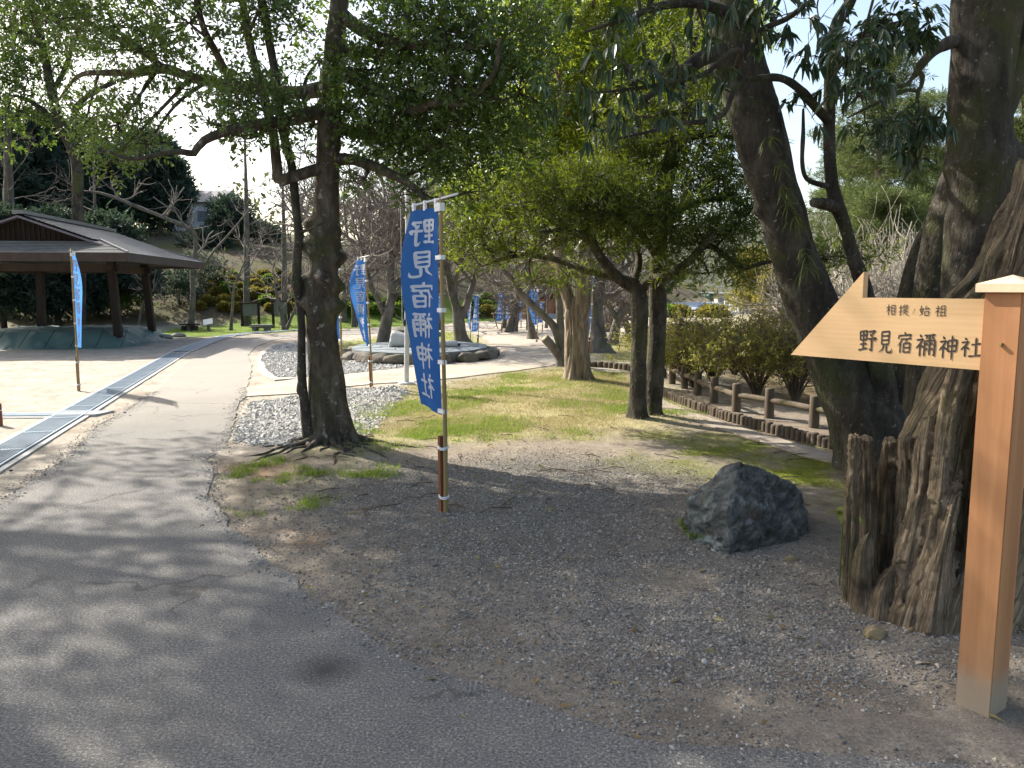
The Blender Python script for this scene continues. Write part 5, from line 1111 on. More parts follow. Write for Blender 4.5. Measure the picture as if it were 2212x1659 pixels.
# ================================================================== writing
NE_ = [('d', (18, 98), (29, 85)), ('b', (3, 73), (37, 77), (22, 56), (2, 36)), ('v', (22, 58), (22, 0)), ('d', (26, 52), (40, 38))]
KANJI = {
 '野': [('v', (8, 95), (10, 52)), ('b', (8, 93), (46, 96), (43, 52)), ('h', (10, 74), (44, 76)), ('h', (10, 54), (44, 55)), ('v', (27, 94), (27, 10)), ('h', (9, 34), (46, 37)), ('h', (1, 7), (49, 16)),
       ('b', (54, 91), (90, 95), (71, 74)), ('d', (62, 82), (77, 67)), ('b', (50, 58), (97, 62), (86, 47)), ('k', (73, 60), (73, 6), (59, 16))],
 '見': [('v', (25, 96), (25, 38)), ('b', (25, 95), (76, 97), (74, 38)), ('h', (26, 77), (73, 77)), ('h', (26, 58), (73, 58)), ('h', (26, 39), (74, 39)), ('p', (41, 38), (34, 18), (6, 0)), ('k', (60, 38), (60, 10), (68, 3), (93, 4), (96, 22))],
 '宿': [('d', (48, 101), (55, 87)), ('v', (12, 85), (8, 66)), ('b', (12, 82), (92, 86), (83, 68)), ('p', (33, 70), (23, 50), (2, 32)), ('v', (22, 50), (22, -1)), ('h', (36, 65), (94, 69)), ('p', (65, 66), (60, 54), (50, 45)), ('v', (44, 46), (44, 0)), ('b', (44, 45), (87, 47), (86, 0)), ('h', (45, 25), (85, 25)), ('h', (45, 4), (86, 4))],
 '禰': NE_ + [('h', (43, 92), (99, 95)), ('v', (71, 92), (71, 4)), ('p', (60, 90), (56, 82), (49, 76)), ('d', (82, 90), (92, 76)), ('v', (46, 69), (44, 0)), ('b', (46, 68), (98, 71), (97, 2), (89, 8)), ('s', (52, 60), (63, 49)), ('s', (63, 60), (52, 47)), ('s', (52, 38), (63, 27)), ('s', (63, 38), (52, 24)), ('s', (78, 60), (90, 49)), ('s', (90, 60), (78, 47)), ('s', (78, 38), (90, 27)), ('s', (90, 38), (78, 24))],
 '神': NE_ + [('v', (46, 78), (47, 29)), ('b', (46, 77), (93, 80), (91, 30)), ('h', (47, 54), (91, 55)), ('h', (46, 31), (92, 32)), ('v', (69, 100), (69, -8))],
 '社': NE_ + [('h', (50, 61), (95, 66)), ('v', (72, 96), (72, 6)), ('h', (38, 3), (103, 8))],
 '相': [('h', (1, 71), (45, 75)), ('v', (24, 99), (24, -2)), ('p', (24, 70), (16, 48), (0, 26)), ('d', (26, 60), (41, 42)), ('v', (56, 90), (56, 2)), ('b', (56, 89), (93, 91), (92, 2)), ('h', (57, 64), (91, 64)), ('h', (57, 38), (91, 38)), ('h', (57, 9), (91, 9))],
 '撲': [('h', (1, 71), (35, 75)), ('k', (20, 99), (20, 4), (9, 14)), ('h', (1, 32), (37, 47)), ('v', (60, 100), (60, 77)), ('v', (78, 100), (78, 77)), ('d', (45, 93), (52, 80)), ('p', (95, 95), (91, 87), (85, 80)), ('h', (40, 74), (100, 77)), ('h', (45, 60), (96, 62)), ('h', (48, 46), (92, 47)), ('h', (42, 32), (99, 34)), ('p', (70, 60), (65, 28), (39, 0)), ('n', (70, 28), (82, 14), (101, 1))],
 'ノ': [('p', (75, 92), (58, 50), (18, 8))],
 '始': [('b', (22, 99), (12, 48), (36, 20)), ('p', (37, 70), (28, 30), (2, 0)), ('h', (1, 65), (47, 70)), ('b', (68, 98), (57, 66), (92, 70)), ('d', (83, 82), (97, 60)), ('v', (55, 45), (58, 2)), ('b', (55, 43), (94, 46), (90, 4)), ('h', (58, 8), (91, 9))],
 '祖': NE_ + [('v', (54, 92), (54, 8)), ('b', (54, 91), (89, 93), (88, 8)), ('h', (55, 65), (88, 65)), ('h', (55, 38), (88, 38)), ('h', (41, 6), (101, 9))]}
PRESS = {'h': (.75, 1.0, .72, .66, .70, .85, 1.15, .5), 'v': (.7, 1.15, .95, .85, .85, .9, .95, .55), 'p': (.8, 1.1, 1.0, .9, .75, .55, .35, .08), 'n': (.3, .45, .6, .8, 1.05, 1.3, 1.0, .1), 'd': (.15, .55, .95, 1.2, 1.3, 1.2, .9, .35), 'k': (.7, 1.1, .95, .9, .9, 1.0, .8, .1), 'b': (.7, .95, .8, .85, 1.1, 1.0, .9, .55), 's': (.3, .6, .7, .7, .7, .65, .6, .3)}
def brush(ch, width):
    """a character as brush strokes: list of (left edge, right edge) point rows in a 0-1 box"""
    out = []
    for st in KANJI[ch]:
        kind, pts = st[0], np.array(st[1:], float)
        if kind in 'pnk' or len(pts) == 2: c = spline([(x, y, 0) for x, y in pts], 15)[:, :2]
        else:
            seg = np.linalg.norm(np.diff(pts, axis=0), axis=1); s_ = np.concatenate([[0], np.cumsum(seg)]); t = np.unique(np.concatenate([np.linspace(0, s_[-1], 14), s_[1:-1] - 3, s_[1:-1] + 3, s_[1:-1]])); c = np.stack([np.interp(t, s_, pts[:, 0]), np.interp(t, s_, pts[:, 1])], 1)
        T = np.gradient(c, axis=0); T /= np.linalg.norm(T, axis=1)[:, None] + 1e-9; N = np.stack([-T[:, 1], T[:, 0]], 1)
        s_ = np.concatenate([[0], np.cumsum(np.linalg.norm(np.diff(c, axis=0), axis=1))]); w = np.interp(s_ / s_[-1], np.linspace(0, 1, 8), PRESS[kind]) * width / 2 * (.9 if kind == 'd' else 1)
        out.append((( c + N * w[:, None]) / 100, (c - N * w[:, None]) / 100))
    return out

# ================================================================== banners
M_BLUE = leaf_mat('blue banner cloth', [(.010, .085, .36), (.012, .095, .39)], (.16, .45, 1.0), .58, .7, .15)
M_WHITECLOTH = leaf_mat('white banner print', [(.62, .66, .72), (.64, .68, .74)], (.75, .8, .88), .35, .8, .1)
M_BAMBOO = surf('bamboo', [(.3, (.20, .145, .06)), (.7, (.33, .25, .12))], 5, (1, 1, .3), rough=.7, bstr=.1, world_pos=False)
M_STAKE = surf('red brown stake', [(.3, (.13, .045, .02)), (.7, (.24, .085, .04))], 6, (1, 1, .2), rough=.7, bstr=.3, bdist=.005, world_pos=False)
M_WHITE = plain('white plastic', (.72, .73, .74), .4, 0, .06)
BW, BZ0, BZ1 = .42, .70, 2.17
CH_BM = None
def cloth_pt(x, z, sway):
    """x from the pole (0) to the free edge (1), z from the bottom (0) to the top (1); cloth in the local xz plane, free edge towards -x"""
    bow = math.sin(math.pi * min(1, max(0, 1 - z))) ** 1.2
    xx = -.035 - x * BW * (1 + .04 * bow) + x * (1 - z) ** 2 * .12 * sway
    yy = -sway * (.10 * bow * x + .03 * math.sin(z * 7 + x * 2) * x + .015 * math.sin(x * 6 + z * 3)) 
    zz = BZ0 + (BZ1 - BZ0) * z + x * (1 - z) ** 2 * .05 * sway
    return (xx, yy, zz)
def banner_parts(root, sway, seed, lean=0.0, full=True):
    R = np.random.default_rng(seed)
    mb = MB(); n = 26; zz = np.linspace(-.12, 2.26, n); node = np.array([.0165 + (.0022 if k % 4 == 2 else 0) for k in range(n)]) * np.linspace(1.05, .72, n)
    mb.tube([(.004 * math.sin(z * 2), .003 * math.sin(z * 3), z) for z in zz], node, 9); objl('pole', mb, M_BAMBOO, root, True)
    mb = MB(); mb.tube([(-BW - .06, 0, BZ1 + .045), (0, .0, BZ1 + .05), (.24, 0, BZ1 + .055)], .008, 7, cap0=True); objl('crossbar', mb, M_WHITE, root, True)
    mb = MB(); nx_, nz_ = 21, 80; V = [cloth_pt(i / (nx_ - 1), j / (nz_ - 1), sway) for j in range(nz_) for i in range(nx_)]
    i0 = np.arange(nz_ - 1)[:, None] * nx_ + np.arange(nx_ - 1)[None]; mb.add(V, np.stack([i0, i0 + 1, i0 + nx_ + 1, i0 + nx_], -1).reshape(-1, 4))
    cl = objl('cloth', mb, M_BLUE, root, True)
    V_, F_ = [], []; nn = 0
    for k, ch in enumerate('野見宿禰神社'):
        for si, (lf, rg_) in enumerate(brush(ch, 11.5)):
            n_s = len(lf); e = np.concatenate([lf, rg_])
            a = .5 + (e[:, 0] - .5) * .66; fz = .885 - k * .152 + (e[:, 1] - .5) * .126 - (a - .5) * .016
            for side in (1, -1):
                pts = np.array([cloth_pt(x_, z_, sway) for x_, z_ in zip(a, fz)]); pts[:, 1] += side * (.0042 + .00012 * si)
                i_ = np.arange(n_s - 1); V_.append(pts); F_.append(np.stack([i_, i_ + 1, i_ + 1 + n_s, i_ + n_s], 1) + nn); nn += len(pts)
    me = mesh_from('lettering', np.concatenate(V_), [np.concatenate(F_)], False); me.materials.append(M_WHITECLOTH); obj('lettering', None, None, cl, data=me)
    for z in (.995, .76, .51, .26, .02):
        p = cloth_pt(0, z, sway); mb = MB(); mb.box((-.026, 0, p[2]), (.085, .037, .030 if z < .99 else .055)); objl('loop', mb, M_WHITE, root)
    for x in (.12, .5, .9):
        p = cloth_pt(x, 1, sway); mb = MB(); mb.box((p[0], p[1] * .5, BZ1 + .025), (.024, .019, .070)); objl('loop', mb, M_WHITE, root)
    mb = MB(); mb.box((-.036, -.012, .24), (.036, .036, .62)); objl('stake', mb, M_STAKE, root)
    for z in (.10, .46):
        mb = MB(); k = [(-.018 + .045 * math.cos(a), -.004 + .033 * math.sin(a), z + .006 * math.sin(a * 2)) for a in np.linspace(0, 6.283, 13)]; mb.tube(k, .0055, 5); mb.tube([(p[0], p[1], p[2] + .011) for p in k], .0055, 5); objl('tie', mb, M_WHITE, root, True)
BGRP = 'blue shrine banners along the paths'
g = G(963, 1103)
b0 = thing('banner', 'large blue banner with white characters nearest the camera, bamboo pole lashed to a brown stake', 'banner', (g.x, g.y, -.005), math.radians(-58), BGRP)
b0.rotation_euler = (0, math.radians(-.6), math.radians(-58))
banner_parts(b0, 1.0, 1)
b1 = thing('banner', 'x', 'banner', (0, 0, 0), 0, BGRP); banner_parts(b1, 1.7, 2)
b2 = thing('banner', 'x', 'banner', (0, 0, 0), 0, BGRP); banner_parts(b2, -.8, 3)
# base pixel, top pixel, yaw, which cloth, label
BN = [((804, 836), (790, 546), -64, b1, 'blue banner curling in the wind left of the flagpole, beside the far gravel'),
      ((737, 834), (734, 516), -62, b1, 'blue banner mostly hidden behind the knobbly tree trunk'),
      ((171, 843), (153, 534), -66, b2, 'narrow edge-on blue banner on the sandy ground before the pavilion'),
      ((1033, 751), (1035, 633), -52, b2, 'blue banner at the right end of the stone bed, nearer of two'),
      ((1016, 741), (1018, 651), -80, b1, 'blue banner right behind the one at the end of the stone bed'),
      ((1084, 719), (1089, 631), -42, b2, 'pale blue far banner left of the slanting trunk pair'),
      ((1102, 712), (1104, 636), -45, b2, 'small far banner just right of the pale one by the slanting trunks'),
      ((1126, 708), (1127, 648), -40, b2, 'small far banner between the slanting trunks and the upright cherry'),
      ((1160, 738), (1163, 623), -50, b1, 'blue banner at the right verge of the far path before the orange shrine'),
      ((1172, 716), (1174, 650), -45, b2, 'small blue banner overlapping the left side of the orange shrine'),
      ((1273, 772), (1283, 590), -60, b2, 'blue banner close behind the trunk of shredding bark, right side'),
      ((1311, 716), (1312, 654), -60, b2, 'tiny blue banner seen between the thick cherry and the low forking one'),
      ((957, 722), (958, 632), -60, b1, 'blue banner largely hidden behind the nearest banner'),
      ((985, 715), (987, 640), -50, b2, 'small blue banner seen through the fork of the cherry by the stone bed'),
      ((1216, 712), (1217, 640), -40, b2, 'small blue banner hidden behind the leaning cherry and shredding trunk'),]
for q, (bs, tp, yaw, src, lab) in enumerate(BN):
    o = src if src['label'] == 'x' else copy_tree(src)
    p = G(*bs); top = A(tp[0], tp[1], p.y)
    o.location = (p.x, p.y, float(ground_z(p.x, p.y))); k = (top.z - p.z) / 2.26
    lean = math.atan2(top.x - p.x, top.z)
    o.rotation_euler = Matrix.Rotation(lean, 4, 'Y').to_3x3().to_4x4().__matmul__(Matrix.Rotation(math.radians(yaw), 4, 'Z')).to_euler()
    o.scale = (k, k, k); o['label'] = lab
# the stake of another one cut by the left edge of the picture
p = G(1, 917); st = thing('banner_stake', 'short red brown stake at the left edge beside the side drain', 'stake', (p.x - .01, p.y, 0)); mb = MB(); mb.box((0, 0, .10), (.05, .05, .30)); objl('stake_post', mb, M_STAKE, st)
mb = MB(); k = [(.04 * math.cos(a), .04 * math.sin(a), .17) for a in np.linspace(0, 6.283, 11)]; mb.tube(k, .006, 5); objl('tie', mb, M_WHITE, st)

# ================================================================== the sign
M_CEDAR = surf('fresh cedar post', [(.3, (.30, .135, .055)), (.5, (.39, .185, .08)), (.7, (.47, .24, .11))], 2.2, (5, 5, .35), 7, .62, .12, .004, 40, world_pos=False, extra=[((.33, .13, .05), 1.3, .5, .75)])
m, nt, b = new_mat('fresh pale board')
v = coords(nt, (1, 1, 1), False)
wv = nt.nodes.new('ShaderNodeTexWave'); wv.wave_type = 'BANDS'; wv.bands_direction = 'Z'; wv.inputs['Scale'].default_value = 16; wv.inputs['Distortion'].default_value = 7; wv.inputs['Detail'].default_value = 2.5; wv.inputs['Detail Scale'].default_value = .8
mp = nt.nodes.new('ShaderNodeMapping'); mp.inputs['Scale'].default_value = (.35, .35, 1.0); nt.links.new(v, mp.inputs[0]); nt.links.new(mp.outputs[0], wv.inputs['Vector'])
cw = ramp(nt, [(0.2, (.53, .35, .18)), (.6, (.49, .315, .15)), (.95, (.36, .20, .08))], wv.outputs['Fac'])
sz = nt.nodes.new('ShaderNodeSeparateXYZ'); nt.links.new(v, sz.inputs[0])
bandm = ramp(nt, [(0.0, (.12, .12, .12)), (.38, (.12, .12, .12)), (.47, (1, 1, 1)), (.54, (1, 1, 1)), (.62, (.1, .1, .1)), (1, (.1, .1, .1))], sz.outputs[2])
mr2 = bandm
cf = ramp(nt, [(.3, (.49, .315, .155)), (.7, (.55, .365, .19))], tex_noise(nt, coords(nt, (1.2, 1.2, 30), False), 1.5, 5))
c = mix(nt, bandm, cf, cw)
c = mix(nt, ramp(nt, [(.66, (0, 0, 0)), (.72, (.4, .4, .4))], tex_noise(nt, v, 11, 3)), c, (.46, .30, .16))
nt.links.new(c, b.inputs['Base Color']); b.inputs['Roughness'].default_value = .5; b.inputs['Specular IOR Level'].default_value = .35
M_BOARD = m
nt = M_CEDAR.node_tree; b = nt.nodes['Principled BSDF']; old = b.inputs['Base Color'].links[0].from_socket
s3_ = nt.nodes.new('ShaderNodeSeparateXYZ'); nt.links.new(coords(nt, (1, 1, 1), False), s3_.inputs[0]); ad = nt.nodes.new('ShaderNodeMath'); ad.operation = 'MULTIPLY_ADD'; ad.inputs[1].default_value = .16; nt.links.new(tex_noise(nt, coords(nt, (1, 1, 1), False), 45, 6, .85), ad.inputs[0]); nt.links.new(s3_.outputs[2], ad.inputs[2])
nt.links.new(mix(nt, ramp(nt, [(.14, (.9, .9, .9)), (.20, (.7, .7, .7)), (.26, (.15, .15, .15)), (.45, (0, 0, 0))], ad.outputs[0]), old, (.33, .275, .205)), b.inputs['Base Color'])   # splashed earth at the foot
M_INK = plain('black ink', (.022, .016, .013), .55, 0, .2)
pA, pB, pC = G(2066, 1541), G(2138, 1553), G(2174, 1523)
wpost = .128; ang = math.radians(-56); e1 = Vector((math.cos(ang), math.sin(ang), 0)); pA = pB - e1 * wpost
e2 = Vector((-e1.y, e1.x, 0))
ctr = pA + e1 * wpost / 2 + e2 * wpost / 2
sg = thing('wooden_signpost', 'new cedar signpost with an arrow board pointing left, black brush characters', 'signpost', (ctr.x, ctr.y, 0), ang)
hp = wpost / 2
ztop = 1.6 - .0 * 1
zt_ = A(2130, 641, (pA.y)).z + .0
def bevel_box(name, c, size, mat, parent, r=.004):
    bm = bmesh.new(); bmesh.ops.create_cube(bm, size=1.0)
    for v_ in bm.verts: v_.co = Vector((v_.co.x * size[0] + c[0], v_.co.y * size[1] + c[1], v_.co.z * size[2] + c[2]))
    bmesh.ops.bevel(bm, geom=bm.edges[:], offset=r, segments=2, affect='EDGES'); me = bpy.data.meshes.new(name); bm.to_mesh(me); bm.free(); me.materials.append(mat)
    return obj(name, None, None, parent, data=me)
ZP = 1.585
post = bevel_box('post', (0, 0, (ZP - .15) / 2), (wpost, wpost, ZP + .15), M_CEDAR, sg)
# cap: a low pyramid on a square slab
co = hp + .022; mb = MB()
mb.addl([(-co, -co, ZP), (co, -co, ZP), (co, co, ZP), (-co, co, ZP), (-co, -co, ZP + .03), (co, -co, ZP + .03), (co, co, ZP + .03), (-co, co, ZP + .03), (0, 0, ZP + .062)],
        [[0, 3, 2, 1], [0, 1, 5, 4], [1, 2, 6, 5], [2, 3, 7, 6], [3, 0, 4, 7], [4, 5, 8], [5, 6, 8], [6, 7, 8], [7, 4, 8]]); objl('post_cap', mb, plain('pale cedar cap', (.66, .50, .33), .6, 0, .12), sg)
# the board: local x to the left is negative; its face is y = yb
yb = -hp + .022; th = .034
M_ = sg.matrix_basis.inverted()
def on_board(u, v):
    """the point of the board's face plane seen at (u, v), in the sign's own coordinates"""
    d = Vector(ray(u, v)); o_ = Vector((0, 0, EYE)); lo, ld = M_ @ o_, M_.to_3x3() @ d
    t_ = (yb - lo.y) / ld.y; q = lo + ld * t_; return q
corner = [on_board(*q) for q in ((1708, 768), (1866, 587), (1866, 644), (2132, 645), (2126, 798))]
x0, x1, zb_ = corner[0].x, -hp + .001, (corner[4].z + corner[0].z) / 2
xa_ = corner[1].x; zt1 = corner[1].z; zt2 = (corner[2].z + corner[3].z) / 2
poly = [(x0, zb_), (x1, zb_), (x1, zt2), (xa_, zt2), (xa_, zt1)]
mb = MB(); n = len(poly); V = [(x, yb, z) for x, z in poly] + [(x, yb + th, z) for x, z in poly]
tri_ = geometry.tessellate_polygon([[Vector((x, z, 0)) for x, z in poly]])
F = [[i, (i + 1) % n, n + (i + 1) % n, n + i] for i in range(n)]
mb.addl(V, [f[::-1] for f in F] + [list(t_) for t_ in tri_] + [[q + n for q in t_] for t_ in tri_])
board = objl('arrow_board', mb, M_BOARD, sg)
bmx = bmesh.new(); bmx.from_mesh(board.data); bmesh.ops.recalc_face_normals(bmx, faces=bmx.faces[:])
zc_ = zb_; 
for v_ in bmx.verts: pass
bmx.to_mesh(board.data); bmx.free()
sx_, zz0 = (x1 - x0), zb_
for nd in nt.nodes:                                           # band of figured grain at half the board's height
    if nd.type == 'SEPXYZ':
        mr3 = nt.nodes.new('ShaderNodeMapRange'); mr3.inputs[1].default_value = zb_; mr3.inputs[2].default_value = zt2
        nt.links.new(nd.outputs[2], mr3.inputs[0])
        for l in list(nt.links):
            if l.from_node == nd and l.to_node.type == 'VALTORGB': nt.links.new(mr3.outputs[0], l.to_socket)
def write(chars, px, width, slant):
    V_, F_, nn = [], [], 0
    for ch, (u, v, w_, h_) in zip(chars, px):
        a, b_ = on_board(u - w_ / 2, v), on_board(u + w_ / 2, v); c0, c1 = on_board(u, v + h_ / 2), on_board(u, v - h_ / 2)
        for si, (lf, rg_) in enumerate(brush(ch, width)):
            n_s = len(lf); e = np.concatenate([lf, rg_]) - .5; i_ = np.arange(n_s - 1)
            V_.append(np.column_stack([(a.x + b_.x) / 2 + e[:, 0] * (b_.x - a.x), np.full(2 * n_s, yb - .0012 - .00008 * si), (c0.z + c1.z) / 2 + e[:, 1] * (c1.z - c0.z) + e[:, 0] * (b_.x - a.x) * slant]))
            F_.append(np.stack([i_, i_ + 1, i_ + 1 + n_s, i_ + n_s], 1) + nn); nn += 2 * n_s
    return np.concatenate(V_), [np.concatenate(F_)]
z6 = lambda x, y: (1684.8 + .2383 * x, 570.2 + .2383 * y)
big = [(795, 695, 160, 195), (955, 705, 130, 200), (1130, 710, 135, 190), (1320, 735, 175, 205), (1528, 752, 170, 205), (1735, 752, 195, 180)]
small = [(1008, 415, 85, 100), (1120, 418, 85, 100), (1212, 430, 38, 60), (1310, 425, 95, 100), (1458, 425, 100, 105)]
for nm, chars, lst, off, sl_ in (('lettering', '野見宿禰神社', big, 9.5, .07), ('lettering', '相撲ノ始祖', small, 9, .06)):
    V, F = write(chars, [(*z6(x, y), w * .2383, h * .2383) for x, y, w, h in lst], off, sl_)
    me = mesh_from(nm, V, F, False); me.materials.append(M_INK); obj(nm, None, None, board, data=me)['kind'] = 'stuff'
nub = on_board(2242, 747); mb = MB(); mb.box((hp * -.1 + .012, -hp - .006, nub.z), (.012, .014, .010)); objl('peg', mb, plain('brass peg', (.35, .24, .08), .4, .5, .1), sg)

# ================================================================== weathered hollow stump
Y9 = 3.84
def q9(u, v, dy=0.0): return A(u, v, Y9 + dy)
GRAIN = []
def strand(mb, pts, rad, n=34, sides=16, seed=0):
    k = spline([(*q9(u, v, dy), S(r, Y9)) for (u, v, dy), r in zip(pts, rad)], n)
    sl_ = np.concatenate([[0], np.cumsum(np.linalg.norm(np.diff(k[:, :3], axis=0), axis=1))])
    def d(p, N, B, a, r):
        for q in range(len(p)): GRAIN.append((p[q], N[q], B[q], sl_[q], seed))
        w = np.stack([np.cos(a)[None] * 1.6 + 0 * r, np.sin(a)[None] * 1.6 + seed * 5 + 0 * r, (sl_[:, None] + 0 * r) * 2.2], -1).reshape(-1, 3)
        return r * (1 + .20 * fbm(w, 1, seed, 2).reshape(r.shape))
    mb.tube(k[:, :3], k[:, 3], sides, cap0=True, cap1=True, disp=d)
mb = MB()
STRANDS = [([(1838, 1400, -.1), (1836, 1250, 0), (1840, 1090, .05), (1848, 940, .1)], (26, 19, 15, 13)),
      ([(1868, 1400, -.22), (1862, 1290, -.15), (1868, 1190, -.12), (1880, 1150, -.1)], (30, 24, 15, 6)),
      ([(1905, 1420, -.3), (1900, 1340, -.24), (1915, 1260, -.2), (1932, 1225, -.2)], (34, 30, 18, 8)),
      ([(1868, 1300, .33), (1868, 1150, .36), (1870, 1030, .34), (1872, 945, .28)], (30, 26, 22, 15)),
      ([(1905, 1300, .42), (1912, 1150, .44), (1916, 1040, .4), (1920, 950, .32)], (34, 30, 26, 16)),
      ([(1958, 1300, .32), (1962, 1150, .32), (1962, 1040, .25), (1958, 945, .2)], (34, 32, 26, 15)),
      ([(1900, 1420, -.3), (1940, 1260, -.2), (1968, 1150, -.1), (1990, 1060, 0), (1996, 975, .05), (2008, 900, .1)], (36, 26, 24, 24, 24, 20)),
      ([(1945, 1440, -.38), (1965, 1330, -.3), (2000, 1230, -.22), (2024, 1130, -.15), (2032, 1040, -.1), (2040, 960, -.05), (2052, 870, 0), (2076, 790, .02), (2118, 715, .05), (2170, 620, .1), (2215, 520, .15), (2270, 400, .2), (2340, 230, .25), (2440, -20, .3)], (42, 36, 28, 23, 20, 20, 21, 22, 25, 30, 34, 36, 34, 14)),
      ([(1985, 1450, -.42), (2005, 1350, -.36), (2026, 1240, -.28), (2046, 1140, -.2), (2064, 1070, -.15), (2074, 1015, -.13)], (46, 38, 28, 17, 11, 4)),
      ([(2035, 1450, -.42), (2055, 1360, -.36), (2084, 1260, -.3), (2110, 1170, -.22), (2134, 1080, -.15), (2144, 1000, -.1)], (46, 36, 24, 17, 15, 10)),
      ([(2110, 1450, -.4), (2150, 1340, -.3), (2200, 1220, -.22), (2240, 1080, -.15), (2262, 900, -.05), (2262, 780, 0), (2290, 640, .05), (2350, 480, .1), (2420, 250, .2), (2500, -50, .3)], (60, 52, 48, 44, 40, 38, 40, 40, 36, 16)),
      ([(2090, 775, .02), (2120, 752, -.02), (2160, 742, -.03), (2205, 745, 0), (2255, 790, 0)], (16, 18, 22, 24, 24)),
      ([(1940, 1010, .3), (1985, 915, .32), (2030, 840, .32), (2075, 770, .32), (2110, 700, .32), (2150, 620, .3), (2210, 500, .3)], (24, 25, 26, 26, 28, 30, 34)),
      ([(1975, 1000, .2), (2010, 920, .22), (2045, 860, .22), (2085, 780, .2), (2120, 710, .2)], (22, 22, 22, 24, 26)),
      ([(1990, 1350, .85), (2000, 1150, .85), (2020, 950, .8), (2060, 780, .7), (2130, 620, .6)], (70, 66, 62, 58, 46)),
      ([(2090, 1350, .95), (2100, 1150, .95), (2120, 950, .9), (2160, 780, .8), (2220, 620, .65), (2310, 420, .5), (2420, 150, .4)], (80, 76, 70, 64, 50, 42, 20)),
      ([(2190, 1350, .8), (2200, 1150, .8), (2215, 950, .75), (2250, 780, .6), (2290, 620, .5), (2370, 380, .45), (2470, 50, .45)], (75, 70, 66, 60, 46, 40, 14)),
      ([(2240, 1400, .3), (2260, 1200, .3), (2275, 1000, .28), (2285, 800, .25), (2320, 600, .2), (2400, 350, .25), (2490, 0, .35)], (60, 56, 54, 50, 44, 38, 14)),
      ([(2040, 662, .12), (2075, 630, .12), (2115, 585, .12), (2140, 530, .1), (2160, 480, .1), (2200, 420, .15)], (13, 15, 16, 17, 18, 20)),
      ([(2090, 650, .05), (2128, 610, .02), (2140, 565, 0), (2172, 505, 0), (2195, 440, .02), (2220, 350, .1)], (12, 13, 14, 15, 16, 20)),
      ([(2150, 640, 0), (2180, 580, -.04), (2196, 520, -.05), (2225, 440, -.02)], (16, 17, 18, 20)),
      ([(1990, 1440, -.1), (1950, 1400, -.2), (1900, 1385, -.3), (1850, 1372, -.32), (1800, 1362, -.34)], (60, 52, 42, 26, 10)),
      ([(1860, 1330, 0), (1825, 1318, .05), (1795, 1305, .1), (1760, 1300, .15)], (26, 18, 10, 5)),
      ([(2060, 1440, -.3), (2040, 1425, -.45), (2010, 1415, -.55)], (50, 34, 14))]
for q, (pts, rad) in enumerate(STRANDS): strand(mb, pts, rad, seed=q)
V, F = mb.arrays(); tmp = bpy.data.objects.new('tmp', mesh_from('tmp', V, F)); COL.objects.link(tmp)
md = tmp.modifiers.new('r', 'REMESH'); md.mode = 'VOXEL'; md.voxel_size = .0105
me = bpy.data.meshes.new_from_object(tmp.evaluated_get(bpy.context.evaluated_depsgraph_get())); bpy.data.objects.remove(tmp)
V = np.empty(len(me.vertices) * 3, np.float32); me.vertices.foreach_get('co', V); V = V.reshape(-1, 3).astype(float)
N_ = np.empty(len(me.vertices) * 3, np.float32); me.vertices.foreach_get('normal', N_); N_ = N_.reshape(-1, 3).astype(float)
from mathutils.kdtree import KDTree
kd = KDTree(len(GRAIN))
for q, g_ in enumerate(GRAIN): kd.insert(Vector(g_[0]), q)
kd.balance()
gi = np.array([kd.find(Vector(p))[1] for p in V]); gp_, gN, gB = [np.array([g_[k] for g_ in GRAIN])[gi] for k in (0, 1, 2)]; gs = np.array([g_[3] for g_ in GRAIN])[gi]; gid = np.array([g_[4] for g_ in GRAIN])[gi]
dv_ = V - gp_; cx_, cy_ = (dv_ * gN).sum(1), (dv_ * gB).sum(1); ln_ = np.hypot(cx_, cy_) + 1e-6; cx_, cy_ = cx_ / ln_, cy_ / ln_
GC = np.column_stack([cx_ + gid * 3.1, cy_, gs + .05 * vnoise(V, 6, 2)])
rg = 1 - 2 * np.abs(fbm(GC * np.array((1.7, 1.7, 1.6)), 1.0, 4, 3)); fine = fbm(GC * np.array((6, 6, 4.0)), 1.0, 9, 3)
V = V + N_ * ((.016 * rg - .010) * np.clip(.7 + .7 * fbm(V, 3, 77, 2), .1, 1.4) + .0055 * fine + .005 * fbm(V, 20, 14, 3))[:, None]
gat = me.attributes.new('grain', 'FLOAT_VECTOR', 'POINT'); gat.data.foreach_set('vector', (GC * np.array((2.2, 2.2, 1.6))).astype(np.float32).ravel())
me.vertices.foreach_set('co', V.astype(np.float32).ravel()); me.update()
me.polygons.foreach_set('use_smooth', np.ones(len(me.polygons), bool))
m, nt, b = new_mat('weathered wood'); at = nt.nodes.new('ShaderNodeAttribute'); at.attribute_name = 'grain'; gvec = at.outputs['Vector']; wp_ = coords(nt)
f1 = tex_noise(nt, gvec, 3.2, 10, .72, .4)
c = ramp(nt, [(.30, (.04, .027, .016)), (.43, (.165, .118, .072)), (.54, (.33, .255, .165)), (.67, (.54, .455, .335))], f1)
c = mix(nt, ramp(nt, [(.48, (0, 0, 0)), (.68, (.7, .7, .7))], tex_noise(nt, wp_, 2.6, 5)), c, (.115, .11, .045))
c = mix(nt, ramp(nt, [(.55, (0, 0, 0)), (.72, (.8, .8, .8))], tex_noise(nt, wp_, 3.7, 6)), c, (.055, .04, .028))
c = mix(nt, ramp(nt, [(.60, (0, 0, 0)), (.72, (.7, .7, .7))], tex_noise(nt, gvec, 1.4, 4)), c, (.42, .385, .32))
nt.links.new(c, b.inputs['Base Color']); b.inputs['Roughness'].default_value = .85; b.inputs['Specular IOR Level'].default_value = .25
bump(nt, tex_noise(nt, gvec, 9, 9, .75), 1.0, .03, b); M_STUMP = m
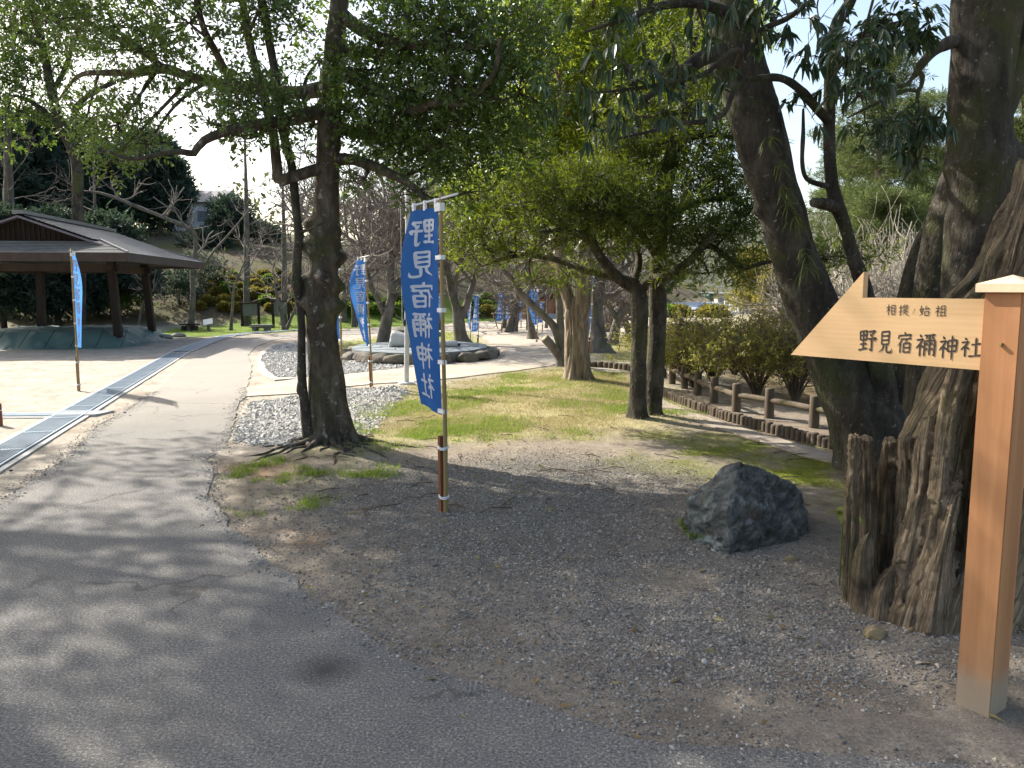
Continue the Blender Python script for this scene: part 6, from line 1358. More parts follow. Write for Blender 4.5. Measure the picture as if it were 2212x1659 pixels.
me.materials.clear(); me.materials.append(M_STUMP); me.name = 'stump'
hs = bpy.data.objects.new('hollow_stump', me); COL.objects.link(hs)
tag(hs, 'gnarled weathered tree stump with a dark hollow, behind the signpost', 'tree stump')

# ================================================================== rock and small stones
def rock():
    P_ = [A(1478, 1150, 4.95), A(1484, 1085, 5.0), A(1520, 1045, 5.1), A(1565, 1008, 5.15), A(1600, 1001, 5.05), A(1575, 1168, 4.62), A(1569, 1110, 4.66), A(1740, 1132, 5.0), A(1732, 1080, 5.05), A(1705, 1047, 5.1), A(1655, 1030, 5.05), A(1640, 1024, 5.25), A(1690, 1050, 5.5), A(1720, 1120, 5.5), A(1560, 1040, 5.55), A(1500, 1120, 5.5), A(1580, 1062, 4.78), A(1640, 1160, 4.7), A(1700, 1155, 4.8), A(1520, 1160, 4.78)]
    bm = bmesh.new()
    for p in P_: bm.verts.new(p)
    for p in P_[:]:
        if p.z < .12: bm.verts.new((p.x, p.y, -.1))
    r = bmesh.ops.convex_hull(bm, input=bm.verts[:]); bmesh.ops.delete(bm, geom=[g_ for g_ in r['geom_interior'] if isinstance(g_, bmesh.types.BMVert)], context='VERTS')
    bmesh.ops.triangulate(bm, faces=bm.faces[:])
    for q in range(5): bmesh.ops.subdivide_edges(bm, edges=[e for e in bm.edges if e.calc_length() > .022], cuts=1, use_grid_fill=True); bmesh.ops.triangulate(bm, faces=bm.faces[:])
    bm.normal_update(); bm.verts.index_update()
    V = np.array([v_.co[:] for v_ in bm.verts]); N_ = np.array([v_.normal[:] for v_ in bm.verts]); F = np.array([[v_.index for v_ in f.verts] for f in bm.faces]); bm.free()
    W = V * np.array((1, 1, 1.0)); W = W @ np.array(Matrix.Rotation(.5, 3, 'Y')).T
    V = V + N_ * (.020 * fbm(V, 5, 3, 3) + .016 * (1 - 2 * np.abs(fbm(W * np.array((6, 6, 18)), 1, 8, 3))) + .010 * fbm(V, 26, 5, 3))[:, None]
    mb = MB(); mb.add(V, F); return mb
M_ROCK = surf('blue grey rock', [(.3, (.045, .048, .045)), (.5, (.125, .132, .122)), (.68, (.26, .268, .24))], 11, rough=.8, bstr=1.0, bdist=.05, bscale=26, detail=10, extra=[((.13, .105, .075), 5, .55, .68), ((.19, .165, .09), 16, .62, .68), ((.29, .32, .30), 7, .58, .68)])
tag(obj('boulder', rock(), M_ROCK, None, False), 'angular blue grey boulder on the bare earth, mossy tufts at its left foot', 'boulder')
M_TAN = surf('tan stone', [(.3, (.17, .13, .07)), (.7, (.34, .27, .15))], 22, rough=.85, bstr=.6, bdist=.01, extra=[((.16, .14, .10), 9, .5, .65)])
M_PALESTONE = surf('pale stone', [(.3, (.45, .42, .38)), (.7, (.6, .57, .52))], 14, rough=.8, bstr=.3, bdist=.01)
p = G(1896, 1392); tag(blob((p.x, p.y + .03, .035), (.064, .05, .05), M_TAN, 'stone', 3, .3, rz=.4, facet=.9, smooth=False), 'rounded tan stone at the foot of the hollow stump', 'stone')
for u, v, s_, lab in ((2000, 1417, .026, 'small white stone on the gravel between stump and post'), (1521, 1432, .017, 'lone white pebble on the gravel in front of the boulder'), (1808, 1308, .02, 'small pale stone left of the stump foot'), (1706, 1212, .06, 'low half buried tan stone between boulder and stump'), (24, 1018, .02, 'black lump on the sand beside the drain')):
    p = G(u, v); tag(blob((p.x, p.y, s_ * (.45 if s_ < .05 else .05)), (s_, s_ * .85, s_ * .62), M_TAN if s_ > .05 else M_PALESTONE if u > 100 else M_DARKWOOD, 'stone', int(u), .3, sub=2, facet=.9), lab, 'stone')
for u, v, r, a, lab in ((1935, 1386, .035, .4, 'white shell fragment beside the tan stone'), (2046, 1405, .032, 1.9, 'white shell fragment nearest the signpost foot'), (2092, 1442, .02, .3, 'small white shell chip just left of the signpost')):
    p = G(u, v); tag(blob((p.x, p.y, .012), (r, r * .55, r * .22), M_PALESTONE, 'shell', int(u), .3, sub=2, rz=a), lab, 'shell')
# tufts and seedlings
def tuft(u, v, n, h, mat, label, name='grass_tuft', cat='grass tuft', w=.008, spread=.05, group=None):
    p = G(u, v); mb = MB()
    for q in range(n):
        a = rt.random() * 6.283; r = spread * math.sqrt(rt.random()); b_ = np.array((p.x + r * math.cos(a), p.y + r * math.sin(a), float(ground_z(p.x, p.y)) - .004)); d = np.array((math.cos(a), math.sin(a), 0)); s_ = np.array((-d[1], d[0], 0)) * w / 2
        hh = h * rt.uniform(.6, 1.1); m1 = b_ + d * hh * .35 + np.array((0, 0, hh * .75)); t_ = b_ + d * hh * .95 + np.array((0, 0, hh * .62))
        mb.add([b_ - s_, b_ + s_, m1 + s_, m1 - s_, t_], [[0, 1, 2, 3]]); mb.f.append(np.array([[3, 2, 4]]) + mb.n - 5)
    return tag(obj(name, mb, mat, None, False), label, cat, group)
tuft(1492, 1150, 90, .10, M_GRN, 'drooping bright green tuft at the left foot of the boulder, rear one', spread=.045)
tuft(1508, 1168, 70, .085, M_GRN, 'bright green tuft at the front left corner of the boulder', spread=.04)
M_SEED = leaf_mat('seedling leaf', [(.10, .17, .02), (.17, .24, .03), (.22, .26, .04)], (.35, .45, .06), .4, .5, .3)
def seedling(u, v, y, n, L, label):
    p = A(u, v, y); P0 = np.tile(np.array(p), (n, 1)) + rt.normal(size=(n, 3)) * .02; a = rt.random(n) * 6.283; D = unit(np.column_stack([np.cos(a), np.sin(a), rt.uniform(-.2, .6, n)]))
    V, T, Q = leaf_long(P0, D, L, L * .4, .4); mb = MB(); mb.add(V, T); mb.f.append(Q); g_ = G(u, v)
    mb.tube([(p.x, p.y, float(ground_z(p.x, p.y))), tuple(p)], .004, 5); return tag(obj('seedling', mb, M_SEED, None, False), label, 'plant')
seedling(1822, 1105, 4.05, 9, .085, 'bright yellow green sprig at the left edge of the stump')
seedling(1948, 1348, 3.5, 5, .03, 'tiny green seedling at the stump foot above the tan stone')
seedling(2008, 1352, 3.45, 6, .03, 'tiny yellow green seedling at the stump foot, right one')

# ================================================================== log fence and log edging
M_LOG = surf('weathered log', [(.3, (.06, .046, .032)), (.7, (.14, .108, .078))], 8, (1, 1, .3), rough=.9, bstr=.6, bdist=.01, world_pos=False, extra=[((.10, .10, .04), 4, .55, .7)])
M_LOGTOP = surf('pale log end', [(.3, (.22, .175, .125)), (.7, (.32, .26, .19))], 14, rough=.9, bstr=.4, bdist=.01, world_pos=False)
FP = [(1424, 806), (1433, 814), (1452, 827), (1478, 837), (1507, 852), (1542, 869), (1590, 887), (1661, 900), (1758, 921), (1880, 945)]
HT = [22, 26, 32, 34, 41, 45, 45, 48, 62, 70]
fpos = []
for q, (u, v) in enumerate(FP):
    p = G(u, v); p.z = hz(p.x, p.y); fpos.append(p)
fence = thing('log_fence', 'low weathered post and rail log fence along the bank, in front of the azalea bushes', 'fence', fpos[4])
me = None
def log_data(h, r, name):
    mb = MB(); mb.tube([(0, 0, -.1), (0, 0, h * .5), (0, 0, h - .012), (0, 0, h)], [r * 1.05, r, r * .98, r * .86], 14, cap1=True); m_ = mesh_from(name, *mb.arrays()); m_.materials.append(M_LOG); return m_
pd_ = log_data(.36, .058, 'fence_post')
for q, p in enumerate(fpos):
    o = obj('post', None, None, fence, data=pd_); o.location = p - fence.location
for a, b_ in zip(fpos[:-1], fpos[1:]):
    mb = MB(); zr = .205; k = spline([a + Vector((0, 0, zr)), (a + b_) / 2 + Vector((rt.normal(0, .01), rt.normal(0, .01), zr + rt.normal(0, .008))), b_ + Vector((0, 0, zr))], 8); mb.tube(k, .038 * np.ones(8), 10, cap0=True); obj('rail', mb, M_LOG, fence)
def edging(pts, label, r, h, count=None):
    root = thing('log_edging', label, 'edging', pts[0]); path = spline(pts, 400); s_ = np.concatenate([[0], np.cumsum(np.linalg.norm(np.diff(path, axis=0), axis=1))]); d_ = log_data(h, r, 'edging_log'); n = int(s_[-1] / (2 * r * .97))
    for q in range(n):
        c = [np.interp((q + .5) * s_[-1] / n, s_, path[:, k]) for k in range(3)]; o = obj('log', None, None, root, data=d_); o.location = Vector(c) - root.location + Vector((rt.normal(0, .004), rt.normal(0, .004), rt.normal(0, .006))); o.rotation_euler = (rt.normal(0, .02), rt.normal(0, .02), rt.random() * 6.28)
    return root
edging([G(u, v) for u, v in ((1421, 846), (1460, 866), (1525, 890), (1570, 906), (1650, 928), (1740, 952), (1840, 980))], 'row of short upright logs edging the earth below the log fence', .042, .10)
edging([G(u, v) for u, v in ((1262, 790), (1300, 792), (1330, 795), (1368, 800))], 'row of short dark upright logs across the lawn between shredding trunk and twin trunks', .07, .10)
sheet('kerb_strip', [Vector((p.x, p.y, 0)) for p in [G(u, v) for u, v in ((1416, 852), (1440, 868), (1480, 886), (1560, 912), (1650, 938), (1760, 968), (1830, 990), (1810, 1002), (1740, 985), (1640, 952), (1540, 922), (1470, 900), (1425, 880), (1405, 862))]], .006, surf('old concrete strip', [(.3, (.22, .18, .14)), (.7, (.36, .31, .25))], 7, rough=.95, bstr=.4, bdist=.01, bscale=60), .015)

# ================================================================== drain with steel gratings
M_STEEL = surf('galvanised grating', [(.3, (.21, .275, .34)), (.7, (.31, .38, .45))], 5, rough=.45, metal=.4, bstr=.1, bdist=.003, world_pos=False, spec=.5)  # blue of the reflected sky put into the steel's base colour
M_CONC = surf('pale concrete', [(.3, (.34, .335, .32)), (.7, (.46, .455, .435))], 5, rough=.9, bstr=.3, bdist=.005, bscale=60)
dl = [G(0, 966), G(151, 885), G(356, 768), G(425, 736)]; dr = [G(34, 985), G(188, 899), G(396, 768), G(458, 735)]
a0 = (dl[0] + dr[0]) / 2; a1 = (dl[2] + dr[2]) / 2; dirn = (a1 - a0).normalized(); a0 = a0 - dirn * 8.0
nrm_ = Vector((dirn.y, -dirn.x, 0)); dw = .36
drain = thing('drain', 'long steel grating drain in pale concrete kerbs, running beside the asphalt path', 'drain', a0, math.atan2(dirn.y, dirn.x))
gp_ = MB(); Lp = .995
for q in range(11): gp_.box((Lp / 2, -dw / 2 + .025 + q * (dw - .05) / 10, .006), (Lp - .03, .008, .028))
for q in range(25): gp_.box((.03 + q * (Lp - .06) / 24, 0, .003), (.010, dw - .05, .022))
for s_ in (-1, 1): gp_.box((Lp / 2, s_ * (dw / 2 - .012), .006), (Lp - .012, .014, .034))
for x_ in (.012, Lp - .012): gp_.box((x_, 0, .006), (.018, dw - .04, .034))
gm = mesh_from('grate', *gp_.arrays(), False); gm.materials.append(M_STEEL)
Ltot = (a1 - a0).length + 1.2; ng = int(Ltot / 1.0)
for q in range(ng): o = obj('grate', None, None, drain, data=gm); o.location = (q * 1.0, 0, 0)
bd = MB(); bd.box((Ltot / 2, 0, -.10), (Ltot, dw, .12)); objl('channel_bed', bd, plain('dark channel', (.03, .032, .035), .8), drain)
for s_ in (-1, 1):
    bd = MB(); bd.box((Ltot / 2, s_ * (dw / 2 + .032), -.032), (Ltot, .06, .075)); objl('kerb', bd, M_CONC, drain)
# it bends right with the path beyond
a2 = a0 + dirn * Ltot; pb = [a2 - dirn * .0, G(470, 731), G(520, 722), G(590, 716), G(660, 712)]
k = spline(pb, 60); t_ = unit(np.gradient(k, axis=0)); n_ = np.stack([t_[:, 1], -t_[:, 0], 0 * t_[:, 0]], 1)
bend = thing('drain', 'far end of the grating drain where it bends right past the green lawn', 'drain', a2)
for q in range(0, 57, 3):
    mb = MB(); c0, c1 = k[q], k[min(q + 3, 59)] - t_[q] * .02
    for s_ in np.linspace(-.15, .15, 7): mb.bar(c0 + n_[q] * s_ + np.array((0, 0, .008)), c1 + n_[min(q + 3, 59)] * s_ + np.array((0, 0, .008)), .03, .02)
    obj('grate', mb, M_STEEL, bend, False)
for s_ in (-.23, .23):
    mb = MB(); V = []
    for q in range(60): V += [k[q] + n_[q] * (s_ - .05) + np.array((0, 0, .010)), k[q] + n_[q] * (s_ + .05) + np.array((0, 0, .010))]
    i_ = np.arange(59) * 2; mb.add(V, np.stack([i_, i_ + 1, i_ + 3, i_ + 2], 1)); obj('kerb', mb, M_CONC, bend, False)
# side drain and its pale cover slab
c_ = G(160, 893); cov = thing('drain_cover', 'pale concrete cover slab across the drain at the side channel', 'cover', c_)
mb = MB(); pl = [G(105, 900), G(205, 898), G(248, 889), G(140, 889)]
mb.addl([(p.x, p.y, .016) for p in pl] + [(p.x, p.y, -.02) for p in pl], [[0, 1, 2, 3], [0, 4, 5, 1], [1, 5, 6, 2], [2, 6, 7, 3], [3, 7, 4, 0]]); obj('slab', mb, M_CONC, cov, False)
mb = MB(); pl2 = [G(138, 898), G(205, 896), G(212, 894.5), G(146, 896)]; mb.addl([(p.x, p.y, .034) for p in pl2], [[0, 1, 2, 3]])
mb2 = MB()
for f in (.12, .88):
    p, q_ = pl[0].lerp(pl[3], f), pl[1].lerp(pl[2], f); mb2.bar((p.x, p.y, .015), (q_.x, q_.y, .015), .03, .012)
obj('steel_edge', mb2, M_STEEL, cov, False)
sd = thing('side_drain', 'narrow steel grating running left from the drain cover to the picture edge', 'drain', G(60, 893))
lA, lB = G(118, 897), G(-120, 897.5); wA = Vector((0, .13, 0))
mb = MB()
for s_ in np.linspace(-.11, .11, 8): mb.bar((lA.x, lA.y + s_ + .05, -.008), (lB.x, lB.y + s_ + .05, -.008), .012, .03)
for q in range(60): x_ = lB.x + (lA.x - lB.x) * q / 59; mb.box((x_, lA.y + .05, .002), (.012, .22, .02))
tag(obj('grating', mb, M_STEEL, sd, False), kind='stuff')
for s_ in (-.17, .17):
    mb = MB(); mb.bar((lA.x, lA.y + .05 + s_, -.032), (lB.x, lB.y + .05 + s_, -.032), .08, .06); obj('kerb', mb, M_CONC, sd, False)

# ================================================================== stone bed with the granite sculpture, flagpole
ib = G(917, 763); IC = Vector((ib.x - .02, 18.75, 0)); IRX, IRY = 1.72, 2.05
M_BOULDER = surf('brown grey boulder', [(.28, (.075, .065, .052)), (.5, (.16, .14, .115)), (.75, (.26, .24, .20))], 6, rough=.9, bstr=.7, bdist=.03, bscale=18, extra=[((.13, .14, .07), 3, .55, .7)])
M_SLATE = surf('blue grey slate', [(.3, (.16, .19, .205)), (.7, (.27, .305, .32))], 5, rough=.6, bstr=.4, bdist=.01, bscale=20)
bed = thing('stone_bed', 'round raised bed of slate paving ringed by brown boulders, under the granite sculpture', 'stone bed', IC)
R = np.random.default_rng(12); nb_ = 21
for q in range(nb_):
    a = (q + .25 * R.normal()) / nb_ * 2 * math.pi; L = .30 * R.uniform(.8, 1.2)
    c = (IC.x + math.cos(a) * IRX, IC.y + math.sin(a) * IRY, .06)
    obj('boulder', blob(c, (L * 1.05, .20, .15 * R.uniform(.85, 1.1)), None, '', 30 + q, .22, rz=a + math.pi / 2, facet=.95, data_only=True), M_BOULDER, bed, True)
mb = MB(); n = 48
V = [(IC.x + (IRX - .12) * math.cos(a), IC.y + (IRY - .12) * math.sin(a), .20) for a in np.linspace(0, 2 * math.pi, n, endpoint=False)]
mb.addl(V + [(x, y, 0) for x, y, z in V], [list(range(n))] + [[i, n + i, n + (i + 1) % n, (i + 1) % n] for i in range(n)]); obj('bed_core', mb, plain('mortar', (.16, .16, .155), .95), bed, False)
# irregular flags: cells cut by half planes
pts_ = []
while len(pts_) < 46:
    x, y = R.uniform(-1, 1, 2)
    if x * x + y * y < .92 and all((x - a) ** 2 * IRX ** 2 + (y - b_) ** 2 * IRY ** 2 > .12 for a, b_ in pts_): pts_.append((x, y))
pw = [np.array((x * (IRX - .15), y * (IRY - .15))) for x, y in pts_]
for i, c in enumerate(pw):
    poly = [np.array(((IRX - .13) * math.cos(a), (IRY - .13) * math.sin(a))) for a in np.linspace(0, 6.2832, 30, endpoint=False)]
    for j, d in enumerate(pw):
        if i == j: continue
        nn = d - c; L = np.linalg.norm(nn); nn = nn / L; lim = (c + d) / 2 @ nn - .012; out = []
        for p_, q_ in zip(poly, poly[1:] + poly[:1]):
            dp, dq = p_ @ nn - lim, q_ @ nn - lim
            if dp <= 0: out.append(p_)
            if dp * dq < 0: out.append(p_ + (q_ - p_) * dp / (dp - dq))
        poly = out
        if len(poly) < 3: break
    if len(poly) >= 3:
        z = .215 + R.uniform(0, .012); mb = MB(); mb.prism([(IC.x + p_[0], IC.y + p_[1]) for p_ in poly], .16, z); obj('flagstone', mb, M_SLATE, bed, False)
# long low granite sculpture: high at the left, tapering to the right
M_GRANITE = surf('white granite', [(.35, (.40, .385, .36)), (.65, (.60, .585, .56))], 60, rough=.85, bstr=.5, bdist=.006, detail=3)
ys_c = 18.7; xl, xr = A(841, 740, ys_c).x, A(995, 740, ys_c).x; mb = MB()
prof = [(0, .30), (.03, .37), (.09, .375), (.18, .33), (.30, .25), (.42, .185), (.55, .155), (.70, .15), (.85, .15), (.95, .14), (1.0, .09)]
nT, nS = 60, 24; Vv = []
for q in range(nT):
    t_ = q / (nT - 1); h = np.interp(t_, [p_[0] for p_ in prof], [p_[1] for p_ in prof]) * 1.08; e_ = min(1, (t_ / .05) ** .5, ((1 - t_) / .06 + .02) ** .5); hw_ = .27 * (1 - .35 * t_) * e_
    x = xl + (xr - xl) * t_
    for a in np.linspace(0, 2 * math.pi, nS, endpoint=False):
        cs, sn = math.cos(a), math.sin(a); cs = math.copysign(abs(cs) ** .7, cs); sn = math.copysign(abs(sn) ** .7, sn)
        Vv.append((x - .03 * (sn < 0) * (t_ < .1), ys_c + cs * hw_ - .12 * math.sin(t_ * 3), .20 + h / 2 * e_ + sn * h / 2 * e_ + .0))
i_ = np.arange(nT - 1)[:, None] * nS; j_ = np.arange(nS)[None]; k_ = (j_ + 1) % nS
mb.add(Vv, np.stack([i_ + j_, i_ + k_, i_ + nS + k_, i_ + nS + j_], -1).reshape(-1, 4)); mb.f.append(np.array([[0, (q + 1) % nS, q] for q in range(1, nS - 1)])); 
sc_ = thing('granite_sculpture', 'long white granite sculpture, high at the left and tapering right, on the slate bed', 'sculpture', (xl, ys_c, .2))
obj('body', mb, M_GRANITE, sc_, True); obj('socket_shade', blob((xr - .035, ys_c - .12 * math.sin(2.9) - .10, .27), (.045, .05, .03), None, '', 4, .1, sub=2, data_only=True), M_DARKWOOD, sc_)  # dark lump standing in for the shade inside a hole
# two boulders on the lawn behind

for u, v, s_, lab in ((868, 722, .34, 'low dark boulder on the lawn behind the granite sculpture'), (936, 726, .22, 'small dark boulder behind the front banner')):
    p = G(u, v); tag(blob((p.x, p.y, .04), (s_ * 1.5, s_ * .8, s_ * .55), M_BOULDER, 'boulder', int(u), .25), lab, 'boulder')
# flagpole
pf = G(878, 828); fp = thing('flagpole', 'tall silver flagpole on a round base plate, left of the front banner', 'flagpole', pf)
M_SILVER = surf('silver painted pole', [(.35, (.46, .46, .46)), (.7, (.62, .62, .62))], 5, rough=.45, metal=.25, bstr=.05, extra=[((.20, .12, .07), 3.2, .64, .74)])
top = A(884, 60, pf.y); mb = MB(); mb.tube([pf, pf.lerp(top, .5), Vector((top.x, top.y, 7.5))], [.042, .038, .030], 18); obj('mast', mb, M_SILVER, fp)
mb = MB(); mb.tube([(pf.x, pf.y, -.02), (pf.x, pf.y, .012), (pf.x, pf.y, .022)], [.14, .14, .135], 24, cap1=True); obj('base_plate', mb, M_SILVER, fp, False)
mb = MB(); mb.tube([(pf.x - .055, pf.y - .01, .9), (pf.x - .05, pf.y, 3.5), (pf.x - .02, pf.y, 7.3)], .005, 5); obj('halyard', mb, M_SILVER, fp)
obj('cleat', blob((pf.x - .01, pf.y - .045, 1.02), (.025, .02, .06), None, '', 2, .1, sub=2, data_only=True), M_BROWN, fp)

# ================================================================== notices, plaque, bench, shrine
M_NOTICE = surf('weathered grey board', [(.3, (.12, .125, .12)), (.7, (.19, .19, .18))], 5, rough=.8, bstr=.2, bdist=.005)
for u0, u1, v0, v1, pz, lab in ((525, 556, 656, 682, 705, 'weathered grey notice board on two posts below the azalea domes, left one'), (592, 621, 651, 679, 706, 'weathered grey notice board on two posts behind the forked tree, right one')):
    y = 33.2; a, b_ = A(u0, v1, y), A(u1, v0, y); z0_ = hz((a.x + b_.x) / 2, y); root = thing('notice_board', lab, 'notice board', ((a.x + b_.x) / 2, y, z0_))
    obj('panel', box_mb((((a.x + b_.x) / 2, y, (a.z + b_.z) / 2), (b_.x - a.x, .06, b_.z - a.z))), M_NOTICE, root, False)
    obj('coping', box_mb((((a.x + b_.x) / 2, y, b_.z + .03), (b_.x - a.x + .2, .2, .05))), M_DARKWOOD, root, False)
    for x in (a.x - .04, b_.x + .04): obj('post', box_mb(((x, y, (z0_ + b_.z) / 2), (.09, .09, b_.z - z0_ + .06))), M_DARKWOOD, root, False)
p = G(449, 716); y = p.y; root = thing('plaque', 'small slanted white plaque on a dark post by the green lawn', 'plaque', p)
a = A(449, 695, y); mb = MB(); mb.box((a.x, y, a.z), (.34, .26, .02), Matrix.Rotation(.85, 4, 'X') @ Matrix.Rotation(.25, 4, 'Z')); obj('panel', mb, plain('white enamel', (.75, .75, .74), .25, 0, .04), root, False)
obj('post', box_mb(((a.x, y + .04, a.z / 2 - .02), (.10, .08, a.z - .04))), M_NOTICE, root, False)
def bench(u0, u1, v, ht, lab, m_):
    p, q_ = G(u0, v), G(u1, v); y = p.y; root = thing('bench', lab, 'bench', ((p.x + q_.x) / 2, y, 0)); w = q_.x - p.x
    for k in (-1, 0, 1): obj('slat', box_mb((((p.x + q_.x) / 2, y + k * .14, ht), (w, .125, .05))), m_, root, False)
    for f in (.22, .78): obj('leg', box_mb(((p.x + w * f, y, ht / 2 - .03), (.16, .34, ht - .06))), m_, root, False)
bench(542, 588, 714, .20, 'low grey bench on the green lawn under the slope', M_NOTICE); bench(392, 428, 713, .22, 'low dark bench at the foot of the bare maple', M_DARKWOOD)
tag(blob((G(567, 708).x, G(567, 708).y, .04), (.5, .25, .08), M_BOULDER, 'stone', 8, .15), 'flat stone on the lawn behind the low bench', 'stone')
# orange shrine hall
ysn = 43.0; x0, x1 = A(1137, 660, ysn).x, A(1200, 660, ysn).x; root = thing('shrine', 'small orange timber shrine hall with dark red roof at the end of the path', 'shrine', ((x0 + x1) / 2, ysn, 0))
M_ORANGE = surf('orange timber', [(.3, (.30, .12, .04)), (.7, (.44, .20, .075))], 4, rough=.7, bstr=.1); M_REDROOF = surf('dark red roof', [(.3, (.10, .03, .03)), (.7, (.16, .05, .05))], 4, rough=.6, bstr=.2)
xm, ww = (x0 + x1) / 2, x1 - x0
obj('base', box_mb(((xm, ysn + 1.2, .1), (ww + .7, 3.4, .25))), M_CONC, root, False)
obj('wall', box_mb(((xm, ysn + 2.1, 1.2), (ww, .12, 2.0)), ((x0 + .06, ysn + 1.05, 1.2), (.12, 2.0, 2.0)), ((x1 - .06, ysn + 1.05, 1.2), (.12, 2.0, 2.0))), M_ORANGE, root, False)
obj('counter', box_mb(((xm, ysn + .05, .60), (ww - .02, .12, .75))), M_ORANGE, root, False)
for f in (0, .33, .66, 1): obj('post', box_mb(((x0 + ww * f, ysn - .05, 1.25), (.12, .12, 2.1))), M_REDROOF, root, False)
mb = MB(); ov = .7; zr = 2.25
mb.addl([(x0 - ov, ysn - ov, zr), (x1 + ov, ysn - ov, zr), (x1 + ov, ysn + 2.9, zr), (x0 - ov, ysn + 2.9, zr), (x0 + .2, ysn + 1.1, zr + 1.0), (x1 - .2, ysn + 1.1, zr + 1.0)], [[0, 1, 5, 4], [2, 3, 4, 5], [1, 2, 5], [3, 0, 4], [0, 3, 2, 1]]); obj('roof', mb, M_REDROOF, root, False)
fr = thing('shrine_railing', 'low orange railing left of the shrine hall', 'railing', A(1115, 690, 41).xy.to_3d())
xa1, xb1 = A(1092, 690, 41).x, A(1136, 690, 41).x
for q in range(12): obj('baluster', box_mb(((xa1 + (xb1 - xa1) * q / 11, 41, .33), (.07, .07, .66))), M_ORANGE, fr, False)
obj('rail', box_mb((((xa1 + xb1) / 2, 41, .69), (xb1 - xa1, .08, .07))), M_ORANGE, fr, False)
ps = G(1306, 716); mon = tag(blob((ps.x, ps.y, .5), (.28, .22, .75), M_BOULDER, 'standing_stone', 5, .15), 'grey standing stone between the cherry trunks', 'standing stone')

# ================================================================== right bank: bushes, bare scrub, bridge, houses, pines, far hills
for q, (u, y, w, h, n, lab) in enumerate(((1478, 14.2, 1.1, 1.08, 60, 'twiggy azalea bush behind the far end of the log fence'), (1545, 13.2, 1.15, 1.12, 64, 'twiggy azalea bush behind the middle of the log fence'), (1640, 11.6, 1.1, 1.22, 60, 'tall twiggy azalea bush behind the nearer fence posts'), (1725, 11.2, .8, 1.2, 38, 'twiggy azalea bush against the leaning trunk'), (1590, 15.5, 1.2, .85, 40, 'azalea bush farther down the bank behind the others'), (1440, 16.5, .8, .8, 30, 'azalea bush right beside the twin trunks'), (1500, 12.8, .8, .9, 30, 'low twiggy azalea bush close behind the third fence post'), (1960, 12.0, 1.0, 1.5, 40, 'leafy bush seen in the gap behind the stump'), (1830, 11.5, .9, 1.3, 30, 'twiggy bush behind the leaning trunk'))):
    x = A(u, 700, y).x; shrub(Vector((x, y, hz(x, y) - .05)), w, h, n, 300 + q, lab, M_LEAF_BUSH, M_TWIG_BROWN, 'azalea bushes along the bank', L=.046, W=.021, stems=22, tl=.14, low=.45, per=7)
def bare_scrub(u, y, h, seed, label, reach=2.2, stems=4, mat=M_TWIG_WHITE):
    x = A(u, 650, y).x; z = hz(x, y); R = np.random.default_rng(seed); st = []
    for q in range(stems):
        dx, dy = R.normal(0, .5, 2); st.append(([Vector((x + dx * .1, y + dy * .1, z - .1)), Vector((x + dx * .5, y + dy * .5, z + h * .35)), Vector((x + dx * 1.2, y + dy, z + h * .75))], [.06, .045, .015]))
    bare_tree('bare_scrub_tree', label, 'pale bare scrub on the right bank', st, mat, seed, 2, reach, 8, .12, mat, start=.15)
for q, (u, y, h, lab) in enumerate(((1900, 18, 2.6, 'pale bare scrub tree between the stem and the thick right trunk'), (1975, 20, 3.0, 'pale bare scrub tree just left of the thick right trunk'), (2000, 15, 2.0, 'pale tangled scrub above the sign board'), (1905, 14, 1.6, 'pale tangled scrub right of the arrow point'), (1960, 12.5, 1.5, 'pale tangled scrub close above the board'))):
    bare_scrub(u, y, h, 320 + q, lab)
def pine(u, y, top, base_v, w, seed, label, mat=None, layers=9):
    x = A(u, 600, y).x; z0 = hz(x, y); H = A(u, top, y).z - z0; R = np.random.default_rng(seed); t = Tree('pine_tree', label, (x, y, z0), 'pines and broad trees beyond the moat')
    lean = R.normal(0, .5); t.trunk([(x, y, z0 - .2), (x + lean * .4, y, z0 + H * .35), (x + lean * .2, y, z0 + H * .7), (x + lean, y, z0 + H)], [.22, .18, .12, .03], M_BARK_SHRED, 10, 20)
    ww = S(w, y) / 2
    for q in range(layers):
        f = .28 + .7 * q / (layers - 1); a = R.random() * 6.283; r = ww * (1.15 - .75 * f)
        for j in range(3):
            b_ = a + j * 2.1 + R.normal(0, .3); c = Vector((x + math.cos(b_) * r * R.uniform(.4, 1), y + math.sin(b_) * r * R.uniform(.4, 1), z0 + H * f + R.normal(0, .15)))
            t.clump(c, (ww * .42, ww * .42, ww * .15), 90, 14, .24, .03, .4, up=.7, sub=3, thick=.02, twigs=False)
    return t.finish(M_BARK_SHRED, mat or M_LEAF_PINE)
for q, (u, y, top, w, lab) in enumerate(((1880, 34, 120, 230, 'tall layered pine between the thin stem and the thick right trunk'), (1960, 38, 230, 220, 'layered pine beyond the first, nearer the thick right trunk'), (1820, 40, 290, 200, 'lower pine seen behind the thin stem'), (2030, 42, 330, 190, 'pine half hidden by the thick right trunk'), (2200, 36, 200, 200, 'pine seen at the right edge past the thick trunk'), (1910, 30, 440, 210, 'low spreading pine above the pale scrub'))):
    pine(u, y, top, 600, w, 340 + q, lab)
M_LEAF_GOLD = leaf_mat('golden green leaf', [(.12, .12, .03), (.17, .155, .035), (.09, .105, .025), (.20, .17, .05)], (.45, .40, .08), .4, .6, .2)
